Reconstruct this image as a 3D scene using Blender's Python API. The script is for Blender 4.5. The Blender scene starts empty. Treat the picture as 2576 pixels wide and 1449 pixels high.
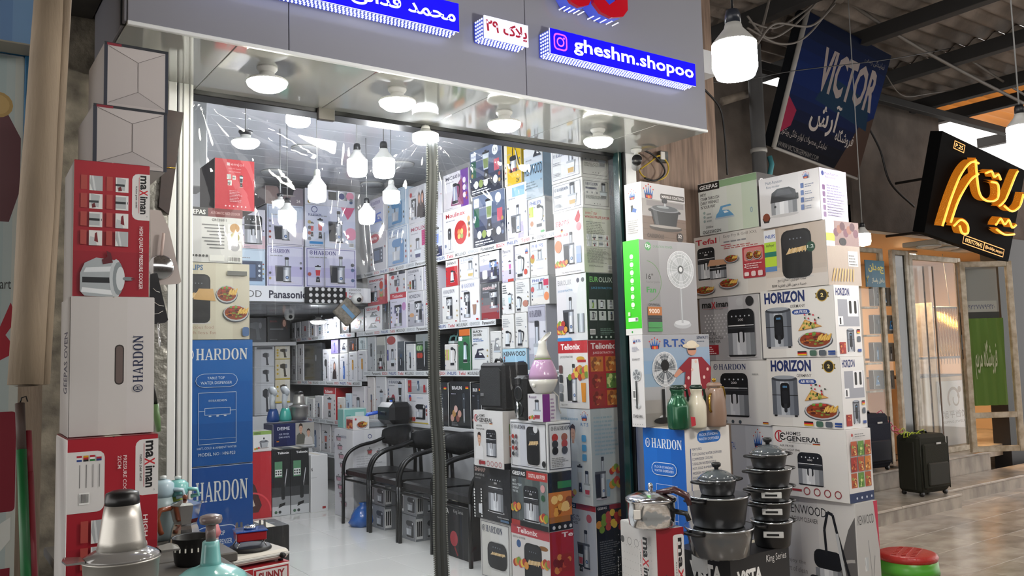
import bpy, math, random
from mathutils import Vector, Matrix
random.seed(7)
SC = bpy.context.scene
COL = SC.collection
PI = math.pi

# ------------------------------------------------------------------ camera
# X runs along the shop front (to the right), Y into the shop, Z up; street level z = 0
FPX, CX, CY = 2137.0, 1288.0, 724.5
EYE = Vector((0, 0, 1.5))
_y = Vector((-200 - CX, CY - 942, -FPX)).normalized()
_x = Vector((4370 - CX, CY - 818, -FPX)); _x = (_x - _y * _x.dot(_y)).normalized()
_z = _x.cross(_y)
WC = Matrix((_x, _y, _z)).transposed()          # world direction -> camera direction
cam_d = bpy.data.cameras.new('camera'); cam = bpy.data.objects.new('camera', cam_d); COL.objects.link(cam)
cam_d.sensor_width = 36; cam_d.lens = 36 * FPX / 2576; cam_d.clip_start = 0.02; cam_d.clip_end = 200
cam.matrix_world = Matrix.Translation(EYE) @ WC.transposed().to_4x4()
SC.camera = cam

# ------------------------------------------------------------------ world, exposure
SC.view_settings.view_transform = 'Standard'; SC.view_settings.look = 'None'
SC.view_settings.gamma = 1.0; SC.view_settings.use_curve_mapping = False
SC.view_settings.exposure = 0.12
SC.cycles.adaptive_threshold = 0.03; SC.cycles.use_light_tree = False; SC.cycles.max_bounces = 4; SC.cycles.diffuse_bounces = 2; SC.cycles.glossy_bounces = 3; SC.cycles.transparent_max_bounces = 14; SC.cycles.caustics_reflective = False; SC.cycles.caustics_refractive = False
W = bpy.data.worlds.new('world'); SC.world = W; W.use_nodes = True
_bg = W.node_tree.nodes['Background']
_bg.inputs[0].default_value = (1.0, 0.97, 0.94, 1); _bg.inputs[1].default_value = 2.2
BULB = 62.0
BULB_IN = 128.0
BULB_ST = 290.0

# ------------------------------------------------------------------ measuring helpers (pixel of the photo + a known plane -> place)
def ray(px, py): return WC.transposed() @ Vector((px - CX, CY - py, -FPX))
def at(px, py, X=None, Y=None, Z=None):
    d = ray(px, py)
    t = (X / d.x) if X is not None else (Y / d.y) if Y is not None else ((Z - EYE.z) / d.z)
    return EYE + d * t
def _cam(p): return WC @ (Vector(p) - EYE)
def z_at(p, py):                       # height on the vertical through p seen at row py
    a = _cam((p[0], p[1], 0)); b = WC @ Vector((0, 0, 1)); k = CY - py
    # FPX*(a.y+z b.y) = k*(-(a.z+z b.z))
    return -(FPX * a.y + k * a.z) / (FPX * b.y + k * b.z)
def span(p, d, px):                    # distance along d from p until column px
    a = _cam(p); b = WC @ Vector(d); k = px - CX
    return -(FPX * a.x + k * a.z) / (FPX * b.x + k * b.z)

# ------------------------------------------------------------------ colour, materials
def lin(c): return c / 12.92 if c <= 0.04045 else ((c + 0.055) / 1.055) ** 2.4
def hx(h, a=1.0):
    if not isinstance(h, str): return tuple(h) if len(h) == 4 else (*h, 1.0)
    h = h.lstrip('#')
    if len(h) == 3: h = ''.join(c * 2 for c in h)
    return tuple(lin(int(h[i:i + 2], 16) / 255) for i in (0, 2, 4)) + (a,)
MATS = {}
def mat(name, col='888', rough=0.5, metal=0.0, emit=None, es=0.0, coat=0.0, alpha=None, noise=0.0, nscale=8.0, bump=0.0, bscale=40.0, col2=None, spec=0.5, stretch=None, trans=0.0):
    if name in MATS: return MATS[name]
    m = bpy.data.materials.new(name); m.use_nodes = True; MATS[name] = m
    nt = m.node_tree; b = nt.nodes['Principled BSDF']
    b.inputs['Base Color'].default_value = hx(col); b.inputs['Roughness'].default_value = rough
    b.inputs['Metallic'].default_value = metal; b.inputs['Specular IOR Level'].default_value = spec
    if coat: b.inputs['Coat Weight'].default_value = coat; b.inputs['Coat Roughness'].default_value = 0.06
    if trans: b.inputs['Transmission Weight'].default_value = trans
    if emit: b.inputs['Emission Color'].default_value = hx(emit); b.inputs['Emission Strength'].default_value = es
    if noise or bump:
        tc = nt.nodes.new('ShaderNodeTexCoord'); mp = nt.nodes.new('ShaderNodeMapping'); nt.links.new(tc.outputs['Object'], mp.inputs[0])
        if stretch: mp.inputs['Scale'].default_value = stretch
    if noise:
        n = nt.nodes.new('ShaderNodeTexNoise'); n.inputs['Scale'].default_value = nscale; n.inputs['Detail'].default_value = 6
        nt.links.new(mp.outputs[0], n.inputs['Vector'])
        r = nt.nodes.new('ShaderNodeValToRGB'); c1 = hx(col); c2 = hx(col2) if col2 else tuple(x * (1 - noise) for x in c1[:3]) + (1,)
        r.color_ramp.elements[0].position = 0.35; r.color_ramp.elements[1].position = 0.65
        r.color_ramp.elements[0].color = c2; r.color_ramp.elements[1].color = c1
        nt.links.new(n.outputs['Fac'], r.inputs[0]); nt.links.new(r.outputs[0], b.inputs['Base Color'])
    if bump:
        n2 = nt.nodes.new('ShaderNodeTexNoise'); n2.inputs['Scale'].default_value = bscale; n2.inputs['Detail'].default_value = 4
        nt.links.new(mp.outputs[0], n2.inputs['Vector'])
        bp = nt.nodes.new('ShaderNodeBump'); bp.inputs['Strength'].default_value = bump; bp.inputs['Distance'].default_value = 0.01
        nt.links.new(n2.outputs['Fac'], bp.inputs['Height']); nt.links.new(bp.outputs[0], b.inputs['Normal'])
    return m
def inkmat(name, rough, coat=0.0, bump=0.0, bscale=30.0):   # printed board: the colour is the print carried by the mesh
    m = mat(name, 'fff', rough, coat=coat, bump=bump, bscale=bscale); nt = m.node_tree
    a = nt.nodes.new('ShaderNodeAttribute'); a.attribute_name = 'print'
    nt.links.new(a.outputs['Color'], nt.nodes['Principled BSDF'].inputs['Base Color'])
    return m
INK = inkmat('printed_carton', 0.42)
INKG = inkmat('printed_glossy_carton', 0.22, coat=0.3)
INKW = inkmat('printed_carton_in_film', 0.35, coat=0.3, bump=0.2, bscale=14.0)
INKM = inkmat('matte_banner_print', 0.8); INKM.node_tree.nodes['Principled BSDF'].inputs['Specular IOR Level'].default_value = 0.1
INKE = mat('lit_sign_face', 'fff', 0.3)
def _inke():
    nt = INKE.node_tree; b = nt.nodes['Principled BSDF']; a = nt.nodes.new('ShaderNodeAttribute'); a.attribute_name = 'print'
    INKE.cycles.emission_sampling = 'NONE'
    nt.links.new(a.outputs['Color'], b.inputs['Base Color']); nt.links.new(a.outputs['Color'], b.inputs['Emission Color']); b.inputs['Emission Strength'].default_value = 0.6
_inke()

# ------------------------------------------------------------------ mesh building
class MB:
    def __init__(s): s.v = []; s.f = []; s.c = []; s.sm = []; s.mi = []
    def add(s, vs, fs, col=None, smooth=False, mi=0):
        o = len(s.v); s.v += [tuple(v) for v in vs]
        for f in fs: s.f.append([i + o for i in f]); s.c.append(col); s.sm.append(smooth); s.mi.append(mi)
        return s
    def box(s, x0, x1, y0, y1, z0, z1, r=0.0, col=None, edge=None, mi=0):
        if r <= 0:
            vs = [(x, y, z) for x in (x0, x1) for y in (y0, y1) for z in (z0, z1)]
            return s.add(vs, [(0, 1, 3, 2), (4, 6, 7, 5), (0, 4, 5, 1), (2, 3, 7, 6), (0, 2, 6, 4), (1, 5, 7, 3)], col, mi=mi)
        r = min(r, (x1 - x0) / 2.01, (y1 - y0) / 2.01, (z1 - z0) / 2.01)
        X = (x0, x1); Y = (y0, y1); Z = (z0, z1); vs = []
        for i in (0, 1):
            for j in (0, 1):
                for k in (0, 1):
                    sx, sy, sz = (1, -1)[i] * r, (1, -1)[j] * r, (1, -1)[k] * r
                    vs += [(X[i], Y[j] + sy, Z[k] + sz), (X[i] + sx, Y[j], Z[k] + sz), (X[i] + sx, Y[j] + sy, Z[k])]
        I = lambda i, j, k, a: (i * 4 + j * 2 + k) * 3 + a
        F = [[I(0, 0, 0, 0), I(0, 0, 1, 0), I(0, 1, 1, 0), I(0, 1, 0, 0)], [I(1, 0, 0, 0), I(1, 1, 0, 0), I(1, 1, 1, 0), I(1, 0, 1, 0)],
             [I(0, 0, 0, 1), I(1, 0, 0, 1), I(1, 0, 1, 1), I(0, 0, 1, 1)], [I(0, 1, 0, 1), I(0, 1, 1, 1), I(1, 1, 1, 1), I(1, 1, 0, 1)],
             [I(0, 0, 0, 2), I(0, 1, 0, 2), I(1, 1, 0, 2), I(1, 0, 0, 2)], [I(0, 0, 1, 2), I(1, 0, 1, 2), I(1, 1, 1, 2), I(0, 1, 1, 2)]]
        s.add(vs, F, col, mi=mi)
        o = len(s.v) - 24; E = []
        for i in (0, 1):
            for j in (0, 1): E.append([I(i, j, 0, 0), I(i, j, 1, 0), I(i, j, 1, 1), I(i, j, 0, 1)])
            for k in (0, 1): E.append([I(i, 0, k, 0), I(i, 1, k, 0), I(i, 1, k, 2), I(i, 0, k, 2)])
        for j in (0, 1):
            for k in (0, 1): E.append([I(0, j, k, 1), I(1, j, k, 1), I(1, j, k, 2), I(0, j, k, 2)])
        for i in (0, 1):
            for j in (0, 1):
                for k in (0, 1): E.append([I(i, j, k, 0), I(i, j, k, 1), I(i, j, k, 2)])
        cx, cy, cz = (x0 + x1) / 2, (y0 + y1) / 2, (z0 + z1) / 2; cc = Vector((cx, cy, cz))
        for e in E:
            p = [Vector(vs[q]) for q in e]; n = (p[1] - p[0]).cross(p[2] - p[0])
            if n.dot(sum(p, Vector()) / len(p) - cc) < 0: e = e[::-1]
            s.f.append([q + o for q in e]); s.c.append(edge or col); s.sm.append(False); s.mi.append(mi)
        return s
    def lathe(s, prof, n=24, c=(0, 0, 0), col=None, smooth=True, sx=1.0, sy=1.0, mi=0, a0=0.0, a1=2 * PI):
        full = abs(a1 - a0 - 2 * PI) < 1e-6; m = n if full else n + 1; vs = []
        for r, z in prof:
            for i in range(m):
                a = a0 + (a1 - a0) * i / n; vs.append((c[0] + r * math.cos(a) * sx, c[1] + r * math.sin(a) * sy, c[2] + z))
        fs = []
        for k in range(len(prof) - 1):
            for i in range(n):
                j = (i + 1) % m; fs.append([k * m + i, k * m + j, (k + 1) * m + j, (k + 1) * m + i])
        if full:
            if prof[0][0] > 1e-5: fs.append([i for i in range(m)][::-1])
            if prof[-1][0] > 1e-5: fs.append([(len(prof) - 1) * m + i for i in range(m)])
        return s.add(vs, fs, col, smooth, mi)
    def tube(s, path, r, n=8, col=None, smooth=True, mi=0, flat=1.0):
        P = [Vector(p) for p in path]; R = r if isinstance(r, (list, tuple)) else [r] * len(P); vs = []; prev = None
        for i, p in enumerate(P):
            t = (P[min(i + 1, len(P) - 1)] - P[max(i - 1, 0)]).normalized()
            if prev is None:
                u = t.cross(Vector((0, 0, 1)))
                if u.length < 0.05: u = t.cross(Vector((0, 1, 0)))
            else: u = prev - t * prev.dot(t)
            u.normalize(); w = t.cross(u); prev = u
            for k in range(n):
                a = 2 * PI * k / n; vs.append(p + u * (R[i] * math.cos(a)) + w * (R[i] * flat * math.sin(a)))
        fs = [[i * n + k, i * n + (k + 1) % n, (i + 1) * n + (k + 1) % n, (i + 1) * n + k] for i in range(len(P) - 1) for k in range(n)]
        fs += [list(range(n))[::-1], [(len(P) - 1) * n + k for k in range(n)]]
        return s.add(vs, fs, col, smooth, mi)
    def prism(s, pts, y0, y1, axis='y', col=None, mi=0, smooth=False):   # 2-D outline (x,z) pushed along an axis
        n = len(pts)
        mk = {'y': lambda p, t: (p[0], t, p[1]), 'x': lambda p, t: (t, p[0], p[1]), 'z': lambda p, t: (p[0], p[1], t)}[axis]
        vs = [mk(p, y0) for p in pts] + [mk(p, y1) for p in pts]
        fs = [list(range(n)), list(range(n, 2 * n))[::-1]]
        s.add(vs, fs, col, False, mi); o = len(s.v) - 2 * n
        for i in range(n):
            j = (i + 1) % n; s.f.append([o + j, o + i, o + n + i, o + n + j]); s.c.append(col); s.sm.append(smooth); s.mi.append(mi)
        return s
    def xf(s, M, start=0):
        for i in range(start, len(s.v)): s.v[i] = tuple(M @ Vector(s.v[i]))
        return s
    def mesh(s, name, mats):
        me = bpy.data.meshes.new(name); me.from_pydata(s.v, [], s.f)
        if not isinstance(mats, (list, tuple)): mats = [mats]
        for m in mats: me.materials.append(m)
        me.polygons.foreach_set('use_smooth', s.sm); me.polygons.foreach_set('material_index', s.mi)
        if any(c is not None for c in s.c):
            at_ = me.color_attributes.new('print', 'FLOAT_COLOR', 'CORNER'); buf = []
            for f, c in zip(s.f, s.c): buf.extend(hx(c or 'fff') * len(f))
            at_.data.foreach_set('color', buf)
        me.update(); return me
    def build(s, name, mats, parent=None, loc=None, rz=0.0, smooth_angle=None):
        o = bpy.data.objects.new(name, s.mesh(name, mats)); COL.objects.link(o)
        if parent is not None: o.parent = parent
        if loc is not None: o.location = loc
        if rz: o.rotation_euler.z = rz
        return o
def tag(o, label, cat, group=None):
    o['label'] = label; o['category'] = cat
    if group: o['group'] = group
    return o
def empty(name, loc=(0, 0, 0), rz=0.0, label=None, cat=None, group=None):
    o = bpy.data.objects.new(name, None); COL.objects.link(o); o.location = loc; o.rotation_euler.z = rz; o.empty_display_size = 0.05
    if label: tag(o, label, cat, group)
    return o
def struct(o): o['kind'] = 'structure'; return o
def kids(o): return [c for c in bpy.data.objects if c.parent == o]
def copy_tree(o, parent=None):
    c = o.copy(); COL.objects.link(c); c.parent = parent
    for ch in kids(o): copy_tree(ch, c)
    return c

# ------------------------------------------------------------------ lettering (glyph outlines turned into flat polygons)
_TX = {}
_AR = {'ا': 'ﺍﺎ', 'آ': 'ﺁﺂ', 'ب': 'ﺏﺐﺑﺒ', 'پ': 'ﭖﭗﭘﭙ', 'ت': 'ﺕﺖﺗﺘ', 'ج': 'ﺝﺞﺟﺠ', 'ح': 'ﺡﺢﺣﺤ', 'خ': 'ﺥﺦﺧﺨ', 'د': 'ﺩﺪ', 'ر': 'ﺭﺮ', 'ش': 'ﺵﺶﺷﺸ', 'س': 'ﺱﺲﺳﺴ',
       'ص': 'ﺹﺺﺻﺼ', 'ف': 'ﻑﻒﻓﻔ', 'گ': 'ﮒﮓﮔﮕ', 'ک': 'ﮎﮏﮐﮑ', 'ل': 'ﻝﻞﻟﻠ', 'م': 'ﻡﻢﻣﻤ', 'ن': 'ﻥﻦﻧﻨ', 'و': 'ﻭﻮ', 'ه': 'ﻩﻪﻫﻬ', 'ی': 'ﯼﯽﯾﯿ', 'ئ': 'ﺉﺊﺋﺌ', 'ع': 'ﻉﻊﻋﻌ', 'ز': 'ﺯﺰ', 'ة': 'ﺓﺔ', 'غ': 'ﻍﻎﻏﻐ', 'ق': 'ﻕﻖﻗﻘ', 'أ': 'ﺃﺄ', 'ض': 'ﺽﺾﺿﻀ', 'ظ': 'ﻅﻆﻇﻈ', 'ط': 'ﻁﻂﻃﻄ', 'ذ': 'ﺫﺬ'}
def arabic(t):                         # joined letter forms in drawing order, right to left
    out = []
    for word in t.split(' '):
        w = []
        for i, ch in enumerate(word):
            f = _AR.get(ch)
            if not f: w.append(ch); continue
            pj = i > 0 and len(_AR.get(word[i - 1], '')) == 4
            nj = len(f) == 4 and i + 1 < len(word) and word[i + 1] in _AR
            w.append(f[3] if pj and nj else f[1] if pj else f[2] if nj else f[0])
        s = ''.join(w).replace('ﻟﺎ', 'ﻻ').replace('ﻠﺎ', 'ﻼ')
        out.append(s if word.isdigit() else s[::-1])
    return ' '.join(out[::-1])
def glyphs(s, bold=0.0):
    k = (s, bold)
    if k in _TX: return _TX[k]
    c = bpy.data.curves.new('t', 'FONT'); c.body = s; c.size = 1; c.resolution_u = 2; c.offset = bold; c.fill_mode = 'FRONT'
    o = bpy.data.objects.new('t', c); COL.objects.link(o)
    me = o.evaluated_get(bpy.context.evaluated_depsgraph_get()).to_mesh()
    vs = [(v.co.x, v.co.y) for v in me.vertices]; fs = [list(p.vertices) for p in me.polygons]
    if not vs: vs = [(0, 0), (1, 0), (1, 1)]; fs = []
    x0 = min(v[0] for v in vs); x1 = max(v[0] for v in vs); y0 = min(v[1] for v in vs); y1 = max(v[1] for v in vs)
    vs = [((x - x0) / (x1 - x0 or 1), (y - y0) / (y1 - y0 or 1)) for x, y in vs]
    bpy.data.objects.remove(o); bpy.data.curves.remove(c)
    _TX[k] = (vs, fs); return _TX[k]

class Art:                             # a flat print: coloured polygons in 0..1 x 0..1 of one face, painted in layers
    def __init__(s, w, h): s.w = w; s.h = h; s.items = []; s.box = (0, 0, 1, 1); s.root = s
    def sub(s, x0, y0, x1, y1):
        n = Art(s.w * (x1 - x0), s.h * (y1 - y0)); n.root = s.root; a = s.box
        n.box = (a[0] + (a[2] - a[0]) * x0, a[1] + (a[3] - a[1]) * y0, a[0] + (a[2] - a[0]) * x1, a[1] + (a[3] - a[1]) * y1); return n
    def put(s, vs, fs, c):
        a = s.box
        s.root.items.append(([(a[0] + (a[2] - a[0]) * x, a[1] + (a[3] - a[1]) * y) for x, y in vs], fs, c))
    def poly(s, pts, c): s.put(pts, [list(range(len(pts)))], c)
    def rect(s, x0, y0, x1, y1, c): s.poly([(x0, y0), (x1, y0), (x1, y1), (x0, y1)], c)
    def rrect(s, x0, y0, x1, y1, c, r=0.2):
        k = s.w / s.h; rx = r * (x1 - x0); ry = min(rx * k, (y1 - y0) * 0.5); pts = []
        for cx, cy, a in ((x1 - rx, y1 - ry, 0), (x0 + rx, y1 - ry, 90), (x0 + rx, y0 + ry, 180), (x1 - rx, y0 + ry, 270)):
            for q in (0, 30, 60, 90): t = math.radians(a + q); pts.append((cx + rx * math.cos(t), cy + ry * math.sin(t)))
        s.poly(pts, c)
    def ell(s, cx, cy, rx, c, ry=None, n=16):
        ry = rx * s.w / s.h if ry is None else ry
        s.poly([(cx + rx * math.cos(2 * PI * i / n), cy + ry * math.sin(2 * PI * i / n)) for i in range(n)], c)
    def ring(s, cx, cy, rx, t, c, n=24, ry=None, a0=0, a1=360):
        ry = rx * s.w / s.h if ry is None else ry; k = 1 - t; A = [math.radians(a0 + (a1 - a0) * i / n) for i in range(n + 1)]
        vs = [(cx + rx * math.cos(a), cy + ry * math.sin(a)) for a in A] + [(cx + rx * k * math.cos(a), cy + ry * k * math.sin(a)) for a in A]
        s.put(vs, [[i, i + 1, n + 2 + i, n + 1 + i] for i in range(n)], c)
    def line(s, pts, w, c):             # w in fraction of width
        k = s.w / s.h
        for (x0, y0), (x1, y1) in zip(pts, pts[1:]):
            dx, dy = (x1 - x0), (y1 - y0) / k; L = math.hypot(dx, dy) or 1; nx, ny = -dy / L * w / 2, dx / L * w / 2 * k
            s.poly([(x0 + nx, y0 + ny), (x0 - nx, y0 - ny), (x1 - nx, y1 - ny), (x1 + nx, y1 + ny)], c)
    def frame(s, x0, y0, x1, y1, t, c):
        k = t * s.w / s.h
        s.rect(x0, y0, x1, y0 + k, c); s.rect(x0, y1 - k, x1, y1, c); s.rect(x0, y0, x0 + t, y1, c); s.rect(x1 - t, y0, x1, y1, c)
    def grad(s, x0, y0, x1, y1, cols, vert=False):
        n = len(cols)
        for i, c in enumerate(cols):
            a, b = i / n, (i + 1) / n
            if vert: s.rect(x0, y0 + (y1 - y0) * a, x1, y0 + (y1 - y0) * b, c)
            else: s.rect(x0 + (x1 - x0) * a, y0, x0 + (x1 - x0) * b, y1, c)
    def txt(s, t, x0, y0, x1, y1, c, bold=0.0, rot=0):
        vs, fs = glyphs(t, bold)
        if rot == 90: vs = [(1 - y, x) for x, y in vs]       # reads upwards
        elif rot == -90: vs = [(y, 1 - x) for x, y in vs]    # reads downwards
        s.put([(x0 + (x1 - x0) * x, y0 + (y1 - y0) * y) for x, y in vs], fs, c)
    def lines(s, x0, y0, x1, y1, n, c, seed=1, fill=0.45):
        r = random.Random(seed); st = (y1 - y0) / n
        for i in range(n):
            x = x0; e = x0 + (x1 - x0) * r.uniform(0.6, 1.0); y = y1 - (i + 1) * st
            while x < e - 0.01:
                l = (x1 - x0) * r.uniform(0.06, 0.2); s.rect(x, y, min(x + l, e), y + st * fill, c); x += l + (x1 - x0) * 0.025
    def emit(s, mb, o, du, dv, n, off=0.0006, step=0.00009):
        o, du, dv, n = Vector(o), Vector(du), Vector(dv), Vector(n)
        flip = du.cross(dv).dot(n) < 0
        for i, (vs, fs, c) in enumerate(s.items):
            k = off + step * i
            V = [o + du * min(max(x, 0), 1) + dv * min(max(y, 0), 1) + n * k for x, y in vs]
            F = []
            for f in fs:
                a = 0
                for p in range(len(f)):
                    q = vs[f[p]]; q2 = vs[f[(p + 1) % len(f)]]; a += q[0] * q2[1] - q2[0] * q[1]
                F.append(f if (a > 0) != flip else f[::-1])
            mb.add(V, F, c)

# HARDON-like slab serif capitals drawn by hand: polygons in a 0..1 cell
_SER = {
 'H': [[(.02, 0), (.4, 0), (.4, .06), (.32, .06), (.32, .94), (.4, .94), (.4, 1), (.02, 1), (.02, .94), (.1, .94), (.1, .06), (.02, .06)], [(.6, 0), (.98, 0), (.98, .06), (.9, .06), (.9, .94), (.98, .94), (.98, 1), (.6, 1), (.6, .94), (.68, .94), (.68, .06), (.6, .06)], [(.32, .47), (.68, .47), (.68, .55), (.32, .55)]],
 'A': [[(0, 0), (.3, 0), (.3, .06), (.2, .06), (.5, .8), (.72, .06), (.62, .06), (.62, 0), (1, 0), (1, .06), (.94, .06), (.6, 1), (.46, 1), (.1, .06), (0, .06)], [(.26, .26), (.7, .26), (.7, .34), (.26, .34)]],
 'R': [[(.02, 0), (.4, 0), (.4, .06), (.32, .06), (.32, .94), (.02, .94), (.02, 1), (.02, .94), (.1, .94), (.1, .06), (.02, .06)], [(.02, .94), (.6, .94), (.6, 1), (.02, 1)], [(.32, .46), (.6, .46), (.6, .52), (.32, .52)], [(.6, .46), (.78, .5), (.88, .62), (.9, .74), (.86, .88), (.76, .97), (.6, 1), (.6, .94), (.66, .88), (.68, .74), (.66, .58), (.6, .52)], [(.42, .46), (.6, .48), (.88, .06), (1, .06), (1, 0), (.72, 0)]],
 'D': [[(.02, 0), (.32, 0), (.32, 1), (.02, 1), (.02, .94), (.1, .94), (.1, .06), (.02, .06)], [(.32, .94), (.5, .94), (.66, .86), (.75, .68), (.76, .5), (.97, .5), (.94, .74), (.82, .92), (.6, 1), (.32, 1)], [(.32, 0), (.6, 0), (.82, .08), (.94, .26), (.97, .5), (.76, .5), (.75, .32), (.66, .14), (.5, .06), (.32, .06)]],
 'O': [[(.5, 1.02), (.28, .97), (.1, .8), (.03, .5), (.27, .5), (.3, .76), (.4, .92), (.5, .95), (.6, .92), (.7, .76), (.73, .5), (.97, .5), (.9, .8), (.72, .97)], [(.5, -.02), (.72, .03), (.9, .2), (.97, .5), (.73, .5), (.7, .24), (.6, .08), (.5, .05), (.4, .08), (.3, .24), (.27, .5), (.03, .5), (.1, .2), (.28, .03)]],
 'N': [[(0, 0), (.3, 0), (.3, .06), (.2, .06), (.2, .8), (.76, 0), (.88, 0), (.88, .94), (.98, .94), (.98, 1), (.68, 1), (.68, .94), (.78, .94), (.78, .36), (.32, 1), (0, 1), (0, .94), (.1, .94), (.1, .06), (0, .06)]],
}
def hardon(a, x0, y0, x1, y1, c, rot=0, emblem=True):
    def tr(x, y): return (x, y) if rot == 0 else (1 - y, x) if rot == 90 else (y, 1 - x)
    put = lambda pts: a.poly([(x0 + (x1 - x0) * p[0], y0 + (y1 - y0) * p[1]) for p in (tr(*q) for q in pts)], c)
    L0 = 0.17 if emblem else 0.0; cw = (1 - L0) / 6
    for i, ch in enumerate('HARDON'):
        for pts in _SER[ch]:
            # split the outline in convex-ish fans by letting the renderer triangulate the n-gon
            put([(L0 + (i + px * .93) * cw, py) for px, py in pts])
    if emblem:
        n = 20
        for i in range(n):
            t0, t1 = 2 * PI * i / n, 2 * PI * (i + 1) / n
            put([(.07 + .065 * math.cos(t), .5 + .5 * math.sin(t)) for t in (t0, t1)] + [(.07 + .053 * math.cos(t), .5 + .4 * math.sin(t)) for t in (t1, t0)])
        put([(.043, .25), (.055, .25), (.055, .75), (.043, .75)]); put([(.085, .25), (.097, .25), (.097, .75), (.085, .75)]); put([(.055, .45), (.085, .52), (.085, .62), (.055, .55)])
# ------------------------------------------------------------------ product pictures printed on the cartons
SIL = ['8d9096', 'c9ccd2', 'eef0f4', 'd8dadf', 'a5a8ae', '7d8086']
SIL2 = ['6c7078', 'aab0ba', 'd5dae2', 'b7bdc7', '80858e']
DRK = ['17181b', '2b2d31', '3a3d42', '26282c', '141518']
def i_fryer(a, c=None):
    a.ell(.5, .03, .46, 'd0cfd0', ry=.03)
    a.rrect(.1, .02, .9, .1, '1b1c1f', .06); a.grad(.1, .06, .9, .64, SIL); a.rrect(.1, .5, .9, .98, '202226', .18); a.rect(.1, .5, .9, .62, '2b2d31')
    a.grad(.12, .64, .88, .66, ['e9ebee', 'fff', 'b9bbc0']); a.rect(.12, .6, .88, .61, '55585e')
    for i in range(5): a.ell(.24 + .13 * i, .84, .02, 'dfe4ea')
    a.txt('200', .42, .74, .58, .79, 'fff'); a.rrect(.4, .3, .6, .56, '222428', .3); a.rrect(.45, .14, .55, .52, 'd9dbe0', .3)
def i_fryer_tall(a, c=None):
    a.ell(.5, .02, .44, 'c9c9cc', ry=.03); a.rrect(.12, .0, .22, .06, '222', .2); a.rrect(.78, .0, .88, .06, '222', .2)
    a.grad(.08, .04, .92, .9, ['5d626c', '8f959f', 'c3c8d0', 'a2a8b2', '767c87', '5a5f69']); a.ell(.5, .9, .42, '3b3f47', ry=.07); a.ell(.5, .93, .36, '9aa0aa', ry=.045)
    a.rect(.08, .5, .92, .515, '1b1d21'); a.rrect(.36, .2, .66, .8, '101216', .3); a.txt('888', .44, .68, .58, .73, '6fb0e8'); a.rrect(.46, .1, .56, .42, '2a2d33', .4)
    a.rrect(.4, .3, .62, .62, '1d2026', .3)
def i_fryer_dark(a, c=None):
    a.ell(.5, .03, .45, 'c7c4c2', ry=.03); a.rrect(.08, .02, .92, .98, '1c1d20', .22); a.rrect(.12, .55, .88, .95, '2a2b2f', .25)
    a.rrect(.14, .05, .86, .5, '131416', .12); a.poly([(.2, .5), (.86, .56), (.84, .64), (.3, .6)], 'd8b98a')
    for i in range(7): a.line([(.26 + .08 * i, .52), (.32 + .08 * i, .62)], .03, ['e2c898', 'c9a56c'][i % 2])
    a.rrect(.44, .02, .56, .34, '0d0e10', .3)
    for i in range(4): a.ell(.34 + .1 * i, .8, .018, '7d858e')
def i_juicer(a, c=None):
    a.ell(.45, .02, .4, 'cfcbd2', ry=.025); a.poly([(.06, .05), (.36, .05), (.36, .6), (.02, .62)], '2b2c31'); a.grad(.36, .04, .68, .5, SIL); a.grad(.36, .5, .68, .66, SIL2)
    a.rect(.02, .6, .7, .66, '55585f'); a.grad(.44, .66, .58, .98, SIL2); a.rrect(.42, .9, .6, 1, '2a2b2f', .2); a.ell(.52, .2, .07, '2b3d66'); a.ell(.52, .2, .045, '9fb7de')
    a.rect(.36, .02, .7, .06, '1e1f22')
    if c: a.poly([(.74, .05), (.92, .05), (.96, .45), (.72, .45)], c); a.ring(.95, .28, .07, .4, '777b82')
def i_blender(a, c='c23b45'):
    a.ell(.5, .02, .34, 'd2cfd4', ry=.02); a.poly([(.3, .03), (.7, .03), (.64, .34), (.36, .34)], '2d2f34'); a.poly([(.3, .36), (.7, .36), (.78, .88), (.22, .88)], 'c9d2dc'); a.poly([(.32, .4), (.68, .4), (.73, .72), (.27, .72)], c)
    a.rrect(.2, .88, .8, .95, '2a2b30', .1); a.rrect(.4, .95, .6, 1, '3a3b40', .2); a.ell(.5, .17, .07, '9aa0a8')
def i_kettle(a, c=None):
    a.ell(.45, .03, .35, 'c5c2c6', ry=.03); b = c or 'c5ccd3'
    a.poly([(.16, .05), (.7, .05), (.62, .82), (.24, .82)], b); a.poly([(.3, .1), (.4, .1), (.4, .8), (.34, .8)], 'f4f7fa'); a.rect(.15, .03, .71, .16, '2a2c31'); a.rrect(.22, .8, .64, .95, '303238', .25)
    a.poly([(.62, .9), (.9, .84), (.95, .7), (.84, .3), (.72, .24), (.72, .3), (.8, .36), (.86, .68), (.82, .76), (.62, .82)], '26282c')
def i_coffee(a, c=None):
    a.ell(.5, .02, .42, 'c4c0c2', ry=.02); a.grad(.12, .62, .88, .96, c and [c, 'd8dade', c] or SIL); a.rrect(.12, .9, .88, 1, '222428', .1); a.rect(.6, .1, .88, .62, '2b2e35'); a.grad(.1, .02, .9, .14, SIL2)
    a.ell(.36, .8, .12, '2e3138'); a.ell(.36, .8, .08, 'dfe3e8'); a.rrect(.3, .48, .5, .62, '3a3d44', .2); a.rrect(.28, .14, .46, .36, 'f2f0ee', .2); a.ell(.37, .36, .09, '6b4026', ry=.02)
    a.ell(.7, .8, .05, 'c9ced6')
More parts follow.
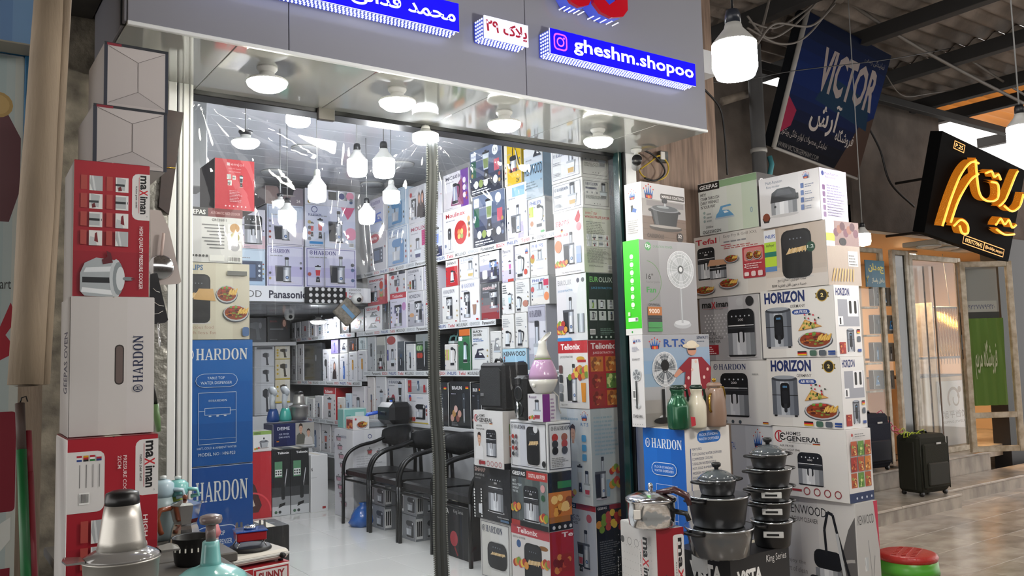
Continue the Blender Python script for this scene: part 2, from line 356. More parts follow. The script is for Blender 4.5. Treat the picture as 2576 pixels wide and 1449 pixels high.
def i_mixer(a, c='24262a'):
    a.ell(.5, .03, .45, 'c8c5c8', ry=.03); a.rrect(.12, .02, .9, .12, c, .1); a.poly([(.66, .1), (.9, .1), (.92, .7), (.7, .7)], c); a.rrect(.1, .62, .94, .92, c, .25); a.poly([(.16, .14), (.6, .14), (.64, .48), (.12, .48)], 'c3c8cf'); a.poly([(.24, .16), (.34, .16), (.34, .46), (.28, .46)], 'f2f4f7')
    a.rect(.34, .48, .42, .64, '6f747c'); a.ell(.8, .78, .06, 'd7dade')
def i_iron(a, c='3f7fb8'):
    a.poly([(.04, .2), (.96, .2), (.9, .3), (.7, .55), (.3, .6), (.1, .4)], c); a.rect(.02, .12, .98, .21, 'b9c4cf'); a.poly([(.2, .5), (.32, .82), (.8, .86), (.86, .76), (.42, .72), (.36, .5)], c); a.poly([(.5, .4), (.72, .42), (.6, .52), (.44, .52)], 'eef4f8')
def i_fan(a, c=None):
    g = 'aeb2b5' if not c else c
    a.ell(.5, .05, .3, 'b9bcc0', ry=.05); a.ell(.5, .075, .26, 'd3d6d9', ry=.035); a.rect(.47, .07, .53, .6, 'a4a8ac'); a.rect(.485, .07, .5, .6, 'd7dadc')
    a.ell(.5, .76, .46, 'c3c6c9'); 
    for k in range(5):
        t = 2 * PI * k / 5; P = [(.5, .76)]
        for q in (-.1, .25, .6, .8): P.append((.5 + .4 * math.cos(t + q), .76 + .4 * a.w / a.h * math.sin(t + q)))
        a.poly(P, g)
    for r in (.46, .38, .3): a.ring(.5, .76, r, .025, 'f3f4f5')
    for k in range(18): t = 2 * PI * k / 18; a.line([(.5, .76), (.5 + .45 * math.cos(t), .76 + .45 * a.w / a.h * math.sin(t))], .006, 'e8eaec')
    a.ell(.5, .76, .1, '4a4d50'); a.ell(.5, .76, .06, 'e2e4e6')
def i_pot(a, c='2f3134'):
    a.ell(.5, .04, .5, 'a59e98', ry=.05); a.poly([(.16, .08), (.84, .08), (.94, .58), (.06, .58)], c); a.poly([(.2, .1), (.3, .09), (.24, .56), (.12, .56)], '55585c'); a.rrect(-.0, .5, .12, .58, c, .3); a.rrect(.88, .5, 1, .58, c, .3)
    a.ell(.5, .6, .45, '8d9094', ry=.09); a.ell(.5, .63, .4, '5b5e63', ry=.1); a.ell(.44, .67, .2, '9da1a6', ry=.04); a.rect(.47, .7, .53, .82, 'b9bcc0'); a.rrect(.42, .8, .58, .96, '3a3c40', .3)
def i_cooker(a, c=None):               # pressure cooker lying on its side, as printed
    a.poly([(.02, .12), (.1, .02), (.62, .0), (.62, .8), (.3, .84), (.1, .72), (.02, .5)], 'aab2b6'); a.poly([(.06, .3), (.6, .3), (.6, .42), (.06, .42)], '23272b'); a.poly([(.08, .52), (.6, .55), (.6, .66), (.12, .62)], 'dfe5e8')
    a.poly([(.04, .1), (.62, .04), (.62, .14), (.06, .2)], 'e6ebee')
    a.ell(.66, .4, .12, 'c3cacd', ry=.42); a.ell(.7, .4, .1, '8c9599', ry=.36); a.ell(.74, .4, .08, 'd5dbde', ry=.26); a.rrect(.78, .36, .98, .44, '7d868a', .3); a.rect(.94, .38, 1, .42, '6b1f2a')
    a.poly([(.42, .7), (.6, .74), (.56, .95), (.48, 1), (.5, .86), (.4, .8)], '5e1c26')
def i_cooker_up(a, c=None):
    a.ell(.45, .04, .42, 'b5b5b8', ry=.03); a.grad(.1, .05, .78, .55, SIL); a.ell(.44, .56, .38, '7b8087', ry=.06); a.ell(.44, .6, .34, 'd8dce0', ry=.08); a.rect(.4, .64, .48, .78, '2b2c30'); a.poly([(.7, .5), (1, .46), (1, .58), (.7, .64)], '4d1a1e')
def i_vac(a, c=None):
    a.ell(.5, .03, .45, '8b8b8d', ry=.03); a.grad(.2, .1, .72, .42, SIL); a.rrect(.18, .42, .74, .6, '1d1e21', .2); a.rrect(.14, .02, .8, .14, '9b2f38', .2); a.ell(.3, .05, .08, '1a1b1d'); a.ell(.7, .05, .08, '1a1b1d')
    a.line([(.44, .55), (.42, .8), (.5, .97), (.6, .95), (.66, .8), (.86, .4), (1, .1)], .05, '232427'); a.line([(.66, .78), (.8, .3), (.98, .0)], .06, 'c7cacd'); a.rrect(.08, .24, .3, .34, '242528', .3)
def i_rice(a, c=None):
    a.ell(.5, .05, .48, 'c2c1c3', ry=.05); a.grad(.06, .1, .94, .55, SIL); a.poly([(.04, .5), (.96, .5), (.9, .82), (.7, .94), (.3, .94), (.1, .82)], '26272b'); a.poly([(.2, .7), (.8, .7), (.7, .88), (.3, .88)], '3a3c41'); a.rrect(.9, .5, 1, .7, '1b1c1f', .3); a.ell(.2, .36, .04, '33363b')
def i_hand(a, c='2c2e33'):
    a.grad(.4, .0, .6, .5, SIL); a.rect(.44, .0, .56, .06, '8a8f96'); a.rrect(.32, .46, .68, .98, c, .35); a.ell(.5, .8, .06, 'aab0b8')
def i_chopper(a, c='c3434e'):
    a.ell(.5, .03, .4, 'c6c3c8', ry=.03); a.poly([(.2, .05), (.8, .05), (.88, .42), (.12, .42)], 'd5dde4'); a.poly([(.24, .06), (.76, .06), (.8, .24), (.2, .24)], c); a.rrect(.08, .42, .92, .5, 'a8aeb5', .1); a.grad(.3, .5, .7, .95, SIL2); a.rrect(.28, .86, .72, 1, '2d2f34', .2)
def i_plate(a, c=None):
    a.ell(.5, .42, .5, '4a4f56', ry=.4); a.ell(.5, .45, .48, 'b9bdc2', ry=.38); a.ell(.5, .46, .44, '8b3f22', ry=.33); r = random.Random(3)
    for i in range(26):
        t = r.uniform(0, 2 * PI); q = r.uniform(.05, .36); a.ell(.45 + q * math.cos(t), .5 + q * .75 * math.sin(t), r.uniform(.03, .08), r.choice(['6b2d18', '9c4a22', 'c0762f', '57231a', '7d8c3a', 'b23a2a']), ry=r.uniform(.03, .06), n=8)
    for i in range(12): x = .58 + .03 * i; a.line([(x, .4 + .02 * (i % 3)), (x + .06, .62 + .03 * (i % 4))], .03, ['e8c36a', 'd9a84a'][i % 2])
    for i in range(4): a.ell(.3 + .1 * i, .72, .06, ['6f9a3e', 'c23c30'][i % 2], ry=.05, n=8)
def i_pizza(a, c=None):
    a.poly([(.0, .0), (1, .2), (.3, .62)], 'c98d4a'); a.poly([(.05, .04), (.92, .22), (.32, .56)], 'e3b86b'); r = random.Random(5)
    for i in range(14): a.ell(r.uniform(.15, .75), r.uniform(.12, .42), .045, r.choice(['2c2b25', '8fa04a', 'b8402f', '5a6a2c']), n=8)
    for i in range(9): a.ell(r.uniform(.3, .9), r.uniform(.5, .98), .035, r.choice(['c8384a', '3c5a44', 'd9586a', '2f3d33']), n=8)
def i_food(a, c=None):
    r = random.Random(hash((round(a.w, 3), round(a.h, 3))) % 99); P = {'r': ['a33128', 'c9523a', '7a2018', 'd98a4a'], 'o': ['c9762a', 'e0a24a', '8a4a1c', 'f0c67a'], 'g': ['5f8a3a', '8fb45a', 'c9d68a', '3f6a2a']}.get(c, ['b0522e', 'd59a4c', '7e3a20', '8a9a4a', 'e2c07a'])
    a.rect(0, 0, 1, 1, P[0])
    for i in range(14): a.ell(r.uniform(.12, .88), r.uniform(.12, .88), r.uniform(.08, .18), r.choice(P), n=8)
def i_person(a, c='e8e4e0'):
    a.poly([(.05, 0), (.95, 0), (.88, .42), (.66, .54), (.34, .54), (.12, .42)], c); a.rect(.42, .48, .58, .6, 'c99a80'); a.ell(.5, .74, .17, 'd8ab92', ry=.19); a.poly([(.3, .76), (.34, .94), (.5, 1), (.66, .94), (.7, .76), (.62, .86), (.4, .88)], '3a2a24'); a.ell(.44, .75, .02, '3a2520', n=8); a.ell(.56, .75, .02, '3a2520', n=8); a.line([(.45, .65), (.55, .65)], .02, 'a8564e')
def i_woman(a, c='2a2226'):
    a.poly([(.0, 0), (1, 0), (.9, .4), (.6, .52), (.4, .52), (.1, .4)], c); a.poly([(.22, .3), (.26, .85), (.5, 1), (.74, .85), (.8, .3), (.62, .5), (.38, .5)], '4a2c22'); a.ell(.5, .7, .16, 'e0b09a', ry=.18); a.line([(.44, .62), (.56, .62)], .025, 'b2403e')
def i_dryer(a, c='3a3b3f'):
    a.ell(.42, .74, .36, c, ry=.18); a.rect(.06, .62, .4, .86, c); a.poly([(.4, .7), (.64, .66), (.72, .1), (.5, .06)], c); a.rrect(.46, .0, .8, .12, c, .3); a.ell(.74, .74, .1, '85878c', ry=.16)
def i_bottle(a, c='6fa0cf'):
    a.rrect(.28, .0, .72, .72, c, .25); a.rrect(.34, .7, .66, .96, '2e4a70', .25); a.rect(.34, .2, .42, .6, 'e8f0f8')
def i_oven(a, c=None):
    a.rect(.02, .05, .98, .95, '3b4a63'); a.rect(.06, .12, .7, .88, '22304a'); a.rect(.1, .2, .66, .8, '52688c'); 
    for i in range(3): a.ell(.84, .3 + .22 * i, .06, 'c9d2de')
def i_disp(a, c='dfe9f4'):
    a.frame(0, 0, 1, 1, .012, c); a.rect(0, .1, 1, .104, c); a.frame(.16, .56, .84, .7, .012, c); a.line([(0, .64), (.16, .64)], .012, c); a.line([(.84, .64), (1, .64)], .012, c)
    for i in range(3): a.ell(.3 + .2 * i, .54, .04, c, ry=.012, n=10)
    hardon(a, .25, .82, .75, .86, c)
def i_crown(a, c=None):
    for i, x in enumerate((.08, .29, .5, .71, .92)):
        h = (.72, .88, 1, .88, .72)[i]; a.poly([(x * .6 + .12, .3), (x * .6 + .28, .3), (x, h - .08)], ['2f6fc0', '1f55a8', '2f6fc0', '1f55a8', '2f6fc0'][i]); a.ell(x, h - .05, .05, 'd0342c', n=8)
    a.poly([(.2, .08), (.8, .08), (.86, .36), (.14, .36)], '1d2f5e'); a.ell(.34, .2, .1, 'c8342c', n=10); a.ell(.5, .18, .1, 'e08a2a', n=10); a.ell(.66, .2, .1, 'd0453a', n=10)
def i_flag(a, c=None): a.rect(0, .67, 1, 1, '111'); a.rect(0, .34, 1, .67, 'c8202a'); a.rect(0, 0, 1, .34, 'e0b020')
def i_badge(a, c=None):
    a.poly([(0, .3), (1, .3), (.94, .5), (1, .7), (0, .7), (.06, .5)], '6b5a28'); a.ell(.5, .5, .4, '2c2718'); a.ring(.5, .5, .4, .14, 'c8a850'); a.txt('2', .4, .36, .6, .66, 'f0dc90', .03)
def i_bar(a, c=None):
    a.rect(0, 0, 1, 1, 'f4f4f2'); r = random.Random(2); x = .05
    while x < .92: w = r.uniform(.015, .05); a.rect(x, .15, x + w, .9, '222'); x += w + r.uniform(.02, .05)
def i_part(a, c=None):                 # a small square photo of a cooker part
    a.rect(0, 0, 1, 1, 'e6e6e4'); k = int(c or 0)
    if k % 4 == 0: a.poly([(.25, 0), (1, 0), (1, 1), (.1, 1), (.02, .5)], 'b3b8ba'); a.poly([(.35, 0), (.5, 0), (.3, 1), (.16, 1)], 'd7dbdc')
    elif k % 4 == 1: a.poly([(.1, .2), (.7, .1), (.8, .9), (.1, 1)], 'b9bec0'); a.rect(.0, .4, .7, .55, '3a3f42'); a.poly([(.2, .05), (.5, .1), (.4, .4), (.2, .3)], '6b1e24')
    elif k % 4 == 2: a.rect(0, .1, .9, .9, 'b4b9bb'); a.rect(0, .42, .95, .58, '2c3033'); a.rect(.8, 0, .9, 1, 'd9dcdd')
    else: a.poly([(0, 0), (.6, 0), (.5, .5), (.1, .6)], 'c2c7c9'); a.poly([(.4, .3), (.7, .2), (.6, .9), (.45, .8)], '7a1f28')
ICON = {k[2:]: v for k, v in list(globals().items()) if k.startswith('i_') and callable(v)}
def ic(a, name, x0, y0, x1, y1, c=None):
    s = a.sub(x0, y0, x1, y1); ICON[name](s, c) if c is not None else ICON[name](s)
def flag(a, x0, y0, x1, y1): ic(a, 'flag', x0, y0, x1, y1)
def rts(a, x0, y0, x1, y1, c='1d4f9a', text=True):
    ic(a, 'crown', x0, y0 + (y1 - y0) * (.3 if text else 0), x1, y1)
    if text: a.txt('R.T.S', x0, y0, x1, y0 + (y1 - y0) * .22, c, .01)
def maximan(a, x0, y0, x1, y1, c='1b1b1d', rot=0):
    s = a.sub(x0, y0, x1, y1)
    if rot == 0:
        s.txt('ma', 0, .3, .36, .9, c, .03); s.txt('X', .36, .2, .52, 1, 'c2242e', .03); s.txt('iman', .54, .3, .98, 1, c, .03); s.rect(.05, .18, .95, .2, 'c2242e'); s.txt('tutto per tutti', .28, .0, .78, .13, '444')
    else:
        s.txt('ma', .4, .66, .9, 1, c, .03, -90); s.txt('X', .36, .52, 1, .66, 'c2242e', .03, -90); s.txt('iman', .4, .08, 1, .5, c, .03, -90); s.rect(.3, .1, .33, .95, 'c2242e'); s.txt('tutto per tutti', 0, .22, .2, .74, '333', .01, -90); s.ring(.95, .03, .05, .3, '555')

# ------------------------------------------------------------------ cartons
FLAPC = {}
def carton(label, xl, xm, xr, yt, yb=None, X=None, Y=None, yaw=0.0, dl=None, dr=None, col='e4e1df', top=None, edge=None, L=None, R=None, on=None, zb=None, m=None, group=None, name='product_carton', cat='carton', lcol=None, rcol=None, T=None, tape=None, zmax=None):
    """near corner at column xm on the plane X or Y; its two visible faces run to the columns xl and xr"""
    m = m or INK
    if on is not None: zb = on['ztop'] + 0.0015
    yy = yb if yb is not None else yt + 60
    p = at(xm, yy, X=X, Y=Y)
    if zb is None: zb = p.z
    zt = z_at(p, yt)
    if zmax is not None: zt = min(zt, zmax)
    h = max(zt - zb, 0.03)
    dx = (math.cos(yaw), math.sin(yaw), 0); dy = (-math.sin(yaw), math.cos(yaw), 0)
    mid = (p.x, p.y, (zb + zt) / 2)
    w = dr if dr is not None else span(mid, dx, xr); d = dl if dl is not None else span(mid, dy, xl)
    return carton_at(label, (p.x, p.y, zb), w, d, h, yaw, col, top, edge, L, R, m, group, name, cat, lcol, rcol, T, tape)
def carton_at(label, loc, w, d, h, yaw=0.0, col='e4e1df', top=None, edge=None, L=None, R=None, m=None, group=None, name='product_carton', cat='carton', lcol=None, rcol=None, T=None, tape=None):
    m = m or INK; b = MB(); e = edge or 'f0eeec'
    b.box(0, w, 0, d, 0, h - 0.0025, 0.003, col, e)
    tc = top or col; g = min(0.002, d * .05)
    if w >= d:
        b.box(.002, w - .002, .002, d / 2 - g, h - 0.0025, h, 0, tc); b.box(.002, w - .002, d / 2 + g, d - .002, h - 0.0025, h, 0, tc)
        b.box(w * .02, w * .98, d / 2 - .02, d / 2 + .02, h - 0.0001, h + 0.0004, 0, tape or 'cfc6b4')
    else:
        b.box(.002, w / 2 - g, .002, d - .002, h - 0.0025, h, 0, tc); b.box(w / 2 + g, w - .002, .002, d - .002, h - 0.0025, h, 0, tc)
        b.box(w / 2 - .02, w / 2 + .02, d * .02, d * .98, h - 0.0001, h + 0.0004, 0, tape or 'cfc6b4')
    o = b.build(name, m, None, loc, yaw); tag(o, label, cat, group); o['ztop'] = loc[2] + h
    for art, c, nm, og, du, n, fw in ((L, lcol, 'side_print', (0, d, 0), (0, -d, 0), (-1, 0, 0), d), (R, rcol, 'front_print', (0, 0, 0), (w, 0, 0), (0, -1, 0), w)):
        if art is None and c is None: continue
        a = Art(fw, h)
        if c: a.rect(.004, .004, .996, .996, c)
        if art: art(a)
        pb = MB(); a.emit(pb, og, du, (0, 0, h), n); pb.build(nm, m, o)
    if T:
        a = Art(w, d); T(a); pb = MB(); a.emit(pb, (0, 0, h), (w, 0, 0), (0, d, 0), (0, 0, 1)); pb.build('top_print', m, o)
    return o
# ------------------------------------------------------------------ the setting
YG = 3.6        # plane of the shop front
ZS = 0.15       # shop floor
WHITE = mat('white_aluminium', 'e6e8e8', 0.3); DARK = mat('dark_steel', '0c0e10', 0.4, 0.2); WALLM = mat('grey_plaster', '6f6a66', 0.85, noise=0.35, nscale=5, bump=0.3, bscale=25)
TILEW = mat('white_polished_tile', 'e4e4e0', 0.08, noise=0.05, nscale=2)
GROUT = mat('tile_grout', '8a8a86', 0.9)
MARB = [mat('street_marble_%d' % i, c, 0.18, noise=0.5, nscale=3.0, col2=c2, stretch=(1, 2.2, 1)) for i, (c, c2) in enumerate((('d0c6b8', 'aa9e92'), ('c4b8aa', '9a8e82'), ('d8cebf', 'b6aa9c')))]
BEAMM = mat('roof_beam_steel', '1c1a19', 0.7); ROOFM = mat('old_corrugated_roof', '8c8076', 0.9, noise=0.5, nscale=2.5, col2='5d544c', bump=0.3)

def tiles(name, x0, x1, y0, y1, z, s, ms, base, rot=0.0, ox=0, oy=0, gap=0.003):
    fl = struct(MB().box(x0, x1, y0, y1, z - .06, z - .004).build(name, base)); n = 0
    me = [MB().box(-s / 2 + gap / 2, s / 2 - gap / 2, -s / 2 + gap / 2, s / 2 - gap / 2, -.008, 0, .0015).mesh('tile', m) for m in ms]; r = random.Random(4)
    i = 0
    y = y0 + oy
    while y < y1:
        x = x0 + ox
        while x < x1:
            cx, cy = x + s / 2, y + s / 2
            c = _cam((cx, cy, z)); px = CX + FPX * c.x / -c.z if c.z < -.3 else 9e9; py = CY - FPX * c.y / -c.z if c.z < -.3 else 9e9
            if -500 < px < 3100 and 900 < py < 2000:
                o = bpy.data.objects.new('tile', r.choice(me)); COL.objects.link(o); o.parent = fl; o.location = (cx, cy, z); n += 1
            x += s
        y += s
    return fl
tiles('floor_shop', -0.6, 4.1, 3.55, 10.2, ZS, 0.6, [TILEW], GROUT, ox=.28, oy=.1)
tiles('floor_street', -6, 16, -5, 6.5, 0.0, 0.42, MARB, GROUT, ox=.1, oy=.05)

# shop shell
SHELLW = mat('shop_wall_white', 'cfd0d2', 0.6); PVC = mat('ceiling_pvc_board', 'c9ccd2', 0.16, coat=.3)
struct(MB().box(3.95, 4.1, 3.75, 10.2, 0, 3.4).build('wall_right', SHELLW))
struct(MB().box(-.7, -.55, 3.75, 10.2, 0, 3.4).build('wall_left', SHELLW))
struct(MB().box(-.7, 4.1, 10.05, 10.2, 0, 3.4).build('wall_back', SHELLW))
struct(MB().box(-.55, 3.95, 7.95, 8.05, 2.08, 3.25).build('wall_upper', SHELLW))
ce = struct(MB().box(-.7, 4.1, 3.55, 8.0, 3.25, 3.4).build('ceiling', SHELLW))
pm = MB().box(0, 4.4, 0.0015, .2485, 0, .02, .003).mesh('ceiling_board', PVC)
for i in range(18):
    o = bpy.data.objects.new('ceiling_board', pm); COL.objects.link(o); o.parent = ce; o.location = (-.5, 3.6 + .25 * i, 3.225)
ce2 = struct(MB().box(-.55, 3.95, 7.72, 10.05, 2.08, 2.14).build('ceiling_lower', SHELLW))
pm2 = MB().box(0, 4.4, 0.0015, .1985, 0, .015, .003).mesh('ceiling_board', PVC)
for i in range(11):
    o = bpy.data.objects.new('ceiling_board', pm2); COL.objects.link(o); o.parent = ce2; o.location = (-.5, 7.8 + .2 * i, 2.065)

# front: posts, head beam, threshold
pl = empty('door_frame', (0, 0, 0)); struct(pl)
for x0, x1, nm in ((.80, .835, 'post_edge'), (.842, .90, 'post')): MB().box(x0, x1, 3.56, 3.66, ZS, 2.705, .004).build(nm, WHITE, pl)
MB().box(.858, .862, 3.557, 3.561, ZS, 2.70).build('post_groove', mat('groove_grey', '9a9b98', .5), pl)
MB().box(.884, .888, 3.557, 3.561, ZS, 2.70).build('post_groove', MATS['groove_grey'], pl)
TEAL = mat('teal_glass_edge', '173433', 0.2, coat=.3)
MB().box(3.262, 3.286, 3.58, 3.63, ZS, 2.7, .003).build('glass_edge', TEAL, pl)
MB().box(3.288, 3.30, 3.56, 3.70, ZS, 2.70, .002).build('post_edge', DARK, pl)
MB().box(3.30, 3.40, 3.58, 3.70, ZS, 2.705, .004).build('post', WHITE, pl)
MB().box(.9, 3.288, 3.62, 3.72, 2.645, 2.70, .003).build('head_beam', DARK, pl)
MB().box(.9, 3.288, 3.59, 3.62, 2.682, 2.70, .003).build('head_trim', TEAL, pl)
MB().box(1.46, 1.54, 3.60, 3.625, 2.61, 2.70, .003).build('hinge_plate', mat('worn_steel', '5d5a57', .45, .6), pl)
MB().box(.8, 3.4, 3.55, 3.7, 0, ZS).build('threshold', mat('step_stone', '8d8780', .4), pl)
struct(MB().box(-.6, 3.5, 3.75, 3.9, 2.705, 3.4).build('wall_front', SHELLW))

# left masonry: pillar, gap, plaster, foil
FOIL = mat('crinkled_foil', '9c9a92', 0.35, .6, noise=.5, nscale=14, bump=1.0, bscale=18)
pil = mat('tan_painted_pillar', '8b7a68', .7, noise=.3, nscale=3, bump=.15, stretch=(4, 4, .6))
struct(MB().prism([(-.02, 2.86), (.14, 2.84), (.30, 2.90), (.33, 3.2), (-.02, 3.25)], 0, 4.2, 'z').build('wall_pillar', pil))
struct(MB().box(.28, .80, 3.66, 3.74, 0, 4.2).build('wall_left_plaster', mat('pale_rough_plaster', '8d8576', .9, noise=.6, nscale=9, col2='4f4a42', bump=.9, bscale=22)))
struct(MB().box(.70, .80, 3.55, 3.65, ZS, 2.7).build('trim_1', FOIL))
struct(MB().box(.34, .53, 3.3, 3.655, 2.9, 4.2).build('wall_left_upper', mat('dark_soot_plaster', '3b3630', .9, noise=.5, nscale=6)))  # dark base colour stands in for the shade on this upper wall
# right masonry: timber-look pillar beside the front
pilr = mat('brown_streaked_pillar', '9a8270', .6, noise=.5, nscale=3.5, col2='6e5a4c', stretch=(9, 9, .7), bump=.1)
struct(MB().box(3.42, 4.28, 3.74, 3.9, 0, 4.6).build('wall_right_pillar', pilr))
struct(MB().box(3.40, 3.46, 3.62, 3.74, 0, 2.7).build('trim_2', mat('old_wood_strip', '6d5a4c', .7, noise=.4, nscale=12)))

# ------------------------------------------------------------------ fascia over the front
PAN = mat('glossy_white_composite', '8d8d96', 0.1, coat=.5); PANS = mat('glossy_white_soffit', 'c2c3c0', 0.045, metal=.3, coat=.7)
fa = empty('fascia', (0, 0, 0)); struct(fa)
xs = [.545, 1.12, 2.07, 3.39]
xs[1] = at(727, 120, Y=3.02).x; xs[2] = at(1326, 240, Y=3.02).x
for a_, b_ in zip(xs, xs[1:]): MB().box(a_ + .0015, b_ - .0015, 3.02, 3.05, 2.67, 4.3, .002).build('panel', PAN, fa)
MB().box(.53, 3.395, 3.05, 3.06, 2.67, 4.3).build('backing', DARK, fa)
MB().box(3.385, 3.395, 3.024, 3.62, 2.672, 4.3, .002).build('end_panel', mat('fascia_end_grey', '77767c', .5), fa)
MB().box(.535, .545, 3.024, 3.62, 2.672, 4.3, .002).build('end_panel', mat('fascia_end_grey', '77767c', .5), fa)
MB().box(.545, 3.388, 3.012, 3.03, 2.662, 2.676, .002).build('edge_trim', WHITE, fa)
sx = [.545, .92, 1.48, 2.05, 2.62, 3.05, 3.388]
for a_, b_ in zip(sx, sx[1:]): MB().box(a_ + .001, b_ - .001, 3.03, 3.62, 2.665, 2.69, .002).build('soffit_panel', PANS, fa)
# the facing side of the bazaar, unseen behind the viewer, added to darken reflections
struct(MB().box(-9, 15, -4.9, -4.6, 0, 3.1).build('wall_opposite', mat('opposite_shops', '6a645e', .8, noise=.5, nscale=1.5, col2='3c3936')))
# ------------------------------------------------------------------ roof over the street
rf = empty('roof', (0, 0, 0)); struct(rf)
def corrugated(x0, x1, y0, y1, z, m, pitch=.18, amp=.028, slope=0.0, nm='roof_sheet'):
    b = MB(); n = max(2, int((y1 - y0) / pitch * 8)); vs = []
    for i in range(n + 1):
        y = y0 + (y1 - y0) * i / n; zz = z + amp * math.sin(2 * PI * y / pitch)
        vs += [(x0, y, zz), (x1, y, zz + slope * (x1 - x0)), (x0, y, zz + .01), (x1, y, zz + .01 + slope * (x1 - x0))]
    fs = []
    for i in range(n): k = 4 * i; fs += [(k, k + 1, k + 5, k + 4), (k + 2, k + 6, k + 7, k + 3), (k, k + 4, k + 6, k + 2), (k + 1, k + 3, k + 7, k + 5)]
    b.add(vs, fs, smooth=True); return b.build(nm, m, rf)
ORANGE = mat('amber_translucent_sheet', 'd8b488', .5, trans=.0)
_n = ORANGE.node_tree; _t = _n.nodes.new('ShaderNodeBsdfTranslucent'); _t.inputs[0].default_value = hx('e2b478'); _mx = _n.nodes.new('ShaderNodeMixShader'); _mx.inputs[0].default_value = .6
_n.links.new(_n.nodes['Principled BSDF'].outputs[0], _mx.inputs[1]); _n.links.new(_t.outputs[0], _mx.inputs[2]); _n.links.new(_mx.outputs[0], _n.nodes['Material Output'].inputs[0])
ZR = 4.3
for i, (x0, x1) in enumerate(((-8, -3.9), (-4, .1), (0, 2.1), (2, 4.1), (4, 6.05), (6, 8.05), (8, 9.75))):
    corrugated(x0, x1, -5, 5.3, ZR + .004 * i + (.02 if i % 2 else 0), ROOFM)
corrugated(9.7, 11.5, -5, 5.25, ZR + .03, ORANGE); corrugated(11.4, 14, -5, 5.0, ZR + .05, ORANGE)
for x in (4.2, 5.5, 6.7, 7.93, 9.14, 9.86, 11.6):
    MB().box(x - .05, x + .05, -5, 5.6, ZR - .16, ZR - .035, .004).build('roof_beam', BEAMM, rf)
for y in (1.2, 4.9):
    MB().box(-8, 12, y - .04, y + .04, ZR - .24, ZR - .162, .004).build('roof_purlin', BEAMM, rf)
# ------------------------------------------------------------------ lamps
LBODY = mat('lamp_white_plastic', 'd2d2ce', .35); LHOLD = mat('lamp_holder_black', '15161a', .4); LCORD = mat('lamp_cord_grey', '8d8d8c', .6); LHOLDG = mat('lamp_holder_grey', '9b9d98', .5)
def glow(name, k, c='fffaf0'): return mat(name, 'fff', .4, emit=c, es=k)
G_SOF = glow('soffit_lamp_diffuser', BULB, 'fffbe8'); G_IN = glow('pendant_lamp_diffuser', BULB_IN, 'f4f6fa'); G_IN2 = glow('front_bulb_diffuser', BULB_IN * .4, 'f4f6fa'); G_ST = glow('street_lamp_diffuser', BULB_ST, 'fffaf4'); G_DIM = glow('failing_lamp_diffuser', 1.1, 'f4f6f2')
def ufo_lamp(name, p, D, glowm, label, group, cord=0.0, hold=LHOLD, drop=0.0):
    """flat mushroom LED bulb; p is the point of the ceiling (or cord end) above it, D its diameter"""
    r = D / 2; o = empty(name, p, 0, label, 'lamp', group)
    if cord: MB().tube([(0, 0, 0), (0, 0, -cord)], .004, 6).build('cord', LCORD, o)
    z = -cord
    MB().lathe([(0, z), (r * .5, z), (r * .5, z - .008), (r * .42, z - .016), (r * .36, z - .022), (0, z - .022)], 24).build('ceiling_rose' if not cord else 'lamp_holder', LBODY if not cord else hold, o)
    MB().lathe([(r * .36, z - .022), (r * .36, z - .034), (r * .45, z - .04), (r * .93, z - .05), (r, z - .056), (r, z - .06)], 28).build('bulb_body', LBODY, o)
    for k in range(16):
        pass
    MB().lathe([(r * .985, z - .06), (r * .93, z - .073), (r * .68, z - .088), (0, z - .097)], 18).build('diffuser', glowm, o)
    return o
for i, (px, py, D) in enumerate(((672, 170, .16), (999, 223, .16), (1268, 281, .16), (1504, 325, .155))):
    ufo_lamp('soffit_lamp', at(px, py, Z=2.665), D, G_SOF, ['round white lamp under the fascia, first from the stacked cartons and post', 'round white lamp under the fascia, second from the stacked cartons', 'round white lamp under the fascia, below the small white house number sign', 'round white lamp under the fascia, next to the security camera'][i], 'round lamps under the fascia')
def deep(px, py, D): return EYE + ray(px, py) * (D / FPX)
def bulb(name, px, ytop, ybot, D, w, glowm, label, group, ceil=None, hold=LHOLD, split=.42, cordm=LCORD, sway=0.0):
    """T-shaped LED bulb on a cord: px column, rows of the holder top and glass bottom, D depth, w pixel width"""
    p = deep(px, ytop, D); q = deep(px, ybot, D); h = p.z - q.z; r = w * D / FPX / 2
    o = empty(name, q, 0, label, 'lamp', group); hh = h * .2; b0 = h * split
    g0 = h - hh
    MB().lathe([(0, h), (r * .28, h), (r * .34, h - hh * .3), (r * .36, g0), (0, g0)], 16).build('lamp_holder', hold, o)
    z1 = (g0 - .0) ; zt = h * .52
    MB().lathe([(r * .36, g0 + .002), (r * .42, g0 - h * .06), (r * .75, zt + h * .1), (r * .97, zt + h * .02), (r, zt)], 24).build('bulb_body', LBODY, o)
    MB().lathe([(r * .99, zt), (r, h * .18), (r * .85, h * .06), (0, 0)], 16).build('diffuser', glowm, o)
    if ceil is not None:
        MB().tube([(0, 0, h - .002), (sway * .5, 0, (h + ceil - q.z) / 2), (sway, 0, ceil - q.z)], .0035, 6).build('cord', cordm, o)
    return o
GP = 'pendant bulbs inside the shop'; ZC = 3.225
bulb('pendant_bulb', 899, 360, 447, 5.1, 50, G_IN, 'pendant bulb, shop ceiling, left one of the bright hanging pair', GP, ZC)
bulb('pendant_bulb', 966, 355, 450, 4.7, 55, G_IN, 'pendant bulb, shop ceiling, right one of the bright hanging pair', GP, ZC)
bulb('pendant_bulb', 798, 425, 512, 5.2, 46, G_DIM, 'faint pendant bulb with grey holder, dimmer than the others', GP, ZC, hold=LHOLDG)
bulb('pendant_bulb', 723, 497, 568, 5.9, 45, G_IN, 'low pendant bulb in front of the framed juicer cartons', GP, ZC)
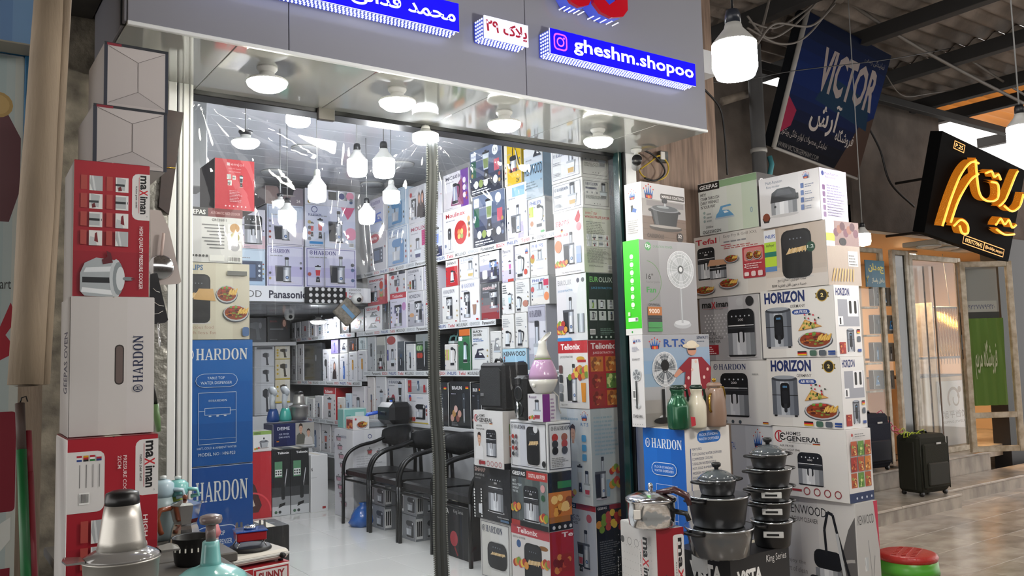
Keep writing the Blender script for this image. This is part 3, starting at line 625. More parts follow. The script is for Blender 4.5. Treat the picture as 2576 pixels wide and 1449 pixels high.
bulb('pendant_bulb', 985, 452, 514, 6.0, 43, G_IN, 'pendant bulb hanging before the pale blue mixer cartons', GP, ZC, hold=LBODY)
bulb('pendant_bulb', 923, 498, 566, 6.5, 40, G_IN, 'pendant bulb hanging lowest in the far corner of the upper cartons', GP, ZC)
bulb('pendant_bulb', 750, 268, 318, 4.3, 60, G_IN2, 'stubby bulb fixed high on the ceiling just behind the head beam', GP, ZC, hold=LBODY)
bulb('pendant_bulb', 1071, 316, 362, 4.2, 66, G_IN2, 'bright bulb partly hidden behind the top of the zip', GP, ZC, hold=LBODY)
p = deep(618, 330, 4.6); ufo_lamp('pendant_lamp', (p.x, p.y, ZC), .15, G_IN, 'flat mushroom pendant lamp above the red carton', GP, cord=ZC - p.z)
p = deep(705, 488, 6.2); ufo_lamp('pendant_lamp', (p.x, p.y, ZC), .10, G_IN, 'small flat pendant lamp beside the low pendant bulb', GP, cord=ZC - p.z)
p = at(801, 779, Z=2.065); ufo_lamp('pendant_lamp', (p.x, p.y, 2.065), .17, G_IN, 'mushroom lamp under the low rear ceiling', GP, cord=.06)
DISC = mat('ceiling_disc_plastic', 'b4b7ba', .45)
for i, (px, py, D) in enumerate(((768, 372, .21), (935, 462, .21), (1010, 412, .21), (690, 432, .22), (1145, 332, .22), (600, 255, .22))):
    o = empty('ceiling_disc', at(px, py, Z=3.223), 0, ['round unlit ceiling disc beside the white glare', 'round unlit ceiling disc above the corner pendant', 'round unlit ceiling disc behind the bright hanging pair', 'round unlit ceiling disc above the low pendant bulb', 'round unlit ceiling disc right of the zip', 'round unlit ceiling disc close to the head beam'][i], 'ceiling light', 'unlit round ceiling discs')
    MB().lathe([(0, 0), (D / 2, 0), (D / 2, -.018), (D * .46, -.024), (0, -.024)], 32).build('cover', DISC, o)
    MB().lathe([(D * .5, 0), (D * .53, 0), (D * .53, -.01), (D * .5, -.012)], 32).build('rim', LBODY, o)
# street bulbs
bulb('street_bulb', 1851, 20, 204, 2.55, 112, G_ST, 'big LED bulb hanging over the street beside the fascia', 'bulbs over the street', ZR, hold=mat('lamp_holder_slate', '2a2f3a', .3), cordm=LHOLD)
bulb('street_bulb', 2172, 560, 620, 6.4, 38, G_ST, 'LED bulb hanging behind the air fryer cartons', 'bulbs over the street', ZR)
bulb('street_bulb', 2572, 262, 378, 4.2, 66, G_ST, 'LED bulb cut by the picture edge beside the gold sign', 'bulbs over the street', ZR)
# added bulbs out of view, put in to light the carton fronts and street
for i, (x, y, z) in enumerate(((3.4, -.3, 2.9), (8.0, 1.3, 2.9))):
    o = empty('street_bulb', (x, y, z), 0, ['LED street bulb hung behind the viewer, facing the zip', 'LED street bulb hung over the street, facing the suitcases'][i], 'lamp', 'bulbs over the street')
    MB().lathe([(0, .18), (.02, .18), (.022, .15), (.026, .14)], 12).build('lamp_holder', LHOLD, o)
    MB().lathe([(.022, .145), (.05, .11), (.065, .1)], 20).build('bulb_body', LBODY, o)
    MB().lathe([(.065, .1), (.065, .035), (.05, .01), (.0, 0)], 10).build('diffuser', G_ST, o)
    MB().tube([(0, 0, .18), (0, 0, ZR - z)], .004, 6).build('cord', LCORD, o)

# ------------------------------------------------------------------ lit signs on the fascia
BEAD = glow('sign_edge_crystal', 1.0, 'cfd8ff'); EDGE = mat('sign_edge_plastic', '5a68b0', .25, emit='4058ff', es=.3)
def sign_box(label, x0, x1, z0, z1, art, y1=3.018, dep=.085, edge_sides=('b', 'l')):
    o = empty('light_box_sign', (x0, y1 - dep, z0), 0, label, 'sign'); w, h = x1 - x0, z1 - z0
    MB().box(.004, w - .004, .004, dep, .004, h - .004).build('body', EDGE, o)
    a = Art(w, h); art(a); b = MB(); b.box(0, w, -.002, .004, 0, h, 0, 'fff'); a.emit(b, (0, -.002, 0), (w, 0, 0), (0, 0, h), (0, -1, 0)); b.build('face', INKE, o)
    b = MB(); s = .016; rows = 4
    n = int(w / s)
    for i in range(n):
        for k in range(rows):
            x = (i + .5 + (k % 2) * .4) * s; y = .012 + k * (dep - .02) / rows + .008
            b.add([(x - .006, y, .003), (x, y - .007, .003), (x + .006, y, .003), (x, y + .007, .003), (x, y, -.003)], [(0, 1, 4), (1, 2, 4), (2, 3, 4), (3, 0, 4)])
    for i in range(int(h / s)):
        for k in range(rows):
            z = (i + .5) * s; y = .012 + k * (dep - .02) / rows + .008
            b.add([(.003, y, z - .006), (.003, y - .007, z), (.003, y, z + .006), (.003, y + .007, z), (-.003, y, z)], [(0, 4, 1), (1, 4, 2), (2, 4, 3), (3, 4, 0)])
    b.build('edge_crystals', BEAD, o)['kind'] = 'stuff'
    return o
BEAD.cycles.emission_sampling = 'NONE'; G_DIM.cycles.emission_sampling = 'NONE'
YS = 2.933
q0 = at(1382, 70, Y=YS); q1 = at(1750, 215, Y=YS); q2 = at(1382, 137, Y=YS)
def art_ig(a):
    a.rect(0, 0, 1, 1, '0a00f5'); k = a.w / a.h
    s = a.sub(.022, .2, .022 + .66 / k, .86)
    s.rrect(0, 0, 1, 1, 'ff5ad0', .26); s.rrect(.09, .09, .91, .91, '0a00f5', .24); s.ring(.5, .5, .28, .3, 'ff6ad8'); s.ell(.76, .76, .06, 'ff6ad8')
    a.txt('gheshm.shopoo', .145, .16, .985, .86, 'e6ecff', .022)
sign_box('long blue lit sign with a pink camera emblem and white lettering', q0.x, q1.x, (q1.z + q2.z) / 2, q0.z, art_ig)
q0 = at(1153, 10, Y=YS); q1 = at(1153, 81, Y=YS); q3 = at(640, 0, Y=YS)
def art_pe(a):
    a.rect(0, 0, 1, 1, '0a00f5'); a.txt(arabic('محمد فدائی'), .56, .16, .985, .84, 'e6ecff', .02); a.txt('۰۹۳۵', .1, .3, .5, .78, 'e6ecff', .02)
sign_box('long blue lit sign with white Persian lettering, cut by the top edge', q3.x - .25, q0.x, q1.z, q0.z, art_pe)
q0 = at(1217, 38, Y=YS); q1 = at(1329, 118, Y=YS); q2 = at(1217, 95, Y=YS)
def art_29(a): a.rect(0, 0, 1, 1, 'dfe0f6'); a.txt(arabic('پلاک ۲۹'), .03, .12, .97, .86, '8c1a2c', .03)
sign_box('small white lit house number sign with dark red lettering', q0.x, q1.x, (q1.z + q2.z) / 2, q0.z, art_29)
RED = mat('red_acrylic_letter', 'b01222', .12, coat=.8, emit='c01020', es=.15)
for i, (xa, xb, ya) in enumerate(((1425, 1490, 8), (1495, 1580, 32))):
    p0 = at(xa, ya, Y=2.93); p1 = at(xb, ya, Y=2.93); w = p1.x - p0.x
    pts = [(0, .30), (0, .05), (w * .2, .012), (w * .5, 0), (w * .85, .02), (w, .06), (w, .30), (w * .7, .30), (w * .7, .1), (w * .45, .06), (w * .25, .09), (w * .25, .30)]
    o = empty('sign_letter', (p0.x, 2.93, p0.z), 0, ['red raised sign letter at the top edge, left of the pair', 'red raised sign letter at the top edge, right of the pair'][i], 'sign letter', 'red raised letters')
    MB().prism(pts, 0, .02).build('letter_face', RED, o); MB().prism([(x * .98 + .002, z) for x, z in pts], .02, .085).build('letter_edge', EDGE, o)
    b = MB()
    for k in range(6):
        for x in range(5): b.add([(w * .1 + x * w * .18 - .006, .03 + .008 * k, .0), (w * .1 + x * w * .18 + .006, .03 + .008 * k, .0), (w * .1 + x * w * .18, .036 + .008 * k, -.004)], [(0, 1, 2)])
    b.build('edge_crystals', BEAD, o)['kind'] = 'stuff'
# ------------------------------------------------------------------ cartons stacked outside, right of the door
def a_lines(c='888', n=8, x0=.12, x1=.88, y0=.1, y1=.6, seed=1): return lambda a: a.lines(x0, y0, x1, y1, n, c, seed)
def A(*cmds):                          # compose print commands
    def f(a):
        for c in cmds: c(a)
    return f
def t(s, x0, y0, x1, y1, c='222', b=0.0, rot=0): return lambda a: a.txt(s, x0, y0, x1, y1, c, b, rot)
def r(x0, y0, x1, y1, c): return lambda a: a.rect(x0, y0, x1, y1, c)
def rr(x0, y0, x1, y1, c, q=.2): return lambda a: a.rrect(x0, y0, x1, y1, c, q)
def k(name, x0, y0, x1, y1, c=None): return lambda a: ic(a, name, x0, y0, x1, y1, c)
def e(x, y, q, c): return lambda a: a.ell(x, y, q, c)
def ln(x0, y0, x1, y1, n, c='777', seed=1, fill=.45): return lambda a: a.lines(x0, y0, x1, y1, n, c, seed, fill)
def fr(x0, y0, x1, y1, tk, c): return lambda a: a.frame(x0, y0, x1, y1, tk, c)
def hd(x0, y0, x1, y1, c='1d2c5e', rot=0, em=True): return lambda a: hardon(a, x0, y0, x1, y1, c, rot, em)
def dots(x0, x1, y, n, c, q=.02, ringed=False): return lambda a: [(a.ring if ringed else a.ell)(x0 + (x1 - x0) * i / max(n - 1, 1), y, q, *((.25, c) if ringed else (c,))) for i in range(n)]
def mx(x0, y0, x1, y1, c='1b1b1d', rot=0): return lambda a: maximan(a, x0, y0, x1, y1, c, rot)
def wash(cols, x0=0, y0=0, x1=1, y1=1, vert=False): return lambda a: a.grad(x0 + .004, y0 + .004, x1 - .004, y1 - .004, cols, vert)
GR = 'cartons stacked outside beside the door'
ZF = 0.0
WX = 4.0
# -- row nearest the street: vacuum cleaner, grey fryer, two fryers with plates, Arabic fryer, rice cooker
ken_f = A(wash(['c9c8c8', 'd2d0cf', 'dad8d6', 'dcdad8']), lambda a: a.poly([(.55, .02), (.99, .02), (.99, .9), (.9, .8), (.72, .45)], '6a6867'), lambda a: a.ring(1.0, .3, .42, .08, 'b7b5b2', a0=95, a1=265), t('KENWOOD', .06, .86, .62, .93, '222428', .0), t('VACUUM CLEANER', .1, .8, .5, .835, '333'), t('Enjoy the', .02, .46, .3, .5, '8a8784'), t('art of clean', .02, .4, .32, .44, '8a8784'), k('vac', .3, .14, .98, .93), t('2200W', .38, .18, .72, .24, 'c8b4b0', .02))
ken_s = A(r(0, .0, 1, 1, 'b9b8b6'), t('KENWOOD', .08, .84, .8, .91, '3a3a3c'), lambda a: a.poly([(.82, 1), (1, 1), (1, .62)], 'c03a52'), lambda a: a.line([(.5, .1), (.58, .5), (.5, .72)], .02, '7d7f80'), lambda a: a.line([(.62, .1), (.66, .45), (.76, .6)], .02, '7d7f80'), k('part', .3, .5, .46, .6, 0), r(.6, .1, .86, .24, '8d8f92'))
c_ken = carton('big white carton showing a canister vacuum cleaner, bottom of the street-side column', 1975, 2152, 2216, 1268, 1300, X=WX, zb=ZF, col='cfcecc', L=ken_f, R=ken_s, group=GR, yaw=math.radians(-4))
gen_s = A(r(0, 0, 1, 1, 'd6d3d1'), r(0, 0, 1, .13, '26365c'), lambda a: [ic(a, 'food', .1 + .28 * (i % 3), .2 + .22 * (i // 3), .34 + .28 * (i % 3), .4 + .22 * (i // 3), 'rog'[(i * 2) % 3] if i % 2 else None) for i in range(9)], e(.14, .93, .04, 'b0403a'), ln(.25, .9, .8, .96, 2, '888'), dots(.2, .8, .065, 4, 'cfd6e4', .03))
def homesg(model=True): return A(lambda a: a.ring(.1, .86, .07, .22, 'b8242c', a0=60, a1=300), r(.08, .8, .1, .92, 'b8242c'), r(.12, .85, .155, .875, '222'), lambda a: a.ring(.15, .86, .045, .3, '222', a0=30, a1=330), t('H⌂MES' if False else 'HOMES', .2, .885, .4, .935, '26282c', .01), t('GENERAL', .2, .795, .66, .87, '1c1d20', .02), t('New Generation of Appliances', .22, .765, .54, .785, '666'), k('flag', .56, .765, .66, .785), t('AIR FRYER', .1, .71, .3, .74, '2a2a2c'), t('Model: HGAF 2046', .1, .655, .38, .685, '2a2a2c'))
gen_f = A(wash(['dedcda', 'e2e0de', 'e4e2e0']), homesg(), k('fryer', .3, .17, .72, .66), e(.2, .1, .045, '3a2420'), r(.25, .085, .38, .115, 'a03036'), dots(.45, .86, .1, 4, '9a4046', .045, True))
c_gen = carton('white carton with black serif heading and an air fryer, above the vacuum cleaner carton', 1947, 2139, 2194, 1083, 1268, X=WX - .02, col='e0dedc', L=gen_f, R=gen_s, on=c_ken, group=GR)
def hor(a):
    A(wash(['dcd9d6', 'e2e0dd', 'e4e2df']), t('HORIZON', .06, .8, .62, .97, '1e2f66', .045), t('GERMANY', .42, .72, .62, .765, '333', .005), rr(.44, .62, .68, .69, '2a4a92', .2), t('AIR FRYER', .47, .635, .65, .675, 'fff', .01), k('badge', .76, .78, .94, .96), k('fryer_tall', .03, .14, .46, .76), k('plate', .5, .1, .96, .42), k('pizza', .52, .38, .84, .64), k('flag', .5, .03, .62, .09), rr(.66, .02, .75, .1, '4a6a5a', .2), rr(.78, .02, .87, .1, '5a626c', .2), r(.9, .06, .99, .09, '2a4a92'), r(.9, .03, .99, .05, '2a4a92'))(a)
def hor_s(a):
    A(r(0, 0, 1, 1, 'dcdad8'), t('HORIZON', .06, .85, .6, .96, '1e2f66', .04), r(.12, .42, .95, .8, '9a9ca4'), r(.5, .56, .92, .8, 'e8e8ea'), rr(.56, .6, .66, .78, '222', .3), rr(.76, .6, .86, .78, '222', .3), r(.1, .44, .3, .56, 'ececee'), rr(.16, .45, .22, .54, '333', .3), k('fryer_tall', .38, .06, .72, .4), k('food', .1, .04, .34, .2, 'r'), k('flag', .8, .32, .92, .38), rr(.8, .2, .93, .28, '5a626c', .2), r(.8, .06, .94, .1, '2a4a92'))(a)
c_h2 = carton('white carton with big navy heading and kebab plate, lower of the identical pair', 1932, 2124, 2177, 898, 1083, X=WX, col='e2e0dd', L=hor, R=hor_s, on=c_gen, group=GR)
c_h1 = carton('white carton with big navy heading and kebab plate, upper of the identical pair', 1916, 2107, 2165, 716, 898, X=WX - .01, col='e2e0dd', L=hor, R=hor_s, on=c_h2, group=GR)
phi_f = A(wash(['b7a698', 'c2b3a6', 'cabdb2', 'c6b8ab'], vert=False), r(0, 0, 1, .2, 'd3ccc6'), lambda a: a.grad(.004, .2, .996, .35, ['c9bdb2', 'c2b5aa'], True), rr(.0, .62, .2, .98, 'e6e8ee', .05), t('PHILIPS', .02, .84, .19, .9, '2a54a8', .02), r(.0, .62, .2, .78, 'b5d84a'), t('Airfryer', .03, .69, .17, .75, '34402a', .01), r(0, .54, .2, .62, '2f7a6a'), r(0, .38, .2, .54, 'b9d642'), r(0, .3, .2, .38, '5f86b8'), k('fryer_dark', .24, .14, .82, .94), e(.76, .62, .07, '1f4a38'), t('1.2', .71, .6, .81, .65, 'e6f0ea', .01), t(arabic('مقلاة هوائية شهية مع'), .2, .1, .66, .17, '3a3a3c'), t(arabic('نسبة دهون أقل لغاية 90%'), .1, .02, .66, .09, '2a2a2c', .01))
phi_s = A(r(0, 0, 1, 1, 'a89a8e'), r(0, .62, 1, 1, '8a7270'), r(.0, .6, .25, 1, 'dfe3ea'), r(0, .68, .25, .8, 'b5d84a'), lambda a: [a.ell(.3 + .1 * i, .82 + .05 * (i % 3), .08, ['6a4250', '8a5a4a', '503038'][i % 3]) for i in range(7)], rr(.38, .62, .6, .74, '16161a', .4), r(.62, .3, .92, .54, 'd8d8d6'), ln(.64, .32, .9, .5, 4, '777'), lambda a: [a.line([(.1 + .09 * i, .06), (.2 + .08 * i, .26)], .03, 'c9a868') for i in range(8)])
c_ph = carton('beige glossy carton with a black air fryer of chips and green strips', 1925, 2085, 2163, 552, 717, X=WX - .02, col='b9aca1', L=phi_f, R=phi_s, on=c_h1, m=INKW, group=GR)
rice_f = A(wash(['d8d6d8', 'deddde', 'e3e1e2']), t('Multi-Function', .12, .86, .4, .92, '5a6a80'), t('Rice cooker', .13, .78, .36, .83, '5a6a80'), k('rice', .17, .17, .66, .78), lambda a: a.poly([(.04, .2), (.18, .2), (.15, .1), (.07, .1)], '2a2522'), e(.11, .21, .06, '7a3a22'), lambda a: [ic(a, 'part', .7, .66 - .14 * i, .75, .76 - .14 * i, i) or a.rrect(.7, .66 - .14 * i, .75, .76 - .14 * i, '4a6aa8', .2) or a.lines(.77, .67 - .14 * i, .92, .75 - .14 * i, 2, '8a93a8', i) for i in range(4)], rts(.0, 0, .0, 0) if False else k('crown', .74, .82, .86, .97))
rice_s = A(r(0, 0, 1, 1, 'cbc4dc'), e(.12, .9, .05, '3a4a8a'), t('Multi-Function', .2, .88, .7, .93, '6a6a9a'), t('Rice cooker', .2, .82, .6, .86, '6a6a9a'), lambda a: [a.rrect(.08, .58 - .13 * i, .18, .68 - .13 * i, '6a4a7a', .2) for i in range(5)], ln(.24, .1, .94, .72, 12, '8a86a8', 3))
carton('white carton with a silver rice cooker on top of the chips air fryer carton', 1911, 2067, 2131, 420, 552, X=WX - .03, col='dcdadb', L=rice_f, R=rice_s, on=c_ph, m=INKG, group=GR, yaw=math.radians(3))
# -- second column, deeper
c_rtsw = carton('pale grey carton with a blue crown behind the stacked pots', 1849, 1950, 1990, 1073, 1090, X=WX + .04, zb=ZF, dr=.2, col='cfd0d4', L=A(wash(['c3c5cb', 'cfd1d6', 'd6d7db']), t('TAL', .0, .86, .1, .9, '2a4f9a'), rts and (lambda a: rts(a, .5, .8, .74, .985))), group=GR)
har_f = A(wash(['dcdad9', 'e3e1e0']), hd(.06, .86, .64, .95), k('fryer', .12, .1, .72, .82), k('flag', .88, .03, .97, .06), dots(.25, .5, .04, 3, '44505a', .025), ln(.74, .78, .9, .82, 1, 'aaa'))
c_har = carton('white carton showing a black topped air fryer, behind the thermos jugs', 1790, 1940, 1960, 906, 1072, X=WX + .03, dr=.3, col='e0dedd', L=har_f, on=c_rtsw, group=GR)
max_f = A(wash(['98969a', 'b5b3b6', 'cfcdd0', 'c2c0c3']), lambda a: [a.ell(.1 + .06 * (i % 8) + .03 * ((i // 8) % 2), .72 - .05 * (i // 8), .012, 'd8d6d9', n=6) for i in range(64)], mx(.06, .8, .52, .93), e(.7, .9, .055, 'd6d6d8'), e(.86, .9, .065, '2f2f32'), t('DIGITAL', .04, .4, .3, .45, '4a484c'), t('POWER HEATER', .04, .34, .4, .38, '4a484c'), t('AIR FRYER', .04, .28, .36, .32, '4a484c'), r(.0, .1, .32, .25, 'a02430'), ln(.02, .11, .3, .24, 4, 'e8d0d2'), k('fryer', .44, .04, .98, .8), t('18099', .06, .02, .16, .05, '333'))
c_max = carton('grey dotted carton with a silver air fryer beside the upper plate carton', 1762, 1917, 1940, 738, 906, X=WX + .03, dr=.3, col='b6b4b8', L=max_f, on=c_har, group=GR)
tef_f = A(wash(['d3cbc6', 'dcd5d0', 'dedad6', 'd6d0cb']), t('Tefal', .03, .86, .34, .95, 'b8303a', .02), r(.38, .87, .384, .96, '999'), t('Easy Fry & Grill XXL', .44, .91, .9, .965, '77716e'), ln(.44, .84, .92, .89, 1, '8a8a90'), ln(.44, .74, .96, .8, 2, 'b8605e', 4), r(.4, .8, .54, .812, 'c04048'), k('fryer', .02, .28, .34, .82), k('fryer', .2, .28, .5, .56), lambda a: a.poly([(.2, .5), (.48, .5), (.46, .58), (.24, .6)], 'd9a684'), rr(.7, .24, .99, .72, 'b8404a', .06), rr(.72, .5, .97, .7, 'd58a88', .1), k('plate', .74, .5, .85, .68), k('plate', .84, .5, .96, .68), ln(.76, .38, .97, .48, 3, 'e8c6c6', 2), t('2', .73, .4, .76, .46, 'fff'), rr(.73, .27, .79, .33, 'f0e0e0', .2), rr(.82, .26, .88, .34, 'e8d0d0', .3), rr(.91, .26, .97, .34, 'e8d0d0', .2), k('plate', .46, .5, .66, .66), k('plate', .02, .04, .32, .22), k('plate', .38, .1, .66, .3))
c_tef = carton('cream carton with red heading, an open grill fryer and food plates', 1748, 1932, 1945, 568, 736, X=WX + .02, dr=.3, col='d9d2cd', L=tef_f, on=c_max, group=GR)
gee_f = A(wash(['d4d6d4', 'd9dcd8', 'd6dcd2', 'c9d6c4']), r(0, .84, .38, .99, '1a1b1d'), t('GEEPAS', .03, .875, .35, .955, 'f0f0f0', .02), r(.38, .86, 1, .99, '8fae88'), t('HEY!', .04, .74, .14, .8, '222', .01), t('STEAM THROUGH', .04, .66, .37, .72, '2a2a2c', .01), t('EVERY WRINKLE', .04, .58, .36, .64, '2a2a2c', .01), t('IN YOUR WAY', .04, .5, .3, .56, '2a2a2c', .01), k('iron', .28, .22, .62, .56, '6aa4d0'), lambda a: [a.ell(.1, .42 - .08 * i, .02, '9aa') for i in range(3)], ln(.14, .24, .26, .44, 3, '99a0a0'), t('2000w', .12, .12, .25, .16, '333'), t('GGS25022N', .06, .02, .38, .08, '222', .01), t('0', .88, .28, .92, .38, '7a9ab8'))
gee_s = A(r(0, 0, 1, 1, '2b2c2e'), t('GEEPAS', .1, .8, .9, .9, 'e8e8e8', .02))
carton('white and green carton with a blue steam iron, top of the inner column', 1758, 1909, 1934, 432, 562, X=WX + .02, dr=.26, col='d4d8d2', L=gee_f, R=gee_s, on=c_tef, m=INKW, group=GR, yaw=math.radians(4))
# -- third column against the pillar
fl_l = A(wash(['1b6fd0', '1468c8', '1260bc']), hd(.06, .905, .94, .948, 'e8f0fa'), lambda a: (a.rrect(.2, .78, .8, .84, 'dfeaf6', .2), a.rrect(.21, .783, .79, .837, '1564c2', .19)), t('FLOOR STANDING', .28, .813, .72, .824, 'e8f0fa'), t('WATER DISPENSER', .27, .796, .73, .807, 'e8f0fa'), k('disp', .3, .3, .8, .74))
fl_r = A(r(0, 0, 1, 1, 'dcd8d2'), rr(.26, .93, .8, .985, '2a6ab8', .2), t('FLOOR STANDING', .32, .962, .74, .974, 'e8f0fa'), t('WATER DISPENSER', .3, .942, .76, .954, 'e8f0fa'), t('FEATURES:', .14, .9, .36, .911, '3a4a6a'), lambda a: [a.txt(s_, .14, .876 - .021 * i, .14 + .05 * len(s_) ** .93 * .62, .888 - .021 * i, '3a4a6a') for i, s_ in enumerate(('TOP LOADING WATER DISPENSER', 'COMPRESSOR COOLING', '5 GALLON WATER BOTTLE', 'HOT, COLD & AMBIENT WATER', 'MODERN DESIGN WITH STYLISH', 'FOOD GRADE SUS STAINLESS', 'SAFETY LOCK DESIGN'))], r(.1, .7, .115, .91, '2a4a8a'))
c_flo = carton('tall blue and white water dispenser carton under the fan cartons', 1627, 1727, 1846, 1080, 1200, Y=3.08, zb=ZF, col='1565c4', top='d8d4ce', L=fl_l, R=fl_r, group=GR)
rt_r = A(lambda a: a.grad(.004, .004, .996, .996, ['8f8b86', 'a09c98', 'a8a8aa', '8fa6ba', '86a4c2', '94a8be', 'a6a8ae'], True), lambda a: rts(a, .08, .83, .26, .97, text=False), t('R.T.S', .3, .86, .62, .95, '24509a', .03), t('50WATT', .8, .945, .98, .98, '2a3a5a', .01), ln(.8, .915, .98, .935, 1, '456'), k('fan', .1, .04, .5, .8, '6a7076'), r(.24, .04, .28, .4, '1d1e20'), lambda a: a.ell(.3, .66, .06, '1a1a1c'), lambda a: a.ell(.24, .06, .13, '222326', ry=.035),
    lambda a: (a.poly([(.56, .3), (.96, .3), (1, .62), (.86, .74), (.66, .74), (.5, .62), (.5, .56), (.6, .58)], '8a2430'), a.poly([(.66, .28), (.84, .28), (.8, .72), (.7, .72)], 'dcdad8'), a.poly([(.5, .62), (.42, .54), (.46, .52), (.56, .58)], 'c99078'), a.ell(.71, .82, .07, 'c9937a', ry=.06), a.ell(.7, .87, .13, 'd9cbb0', ry=.03), a.ell(.71, .89, .08, 'e2d6be', ry=.04), a.rect(.65, .82, .77, .84, '1c1c20'), [a.ell(.58 + .06 * i, .42 + .09 * (i % 4), .02, 'e0c0b8', n=6) for i in range(7)]))
rt_l = A(r(0, 0, 1, 1, 'd9d7d8'), lambda a: rts(a, .25, .9, .5, .97, text=False), t('R.T.S', .52, .92, .86, .95, '24509a', .02), ln(.2, .82, .8, .88, 4, '99a'), t('50WATT', .2, .72, .8, .745, '444'), k('fan', .15, .2, .85, .68, '6a7076'), r(.42, .2, .5, .5, '222'), k('bar', .2, .3, .42, .4), t('STAND FAN', .15, .1, .85, .135, '222', .02), dots(.15, .85, .03, 5, '999', .03))
c_rf = carton('carton with a black stand fan and a boy in a red shirt and hat', 1587, 1625, 1788, 842, 1080, Y=3.30, col='b9b7b8', L=rt_l, R=rt_r, on=c_flo, group=GR)
dp_r = A(wash(['8f8e90', '9a999c', '9e9da0']), e(.15, .93, .055, '3f9a4a'), t('Dp', .11, .905, .19, .955, 'fff', .01), t('DURATION POWER', .24, .92, .58, .945, '5a8a60'), lambda a: a.ring(.1, .56, .26, .03, '5f8a50', a0=-80, a1=85), t('16"', .1, .58, .22, .64, '333'), t('Rechargeable', .1, .535, .34, .565, '777'), t('Fan', .1, .44, .26, .5, '3f9a4a', .02), k('fan', .44, .06, .97, .9), t('DP-F905AL', .12, .3, .32, .325, '333'), r(.1, .2, .34, .29, 'b8703a'), t('9000', .12, .22, .3, .27, 'f4e4d4', .02), r(.1, .165, .34, .195, '3a3c3e'), r(.1, .12, .34, .16, '3a3c3e'), r(.1, .07, .34, .13, '4f9a5a'), r(.1, .03, .34, .065, '4f9a5a'))
dp_l = A(r(0, .065, 1, 1, '3fc81e'), r(0, 0, 1, .065, 'd6d6d4'), dots(.4, .6, .03, 1, '3f9a4a', .05), lambda a: [(a.rrect(.4, .8 - .085 * i, .62, .85 - .085 * i, 'dff5d8', .4), a.rect(.44, .785 - .085 * i, .58, .79 - .085 * i, 'c8f0b8')) for i in range(7)], r(.2, .14, .8, .18, 'eef2ea'), k('bar', .62, .14, .8, .18), rr(.2, .2, .34, .24, 'c8e8b8', .1))
c_dp = carton('grey carton with a pedestal fan and a bright green side', 1571, 1616, 1753, 601, 842, Y=3.31, col='b4b3b5', L=dp_l, R=dp_r, on=c_rf, group=GR)
cas_r = A(r(0, 0, 1, 1, '8d8480'), r(0, .72, 1, 1, 'cfcdce'), r(0, .42, 1, .72, 'a9a4a2'), r(.1, .6, .96, .7, '8f8b8a'), r(0, .0, 1, .42, '7d6a5e'), lambda a: [a.line([(0, .1 + .1 * i), (1, .06 + .1 * i)], .006, '6a584c') for i in range(4)], lambda a: rts(a, .03, .7, .28, .98, text=False), rr(.42, .74, .98, .84, '5a5552', .04), t('MARBLE COATING', .45, .765, .96, .815, 'e6e4e2', .015), lambda a: a.ell(.52, .24, .38, '4a4440', ry=.06), k('pot', .14, .24, .88, .78), t('CASSEROLE', .08, .05, .46, .12, '5a4e48', .02), e(.84, .1, .075, '4a4340'), t('32', .79, .09, .88, .15, 'e0dcd8', .02))
cas_l = A(r(0, 0, 1, 1, 'd5d3d4'), lambda a: rts(a, .22, .7, .68, .9, text=False), rr(.25, .46, .75, .64, 'eceaea', .1), r(.35, .5, .5, .62, '333'), lambda a: a.poly([(.4, .5), (.66, .48), (.7, .54), (.5, .57)], '3a5a9a'), ln(.14, .14, .86, .38, 7, 'aaa', 6), dots(.2, .8, .06, 5, 'bbb', .04, True))
carton('casserole carton with a black pot on a wooden table, top of the pillar column', 1573, 1618, 1724, 456, 600, Y=3.33, col='cfcccc', L=cas_l, R=cas_r, on=c_dp, group=GR, yaw=math.radians(5))
# -- low front: black pot carton and pressure cooker carton
vis = lambda a: (a.txt('ViSTA', .28, .1, .8, .34, 'f0f0ee', .04),)
c_vis = carton('black carton with white slanted lettering under the stacked pots', 1700, 1838, 1992, 1408, 1449, Y=2.62, zb=ZF, col='1b1b1d', edge='3a3a3c', top='222224', L=A(r(0, 0, 1, 1, '1a1a1c'), t('ViSTA', .3, .8, .86, .93, 'ececea', .05), rr(.34, .85, .62, .985, 'd8d8d6', .1)), R=A(r(0, 0, 1, 1, '1c1c1e'), t('ViSTA', .1, .78, .52, .9, 'ececea', .05), t('King Series', .6, .9, .95, .97, 'd8d8d6')), group=GR)
mp_l = A(wash(['d8d6d4', 'dedcda']), lambda a: [a.ell(.06 + .075 * (i % 13), .06 + .045 * (i // 13), .008, 'aaa8a6', n=5) for i in range(13 * 20)], e(.18, .9, .055, '555'), lambda a: (a.ring(.38, .9, .06, .12, '666'), a.ring(.58, .9, .06, .12, '666')), mx(.66, .6, .9, .95, rot=-90), t('7.0 L', .08, .3, .3, .58, 'b02430', .02, -90), t('Pressure cooker', .02, .45, .06, .78, '888', 0, -90), k('cooker_up', .2, .02, .95, .5))
mp_r = A(r(0, 0, 1, 1, '8e1a26'), rr(.6, .4, 1.0, .96, 'dcdad8', .2), mx(.66, .42, .94, .94, rot=-90), k('cooker_up', .06, .3, .62, .86))
c_mp = carton('white carton with a red side below the steel pressure cooker', 1568, 1652, 1728, 1334, 1380, Y=2.74, zb=ZF, col='dad8d6', L=mp_l, R=mp_r, group=GR, yaw=math.radians(-10))
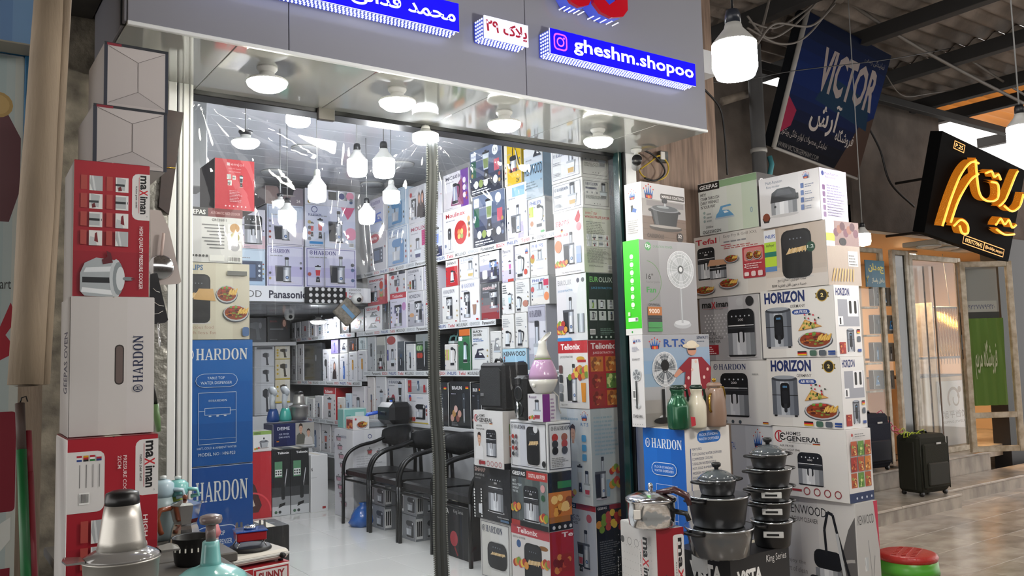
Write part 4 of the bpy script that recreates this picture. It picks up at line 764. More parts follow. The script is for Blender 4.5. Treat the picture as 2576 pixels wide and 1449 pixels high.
# ------------------------------------------------------------------ inside: wall shelves
XR = 3.6
SHELF = mat('shelf_board_dark', '1f2124', .5); STRIP = inkmat('shelf_label_strip', .3)
def shelf(label, y0, y1, z, x0=XR - .01, x1=3.95, strip=True, seed=1, m=SHELF):
    o = empty('display_shelf', ((x0 + x1) / 2, (y0 + y1) / 2, z), 0, label, 'shelf', 'shelves on the long wall')
    MB().box(x0 - o.location.x, x1 - o.location.x, y0 - o.location.y, y1 - o.location.y, -.03, 0, .002).build('board', m, o)
    if strip:
        L = y1 - y0; a = Art(L, .045); a.rect(0, 0, 1, 1, 'd9dcde'); q = random.Random(seed); u = .004; n = 0
        brands = [('KENWOOD', '8a929a'), ('Panasonic', '222'), ('BOSCH', 'c03038'), ('PHILIPS', '24408c'), ('Tefal', 'c03038'), ('MOULINEX', '555')]
        while u < .97:
            s_, c_ = brands[n % 6]; w_ = .021 * len(s_) / L; a.txt(s_, u, .22, min(u + w_, .995), .8, c_, .01); u += w_ + .035 / L; n += 1
        b = MB(); b.box(x0 - .004 - o.location.x, x0 - o.location.x, y0 - o.location.y, y1 - o.location.y, -.042, .004, 0, 'd9dcde')
        a.emit(b, (x0 - .004 - o.location.x, y1 - o.location.y, -.042), (0, -L, 0), (0, 0, .046), (-1, 0, 0)); b.build('label_strip', STRIP, o)
    return o
shelf('top wall shelf under the large cartons, with a brand label strip', 4.45, 7.9, 2.375, seed=1)
shelf('wall shelf with brand label strip under the coffee maker cartons', 5.38, 7.9, 1.80, seed=2)
shelf('wall shelf with brand label strip under the kettle and blender cartons', 4.45, 7.75, 1.41, seed=3)
shelf('far wall shelf with brand label strip under the trimmer cartons', 7.95, 9.95, 1.80, seed=4)
shelf('far wall shelf with brand label strip under the hand blender cartons', 7.8, 9.95, 1.31, seed=5)
shelf('low wall shelf behind the chairs, with no label strip', 4.45, 7.9, .95, strip=False, m=SHELLW)
shelf('low far wall shelf behind the display cartons', 7.95, 9.95, .90, seed=6)
MB().box(3.62, 3.64, 4.45, 7.9, ZS, .92).build('cloth', SHELLW)
bpy.data.objects['cloth'].name = 'shelf_curtain'; tag(bpy.data.objects['shelf_curtain'], 'pale hanging cloth closing the low shelf behind the chairs', 'curtain')

def wa(icon=None, title=None, tc='1d2c5e', bg=None, rect=(.16, .06, .88, .74), band=None, frame=None, c=None, fx=None, tpos=(.1, .82, .78, .92), txt=0, sd=1):
    def f(a):
        if bg: a.grad(.004, .004, .996, .996, bg, True)
        if frame: a.frame(.03, .03, .97, .97, .012, frame)
        if band: a.rect(.004, band[1], .996, band[2], band[0])
        if title == 'HARDON': hardon(a, *tpos, tc)
        elif title: a.txt(title, *tpos, tc, .015)
        if txt: a.lines(.1, .1, .45, .5, txt, '8a8c94', sd)
        a.lines(tpos[0], tpos[1] - .08, .6, tpos[1] - .03, 1, '9a9ca4', sd)
        if fx: fx(a)
        q_ = random.Random(sd * 31 + int(a.w * 1e4))
        for i in range(4): a.ell(q_.choice((.08, .92)), .2 + .13 * i, .035, q_.choice(('7a7c84', '9a4a44', '5a6a8a', 'a8925a', '44464c')), n=8)
        if icon: ic(a, icon, *rect, c)
        a.lines(.08, .03, .5, .06, 1, '8a8c90', sd + 3)
    return f
BX = {}
def wc(key, base, pl, pr, yt, desc, col, art, dep=.26, X=XR, group='cartons on the long wall shelves', m=None, rart=None):
    kw = dict(on=BX[base]) if isinstance(base, str) else dict(zb=base)
    z0_ = BX[base]['ztop'] if isinstance(base, str) else base
    lim = [s_ for s_ in ((2.328, 1.755, 1.365) if pr > 922 else (1.755, 1.265, .855, .50)) if s_ > z0_ + .05 and X >= 3.59]
    BX[key] = carton(desc, pl + .8, pr - .8, None, yt, yt + 70, X=X, dr=dep, col=col, L=art, R=rart, group=group, m=m, zmax=min(lim) if lim else 3.2, **kw)
    BX[key].name = 'shelf_carton'; return BX[key]
LAV = ['c6c4de', 'd4d3e6', 'dcdcea']; PB = ['b4c4d8', 'c2d0e0', 'ccd8e4']; WH = 'cfcfd4'; ICE = ['a8c2da', 'b8cfe2', 'c6d8e6']
Z1, Z2, Z3 = 2.377, 1.802, 1.412
# top shelf, lower layer
wc('t1', Z1, 930, 973, 578, 'white carton with a red bubble logo and purple boxes, top shelf far end', WH, wa('oven', 'NOVA', 'fff', rect=(.22, .18, .8, .62), fx=lambda a: (a.ell(.3, .86, .3, 'c02848', ry=.12), a.txt('NOVA', .12, .82, .44, .9, 'fff', .02))))
wc('t2', Z1, 975, 1027, 562, 'pale blue framed carton with a stand mixer, lower of two, top shelf', 'c3d2e2', wa('mixer', 'HARDON', '5a7ab0', PB, frame='7a9ac0', c='5a8ab8'))
wc('t3', Z1, 1029, 1084, 553, 'white carton with a dark grinder and a magenta block, top shelf', WH, wa('chopper', 'MOLIX', 'a02850', c='3a3d66', rect=(.2, .08, .62, .62), fx=lambda a: a.rect(.6, .4, .95, .8, 'b84078')))
wc('t4', Z1, 1086, 1113, 538, 'narrow carton with a blue jug, behind the zip, top shelf', 'd6d6e2', wa('blender', None, bg=['3a3f66', 'c8cce0', 'd8dae6', 'dcdce6'], c='6a86d0'))
wc('t5', Z1, 1115, 1188, 513, 'white carton with a red script logo and a red soup disc, top shelf', 'dcdcdc', wa('hand', 'Moulinex', 'c02030', ['c9c9c9', 'd6d6d6', 'e0e0e0', 'e8e8e8'], rect=(.06, .1, .4, .6), fx=lambda a: (a.ell(.62, .44, .22, 'b83030'), [a.ell(.56 + .1 * (i % 2), .36 + .1 * (i // 2), .05, ['d9b96a', '8fa05a', 'c98a4a'][i % 3]) for i in range(4)], [a.ell(.9, .7 - .12 * i, .05, 'c9a070') for i in range(4)])))
DN = ['2c3040', '3a4054', '48506a', '5a6680', '6a7690']
wc('t6', Z1, 1190, 1272, 472, 'dark blue glossy carton with a black blender and pink smoothie, lower of two', '3a4054', wa('blender', None, bg=DN, rect=(.34, .28, .7, .92), c='7a8a58', fx=lambda a: (a.rect(.04, .78, .2, .95, 'e4e8f0'), a.txt('PHILIPS', .05, .84, .19, .88, '2a4a9a'), a.rect(.04, .4, .2, .76, '2a5a48'), a.ell(.8, .86, .09, 'e8ecf2'), a.rect(.76, .42, .92, .66, 'c05a6a'), a.lines(.06, .06, .8, .16, 2, 'd8dce6'), [a.ell(.2 + .15 * i, .24, .07, ['d8dce0', '8a9a5a', 'e8e0d8', '2a2c34'][i % 4]) for i in range(5)])), m=INKG)
wc('t7', Z1, 1274, 1327, 455, 'pale lilac carton with a juicer drawing, top shelf', 'd4d4e4', wa('juicer', None, bg=['c8c6e2', 'd6d6e8', 'dedeea'], rect=(.2, .1, .9, .62), fx=lambda a: (a.rect(.55, .004, .8, .3, 'a49ad0'), a.rect(.3, .78, .9, .95, '8ab8dc'))))
wc('t8', Z1, 1329, 1373, 492, 'white kettle carton with green tabs near the window, top shelf', 'd6d6d4', wa('kettle', 'PHILIPS', '2a4a9a', ['d0d2cc', 'dadad6', 'd2d6d4'], rect=(.4, .18, .95, .84), c='e6e4e2', fx=lambda a: (a.rect(.04, .5, .3, .78, 'b8d44a'), a.ell(.2, .32, .1, 'a86a3a'), a.rrect(.7, .04, .95, .1, '3a9a4a', .2))))
# top shelf, upper layer
wc('u1', 't1', 930, 966, 492, 'white carton with a violet steam iron, upper layer, far end', WH, wa('iron', 'HARDON', '5a4a9a', ['c9d8f4', 'd4d8f0', 'd8d6ea'], c='3a6ad0', rect=(.3, .2, .95, .62)))
wc('u2', 't2', 975, 1021, 467, 'pale blue framed carton with a stand mixer, upper of two, top shelf', 'c3d2e2', wa('mixer', 'HARDON', '5a7ab0', ICE, frame='8aaac8', c='6a9ac4'))
wc('u3', 't3', 1027, 1071, 460, 'carton with two women and a black coffee machine, upper layer', WH, wa('coffee', None, rect=(.14, .12, .52, .68), c='33363e', fx=lambda a: (ic(a, 'woman', .5, .16, .8, .84), ic(a, 'woman', .68, .12, 1, .86), a.ell(.16, .8, .07, 'c05a5a'))))
wc('u4', 't4', 1086, 1113, 452, 'narrow carton with small tools, behind the zip, upper layer', 'd8d8e0', wa('hand', None, rect=(.3, .2, .8, .7)))
wc('u5', 't5', 1115, 1180, 420, 'white carton with a chrome coffee grinder and a purple stripe', 'd8d6da', wa('kettle', 'MC6030', '5a5a6a', ['d6d2d6', 'dcdade'], rect=(.3, .12, .7, .72), c='8a90a8', fx=lambda a: (a.rect(.7, .004, .996, .996, '6a3a90'), [a.ell(.84, .7 - .2 * i, .06, 'e0d4ec') for i in range(3)], a.poly([(.3, .1), (.8, .06), (.75, .8), (.4, .5)], '8a4a6a'))))
wc('u6', 't6', 1182, 1264, 352, 'dark blue glossy carton with a black blender and pink smoothie, upper of two', '3a4054', wa('blender', None, bg=DN, rect=(.34, .28, .7, .92), c='7a8a58', fx=lambda a: (a.rect(.04, .78, .2, .95, 'e4e8f0'), a.txt('PHILIPS', .05, .84, .19, .88, '2a4a9a'), a.rect(.04, .4, .2, .76, '2a5a48'), a.ell(.8, .86, .09, 'e8ecf2'), a.txt('1.5', .75, .83, .85, .89, '333'), a.rect(.76, .42, .92, .66, 'c05a6a'), a.lines(.06, .06, .8, .16, 2, 'd8dce6'), [a.ell(.2 + .15 * i, .24, .07, ['d8dce0', '8a9a5a', 'e8e0d8', '2a2c34'][i % 4]) for i in range(5)])), m=INKG)
wc('u7', 't7', 1268, 1312, 352, 'yellow and white carton with a dark appliance, by the window top', 'd9b520', wa('vac', None, bg=['d9b520', 'd9b520', 'c9a818'], rect=(.2, .3, .95, .95), fx=lambda a: (a.rect(.004, .004, .18, .996, 'd8d4c4'), a.txt('2V', .7, .04, .9, .14, '333', .02))))
wc('u8', 't8', 1318, 1366, 360, 'blue grey carton with large black capitals, by the window top', '9cb4c4', wa('iron', None, bg=['b4c0c8', 'a8bcc8', '9cb8cc', '8ab0cc', 'cdd4da', 'd6dadc'], rect=(.5, .74, .98, .98), c='3a3d44', fx=lambda a: (a.txt('KENWOOD', .04, .46, .98, .66, '1e2024', .01), a.lines(.1, .2, .8, .36, 3, '7a8a94'))))
# second shelf, lower layer
wc('m1', Z2, 917, 960, 766, 'white iron carton with a red drop, coffee shelf far end', WH, wa('iron', 'SEVEN', 'c03038', c='333a44', rect=(.3, .5, .85, .8), fx=lambda a: (ic(a, 'iron', .2, .06, .8, .36, '22252c'), ic(a, 'iron', .62, .3, .98, .58, 'a02028'), a.ell(.86, .86, .07, 'c02030'))))
wc('m2', Z2, 961, 980, 757, 'slim black bottle carton, coffee shelf', '22252a', wa('bottle', None, c='1a1c20', rect=(.2, .1, .8, .9)))
wc('m3', Z2, 981, 1024, 733, 'white carton with red heading and violet coffee machine, coffee shelf', 'd8d4e0', wa('coffee', None, bg=['d0cce0', 'd8d6e6'], rect=(.2, .06, .78, .66), c='4a4a78', band=('c84450', .84, .996), fx=lambda a: (a.txt('Telionix', .14, .87, .8, .95, 'f4e4e4', .02), a.ell(.85, .6, .12, 'c08ac0'))))
wc('m4', Z2, 1025, 1068, 730, 'grey carton with a chrome espresso machine and vertical lettering, coffee shelf', 'c4c6cc', wa('coffee', 'HORIZON', '33384a', ['a8a8b2', 'c0c0c8', 'd0d0d6'], rect=(.36, .1, .95, .72), fx=lambda a: (a.txt('8890', .04, .46, .14, .7, '333', .02, -90), a.ell(.26, .34, .14, 'c89a70', ry=.06))))
wc('m5', Z2, 1069, 1090, 727, 'narrow white carton with small gadgets, half behind the zip, coffee shelf', WH, wa('chopper', None, fx=lambda a: a.rect(.1, .58, .5, .64, 'c04040')))
wc('m6', Z2, 1112, 1155, 718, 'white carton with a framed espresso machine, right of the zip, coffee shelf', 'dcdcdc', wa('coffee', 'HARDON', '44506a', ['dcdcda', 'e0e0e0'], rect=(.22, .12, .7, .72), fx=lambda a: a.rect(.8, .04, .9, .07, 'b03030')))
wc('m7', Z2, 1157, 1207, 700, 'white carton with a dark capsule machine and ice cream, coffee shelf', 'dcdce0', wa('coffee', 'HARDON', '24468a', ['dcdce2', 'e0e0e4'], rect=(.18, .1, .58, .72), c='6a6c72', fx=lambda a: (a.poly([(.7, .16), (.82, .16), (.86, .4), (.66, .4)], '9a7a6a'), a.rect(.84, .03, .95, .07, 'b03030'))))
wc('m8', Z2, 1210, 1257, 708, 'charcoal carton with a silver espresso machine and red corner, coffee shelf', '5a5c60', wa('coffee', 'maximan', 'e0c0c0', ['8a3036', '8c6468', '6a6c70', '55575c', '4c4e52'], rect=(.42, .3, .98, .78), fx=lambda a: (a.ell(.68, .9, .06, 'b8b8ba'), a.ell(.84, .9, .06, 'b8b8ba'))))
# second shelf, upper layer
wc('n1', 'm1', 924, 976, 664, 'tall white and red juicer carton, upper layer above the iron carton', 'd8d4d6', wa('juicer', 'maximan', 'c03a44', ['b84a52', 'c8a8ac', 'd6d2d6', 'dadadc'], rect=(.16, .12, .66, .66), fx=lambda a: (a.rect(.86, .004, .996, .996, 'a83a42'), [a.ell(.7, .3 + .09 * i, .09, ['c85a4a', '8aa05a', 'd98a6a', '7aa0a8'][i % 4]) for i in range(5)])))
wc('n2', 'm3', 979, 1021, 657, 'white carton with a black top band and red tag, upper layer', WH, wa('juicer', None, rect=(.3, .3, .8, .8), band=('3a3d44', .86, .996), fx=lambda a: (a.ell(.22, .76, .1, 'c02830', ry=.09), a.ell(.55, .93, .06, 'd8d8da'), a.ell(.5, .16, .07, 'c03a40'))))
wc('n3', 'm4', 1024, 1064, 671, 'white carton with a chrome juicer and fruits, upper layer', WH, wa('juicer', 'HARDON', '4a4e58', rect=(.34, .08, .74, .72), fx=lambda a: [a.ell(.22, .2 + .1 * i, .06, ['b05a3a', '7a9a4a'][i % 2]) for i in range(3)]))
wc('n4', 'm5', 1066, 1089, 655, 'narrow carton with a red gadget, upper layer left of the zip', 'd8d6e2', wa('bottle', None, c='b07a60', rect=(.2, .06, .9, .44)))
wc('n5', 'm6', 1121, 1153, 650, 'red and white carton with a steel kettle, right of the zip', 'b8242c', wa('kettle', None, bg=['b8242c', 'b8242c', 'b8242c', 'd8d4d2'], rect=(.3, .14, .85, .62), c='c0d0d8', fx=lambda a: a.txt('SUNNY', .12, .82, .9, .92, '333', .015)))
wc('n6', 'm7', 1155, 1204, 633, 'pale framed carton with a food processor, upper layer', 'd2d4d8', wa('chopper', 'HARDON', '7a86a0', ['d0d2d6', 'd8dadc'], frame='8a8e98', rect=(.4, .1, .85, .8), c='b8a05a'))
wc('n7', 'm8', 1206, 1257, 622, 'carton with a blue steel espresso machine and a white mug', 'c8cad0', wa('coffee', None, bg=['2a2a3a', '4a4a66', '9a9cb4', 'd4d6da', 'dcdee0'], rect=(.46, .1, .95, .72), c='6a86b8', fx=lambda a: (a.rrect(.14, .14, .4, .42, 'e8e6e4', .2), a.txt('2', .2, .7, .27, .8, '55606a'), a.lines(.04, .9, .8, .95, 1, '444'))))
wc('o4', 1.412, 1264, 1327, 876, 'blue carton with black capitals behind the speakers', '9cc0d8', wa('iron', None, bg=['8ab4d0', '98c0d8', 'a8ccde'], rect=(.5, .04, .98, .5), c='2a3a5a', fx=lambda a: a.txt('KENWOOD', .05, .66, .96, .88, '2a2a30', .015)), X=3.585)
wc('m9', 'o4', 1262, 1294, 790, 'white kettle carton with a glass kettle, lower row beside the humidifier', 'd8d8d6', wa('kettle', None, rect=(.2, .06, .85, .55), fx=lambda a: a.lines(.1, .64, .8, .9, 5, 'a0a4a8')), X=3.585)
wc('m10', 'o4', 1296, 1327, 785, 'white kettle carton with a steel kettle, above the blue capitals', 'd8d8d6', wa('kettle', None, rect=(.1, .06, .8, .55), c='9aa0a8', fx=lambda a: a.lines(.1, .64, .8, .9, 5, 'a0a4a8')), X=3.585)
wc('n8', 'm9', 1262, 1294, 708, 'white carton with a pale blue toaster jug, middle row by the window', 'd8d8d8', wa('blender', None, rect=(.45, .14, .95, .66), c='a8d0e0', fx=lambda a: (a.lines(.08, .66, .5, .95, 4, '55585c'), a.lines(.06, .3, .3, .55, 4, '9aa'))), X=3.585)
wc('n9', 'm10', 1296, 1333, 700, 'tall white carton with a glass kettle and pastries, middle row by the window', 'd8d8d6', wa('kettle', None, rect=(.05, .05, .5, .52), fx=lambda a: (a.lines(.1, .6, .8, .95, 6, 'a0a4a8'), a.ell(.74, .26, .2, 'b07a6a', ry=.1))), X=3.585)
wc('n10', 'n8', 1262, 1293, 617, 'lilac blender carton by the window', 'cfcbe0', wa('blender', 'Panasonic', '333', ['c2bcd8', 'd0cce2', 'd8d6e2'], rect=(.5, .2, .9, .6), c='c05a9a', fx=lambda a: a.rect(.5, .004, .996, .08, 'b03a30')), X=3.585)
wc('n11', 'n9', 1295, 1333, 613, 'white carton with a glass kettle and blue crown by the window', 'd6d6d6', wa('kettle', None, rect=(.08, .06, .7, .74), fx=lambda a: (ic(a, 'crown', .7, .7, .98, .95), a.ell(.74, .2, .12, 'c04a3a'))), X=3.585)
wc('o3', 1.412, 1329, 1375, 765, 'silver framed carton with a chopper of strawberries behind the humidifier', 'c8cad4', wa('chopper', 'HARDON', '3a3a50', ['a8a8b8', 'c4c6d0', 'd2d2da', 'b0b0be'], frame='5a5a68', rect=(.26, .06, .76, .76), c='c0404a'), X=3.585)
wc('o1', 'o3', 1335, 1383, 692, 'citrus press carton with orange halves, lower of two', 'd4d6d6', wa('chopper', 'PHILIPS', '2a4a9a', ['e0dcd6', 'd8dad8', 'c9d4d8', 'd8dadc'], rect=(.3, .3, .8, .8), c='d8dcd8', fx=lambda a: (a.ell(.86, .28, .14, 'e08a5a'), a.ell(.1, .56, .1, 'c05a5a'), a.rect(.72, .66, .98, .88, 'c02a50'))), X=3.585)
wc('o2', 'o1', 1334, 1378, 602, 'citrus press carton with fruit bowl, upper of two', 'd4d6d6', wa('chopper', 'PHILIPS', '2a4a9a', ['e0dcd6', 'd8dad8', 'c9d4d8', 'd8dadc'], rect=(.3, .2, .85, .78), c='d8dcd8', fx=lambda a: (a.ell(.12, .5, .14, 'b0923a'), a.ell(.16, .58, .09, 'c0583a'))), X=3.585)
# third shelf
wc('p1', Z3, 924, 945, 846, 'clear pack with a grey stick blender, third shelf far end', 'b4b8bc', wa('hand', None, c='4a4e52', rect=(.2, .08, .8, .82)), m=INKW)
wc('p2', Z3, 947, 970, 846, 'silver foil wrapped pack, third shelf', '8e908e', wa('vac', None, bg=['7d7f7d', 'a4a6a4', '8a8c8a', 'b8b8b0'], rect=(.1, .06, .9, .6)), m=INKW)
wc('p3', Z3, 972, 998, 843, 'white carton with red swirl and black chopper, third shelf', WH, wa('chopper', None, rect=(.35, .1, .9, .62), c='2a2a2e', fx=lambda a: (a.ell(.5, .86, .46, 'a03a38', ry=.12), a.rect(.06, .3, .2, .6, '3a3a8a'))))
wc('p4', Z3, 1000, 1019, 858, 'dark grey narrow carton, third shelf', '4a5058', wa('bottle', None, bg=['3a4048', '4a525a', '565e66'], c='2a2e34', rect=(.2, .1, .8, .6)))
wc('p5', Z3, 1021, 1044, 865, 'white framed carton with a black bottle blender, third shelf', 'd2d4d6', wa('bottle', None, frame='6a6e74', c='2a2c30', rect=(.3, .1, .7, .72)))
wc('p6', Z3, 1046, 1090, 838, 'black carton with a steel stick blender and vegetables, third shelf', '22262a', wa('hand', None, bg=['1e2226', '22262a', '2a3230', '3a4a40', '8a9090'], rect=(.36, .12, .66, .95), c='8a9298', fx=lambda a: ([a.ell(.12 + .07 * i, .42, .08, ['a03a34', 'b8483a'][i % 2]) for i in range(4)], [a.ell(.1 + .06 * i, .62, .08, ['6a9a5a', 'a8c09a'][i % 2]) for i in range(5)])), m=INKG)
wc('p7', Z3, 1118, 1150, 865, 'white carton with a pale plastic kettle, right of the zip, third shelf', 'd6d4d2', wa('kettle', None, rect=(.4, .18, .98, .92), c='e2dedc', fx=lambda a: [a.rect(.05 + .12 * i, .4, .14 + .12 * i, .8, ['b8c44a', 'c8783a'][i % 2]) for i in range(3)]))
wc('p8', Z3, 1152, 1184, 824, 'green carton with a steel glass kettle and orange top, third shelf', '2f6a44', wa('kettle', None, bg=['2a6240', '2f6a44', '35724a', '3a7a50'], rect=(.34, .18, .9, .7), c='b8ccd6', fx=lambda a: (a.rect(.004, .8, .996, .996, '1e2022'), a.rect(.12, .82, .996, .97, 'c86a2a'), a.rect(.06, .7, .36, .8, 'e4e4ea'))))
wc('p9', Z3, 1186, 1231, 822, 'white carton with black stacked capitals and a dark steamer, third shelf', 'd6d8d8', wa('iron', None, frame='aab0b4', rect=(.14, .22, .82, .56), c='2e2e40', fx=lambda a: (a.txt('BLACK+', .1, .88, .66, .94, '222', .02), a.txt('DECKER', .1, .8, .62, .86, '222', .02), a.lines(.1, .68, .9, .76, 2, '5a7ab0'), a.txt('1400w', .1, .6, .36, .64, '444'))))
wc('p10', Z3, 1233, 1262, 832, 'white carton with a steamer and vertical capitals behind the speaker', 'd4d4d2', wa('iron', None, frame='999', rect=(.3, .4, .95, .9), c='8a8c90', fx=lambda a: (a.txt('BLACK+DECKER', .06, .1, .2, .7, '333', .01, 90), a.rect(.9, .1, .98, .3, 'b03030'))))
# low shelf behind the chairs
wc('q2', .952, 974, 1021, 1026, 'white framed carton with a blender bottle, lower of two on the low shelf', 'd8d8dc', wa('blender', 'HARDON', '3a4a6a', frame='8a8e98', rect=(.56, .08, .9, .8)))
wc('q1', 'q2', 974, 1022, 952, 'white framed carton with a blender bottle, upper of two on the low shelf', 'd8d8dc', wa('blender', 'HARDON', '3a4a6a', frame='8a8e98', rect=(.54, .1, .9, .9), c='333', fx=lambda a: a.ell(.34, .3, .1, 'a03a44')))
wc('q3', .952, 1023, 1079, 992, 'white carton with a black stand mixer on the low shelf', 'dcdce0', wa('mixer', None, rect=(.36, .14, .92, .7), fx=lambda a: (a.ell(.16, .88, .06, '3a5ab0'), a.ell(.18, .82, .05, 'c04030'), a.lines(.5, .86, .92, .9, 1, '7a9ac0'), a.rect(.004, .01, .996, .05, 'c8b040'), [a.ell(.12 + .08 * i, .14, .05, ['b04038', '7a9a4a', 'c85a48'][i % 3]) for i in range(4)])))
wc('q4', 'q3', 1025, 1077, 953, 'grey and red small carton above the stand mixer carton', 'b4b6ba', wa('bottle', None, bg=['a8aaae', 'bcbec2'], rect=(.4, .2, .7, .9), c='6a7a8a', fx=lambda a: (a.rect(.02, .1, .2, .9, 'b02830'), a.rect(.8, .1, .9, .6, 'b02830'))))
wc('q5', .952, 945, 972, 946, 'white carton with a chrome pump blender on the low shelf', 'd6d6da', wa('blender', None, rect=(.3, .06, .8, .7), c='b0b4bc'))
wc('q6', .952, 924, 943, 948, 'narrow carton with a brown bottle on the low shelf', 'd8d2d0', wa('bottle', None, c='8a5a4a', rect=(.3, .1, .8, .6)))
for i, (pl_, pr_, yt_) in enumerate(((1081, 1129, 962), (1131, 1185, 960), (1187, 1212, 965))):
    wc('br%d' % i, .952, pl_, pr_, yt_, ['black carton with peppers, half behind the zip', 'black carton with a dark stick blender and pink splash', 'narrow black carton next to the big speaker'][i] + ' on the low shelf', '1e2126', A(wash(['16181c', '1c2026', '22262c']), t('BRAUN', .12, .82, .6, .9, 'e4e4e6', .02), k('hand', .52, .12, .86, .76, '3a4048'), k('flag', .78, .84, .92, .92), lambda a: [a.ell(.12 + .09 * j, .2 + .1 * (j % 3), .09, ['c8988a', 'b88a50', 'd8b0a8', '8a5048'][j % 4]) for j in range(5)], ln(.1, .04, .5, .12, 3, '8a8c90'), ln(.1, .72, .45, .76, 1, '99a')), m=INKG)
# far section of the long wall
GF = 'small cartons on the far wall shelves'
far_a = ((733, 744, 812), (745, 757, 809), (758, 778, 806), (779, 794, 805), (796, 814, 803), (816, 836, 801), (838, 856, 795), (858, 879, 790), (881, 916, 776))
for i, (pl_, pr_, yt_) in enumerate(far_a):
    dk = i >= 7
    wc('fa%d' % i, 1.802, pl_, pr_, yt_, ('black food carton' if dk else 'white trimmer carton') + ' on the far upper shelf, %s from the back corner' % ['first', 'second', 'third', 'fourth', 'fifth', 'sixth', 'seventh', 'eighth', 'ninth'][i], '1e2022' if dk else WH, wa(['hand', 'dryer', 'hand', 'bottle', 'blender', 'chopper', 'hand', 'plate', 'plate'][i], None, c=[None, None, 'b03a3a', '8a6a4a', '5a8a9a', '3a4a5a', '22252a', None, None][i], rect=(.2, .1, .8, .7)), group=GF, dep=.2)
far_b = ((733, 747, 917, 1.312, 'hand', None), (748, 764, 915, 1.312, 'hand', None), (811, 830, 878, 1.312, 'dryer', '22252a'), (831, 852, 890, 1.312, 'woman', None), (854, 876, 888, 1.312, 'bottle', '3a6ab8'), (877, 898, 884, 1.312, 'hand', 'c8902a'), (900, 922, 880, 1.312, 'hand', 'c8902a'))
for i, (pl_, pr_, yt_, zb_, icn, cc) in enumerate(far_b):
    wc('fb%d' % i, zb_, pl_, pr_, yt_, ['slim stick blender carton, lower pair, by the back corner', 'slim stick blender carton, lower pair, beside the black board', 'tall white clipper carton right of the black board', 'white carton with a curly haired woman', 'white carton with a blue bottle blender on the far shelf', 'white carton with a yellow tipped stick blender, left of two', 'white carton with a yellow tipped stick blender, right of two'][i], WH, wa(icn, None, c=cc, rect=(.25, .08, .8, .74), fx=lambda a: a.lines(.2, .84, .8, .92, 1, '666')), group=GF, dep=.2)
for i, (on_, pl_, pr_, yt_) in enumerate((('fb0', 733, 747, 867), ('fb1', 748, 764, 865), ('fb3', 832, 851, 853), ('fb4', 855, 875, 852), ('fb5', 878, 898, 850), ('fb6', 901, 921, 847))):
    wc('fc%d' % i, on_, pl_, pr_, yt_, ['slim stick blender carton, upper pair, by the back corner', 'slim stick blender carton, upper pair, beside the black board', 'small purple and white carton above the woman carton', 'small white carton with a round iron', 'small black carton with orange gadgets', 'small pale blue carton on the far shelf end'][i], ['dcdce0', 'dcdce0', '8a80b8', 'dcdad8', '3a3436', 'c4d0d4'][i], wa(['hand', 'hand', 'bottle', 'iron', 'bottle', 'dryer'][i], None, c=[None, None, '5a4a90', '3a3a4a', 'c8642a', '8a9aa0'][i], rect=(.25, .1, .8, .8)), group=GF, dep=.18)
bd = carton('black board with a faint dryer outline leaning on the far shelf', 766, 809, None, 862, 930, X=XR, dr=.05, zb=1.312, col='26282b', edge='3a3c40', L=A(wash(['222427', '292b2e', '303236']), k('dryer', .35, .2, .8, .75, '34373b')), m=INKG, name='black_board', cat='board')
far_c = ((735, 752, 1000), (754, 771, 998), (773, 790, 1002), (792, 812, 996), (814, 845, 975), (848, 868, 1000), (885, 918, 967), (869, 884, 990))
for i, (pl_, pr_, yt_) in enumerate(far_c):
    wc('fd%d' % i, .902, pl_, pr_, yt_, ['white carton with hooks, first on the low far shelf', 'white carton with green pliers on the low far shelf', 'white carton with a black diamond on the low far shelf', 'white carton with a dark pepper mill on the low far shelf', 'red headed blender carton standing on the low far shelf', 'white carton with an orange gadget on the low far shelf', 'white carton with a pink chopper on the low far shelf end', 'pale blue water glass carton on the low far shelf'][i], 'c02830' if i == 4 else ['d8d8da', 'd4d8d4', 'dcdcda', 'd6d6d8', 0, 'dcd8d4', 'dcd8dc', 'c2d4e4'][i], wa(['dryer', 'hand', 'hand', 'bottle', 'blender', 'hand', 'chopper', 'bottle'][i], 'Telionix' if i == 4 else None, 'fff', bg=['d8d4d4', 'd8d4d4', 'd8d4d4', 'd8d4d4', 'c02830'] if i == 4 else None, c=[None, '7a9a4a', '222', '3a2a2a', 'c05a4a', 'c8843a', 'b85a7a', '6aa0d0'][i], rect=(.2, .06, .8, .7)), group=GF, dep=.2)
for i, (pl_, pr_, yt_) in enumerate(((735, 756, 1052), (758, 779, 1050), (781, 806, 1049), (808, 832, 1048), (834, 858, 1046))):
    wc('fe%d' % i, .55, pl_, pr_, yt_, 'small white carton below the low far shelf, %s from the back corner' % ['first', 'second', 'third', 'fourth', 'fifth'][i], 'dad8da', wa(['chopper', 'hand', 'bottle', 'blender', 'iron'][i], None, c=['b85a7a', '333', '8a9ab8', 'c05a4a', '5a5a6a'][i], rect=(.2, .1, .8, .75)), group=GF, dep=.2)
shelf('bottom far wall shelf near the floor', 7.95, 9.95, .55, seed=8)

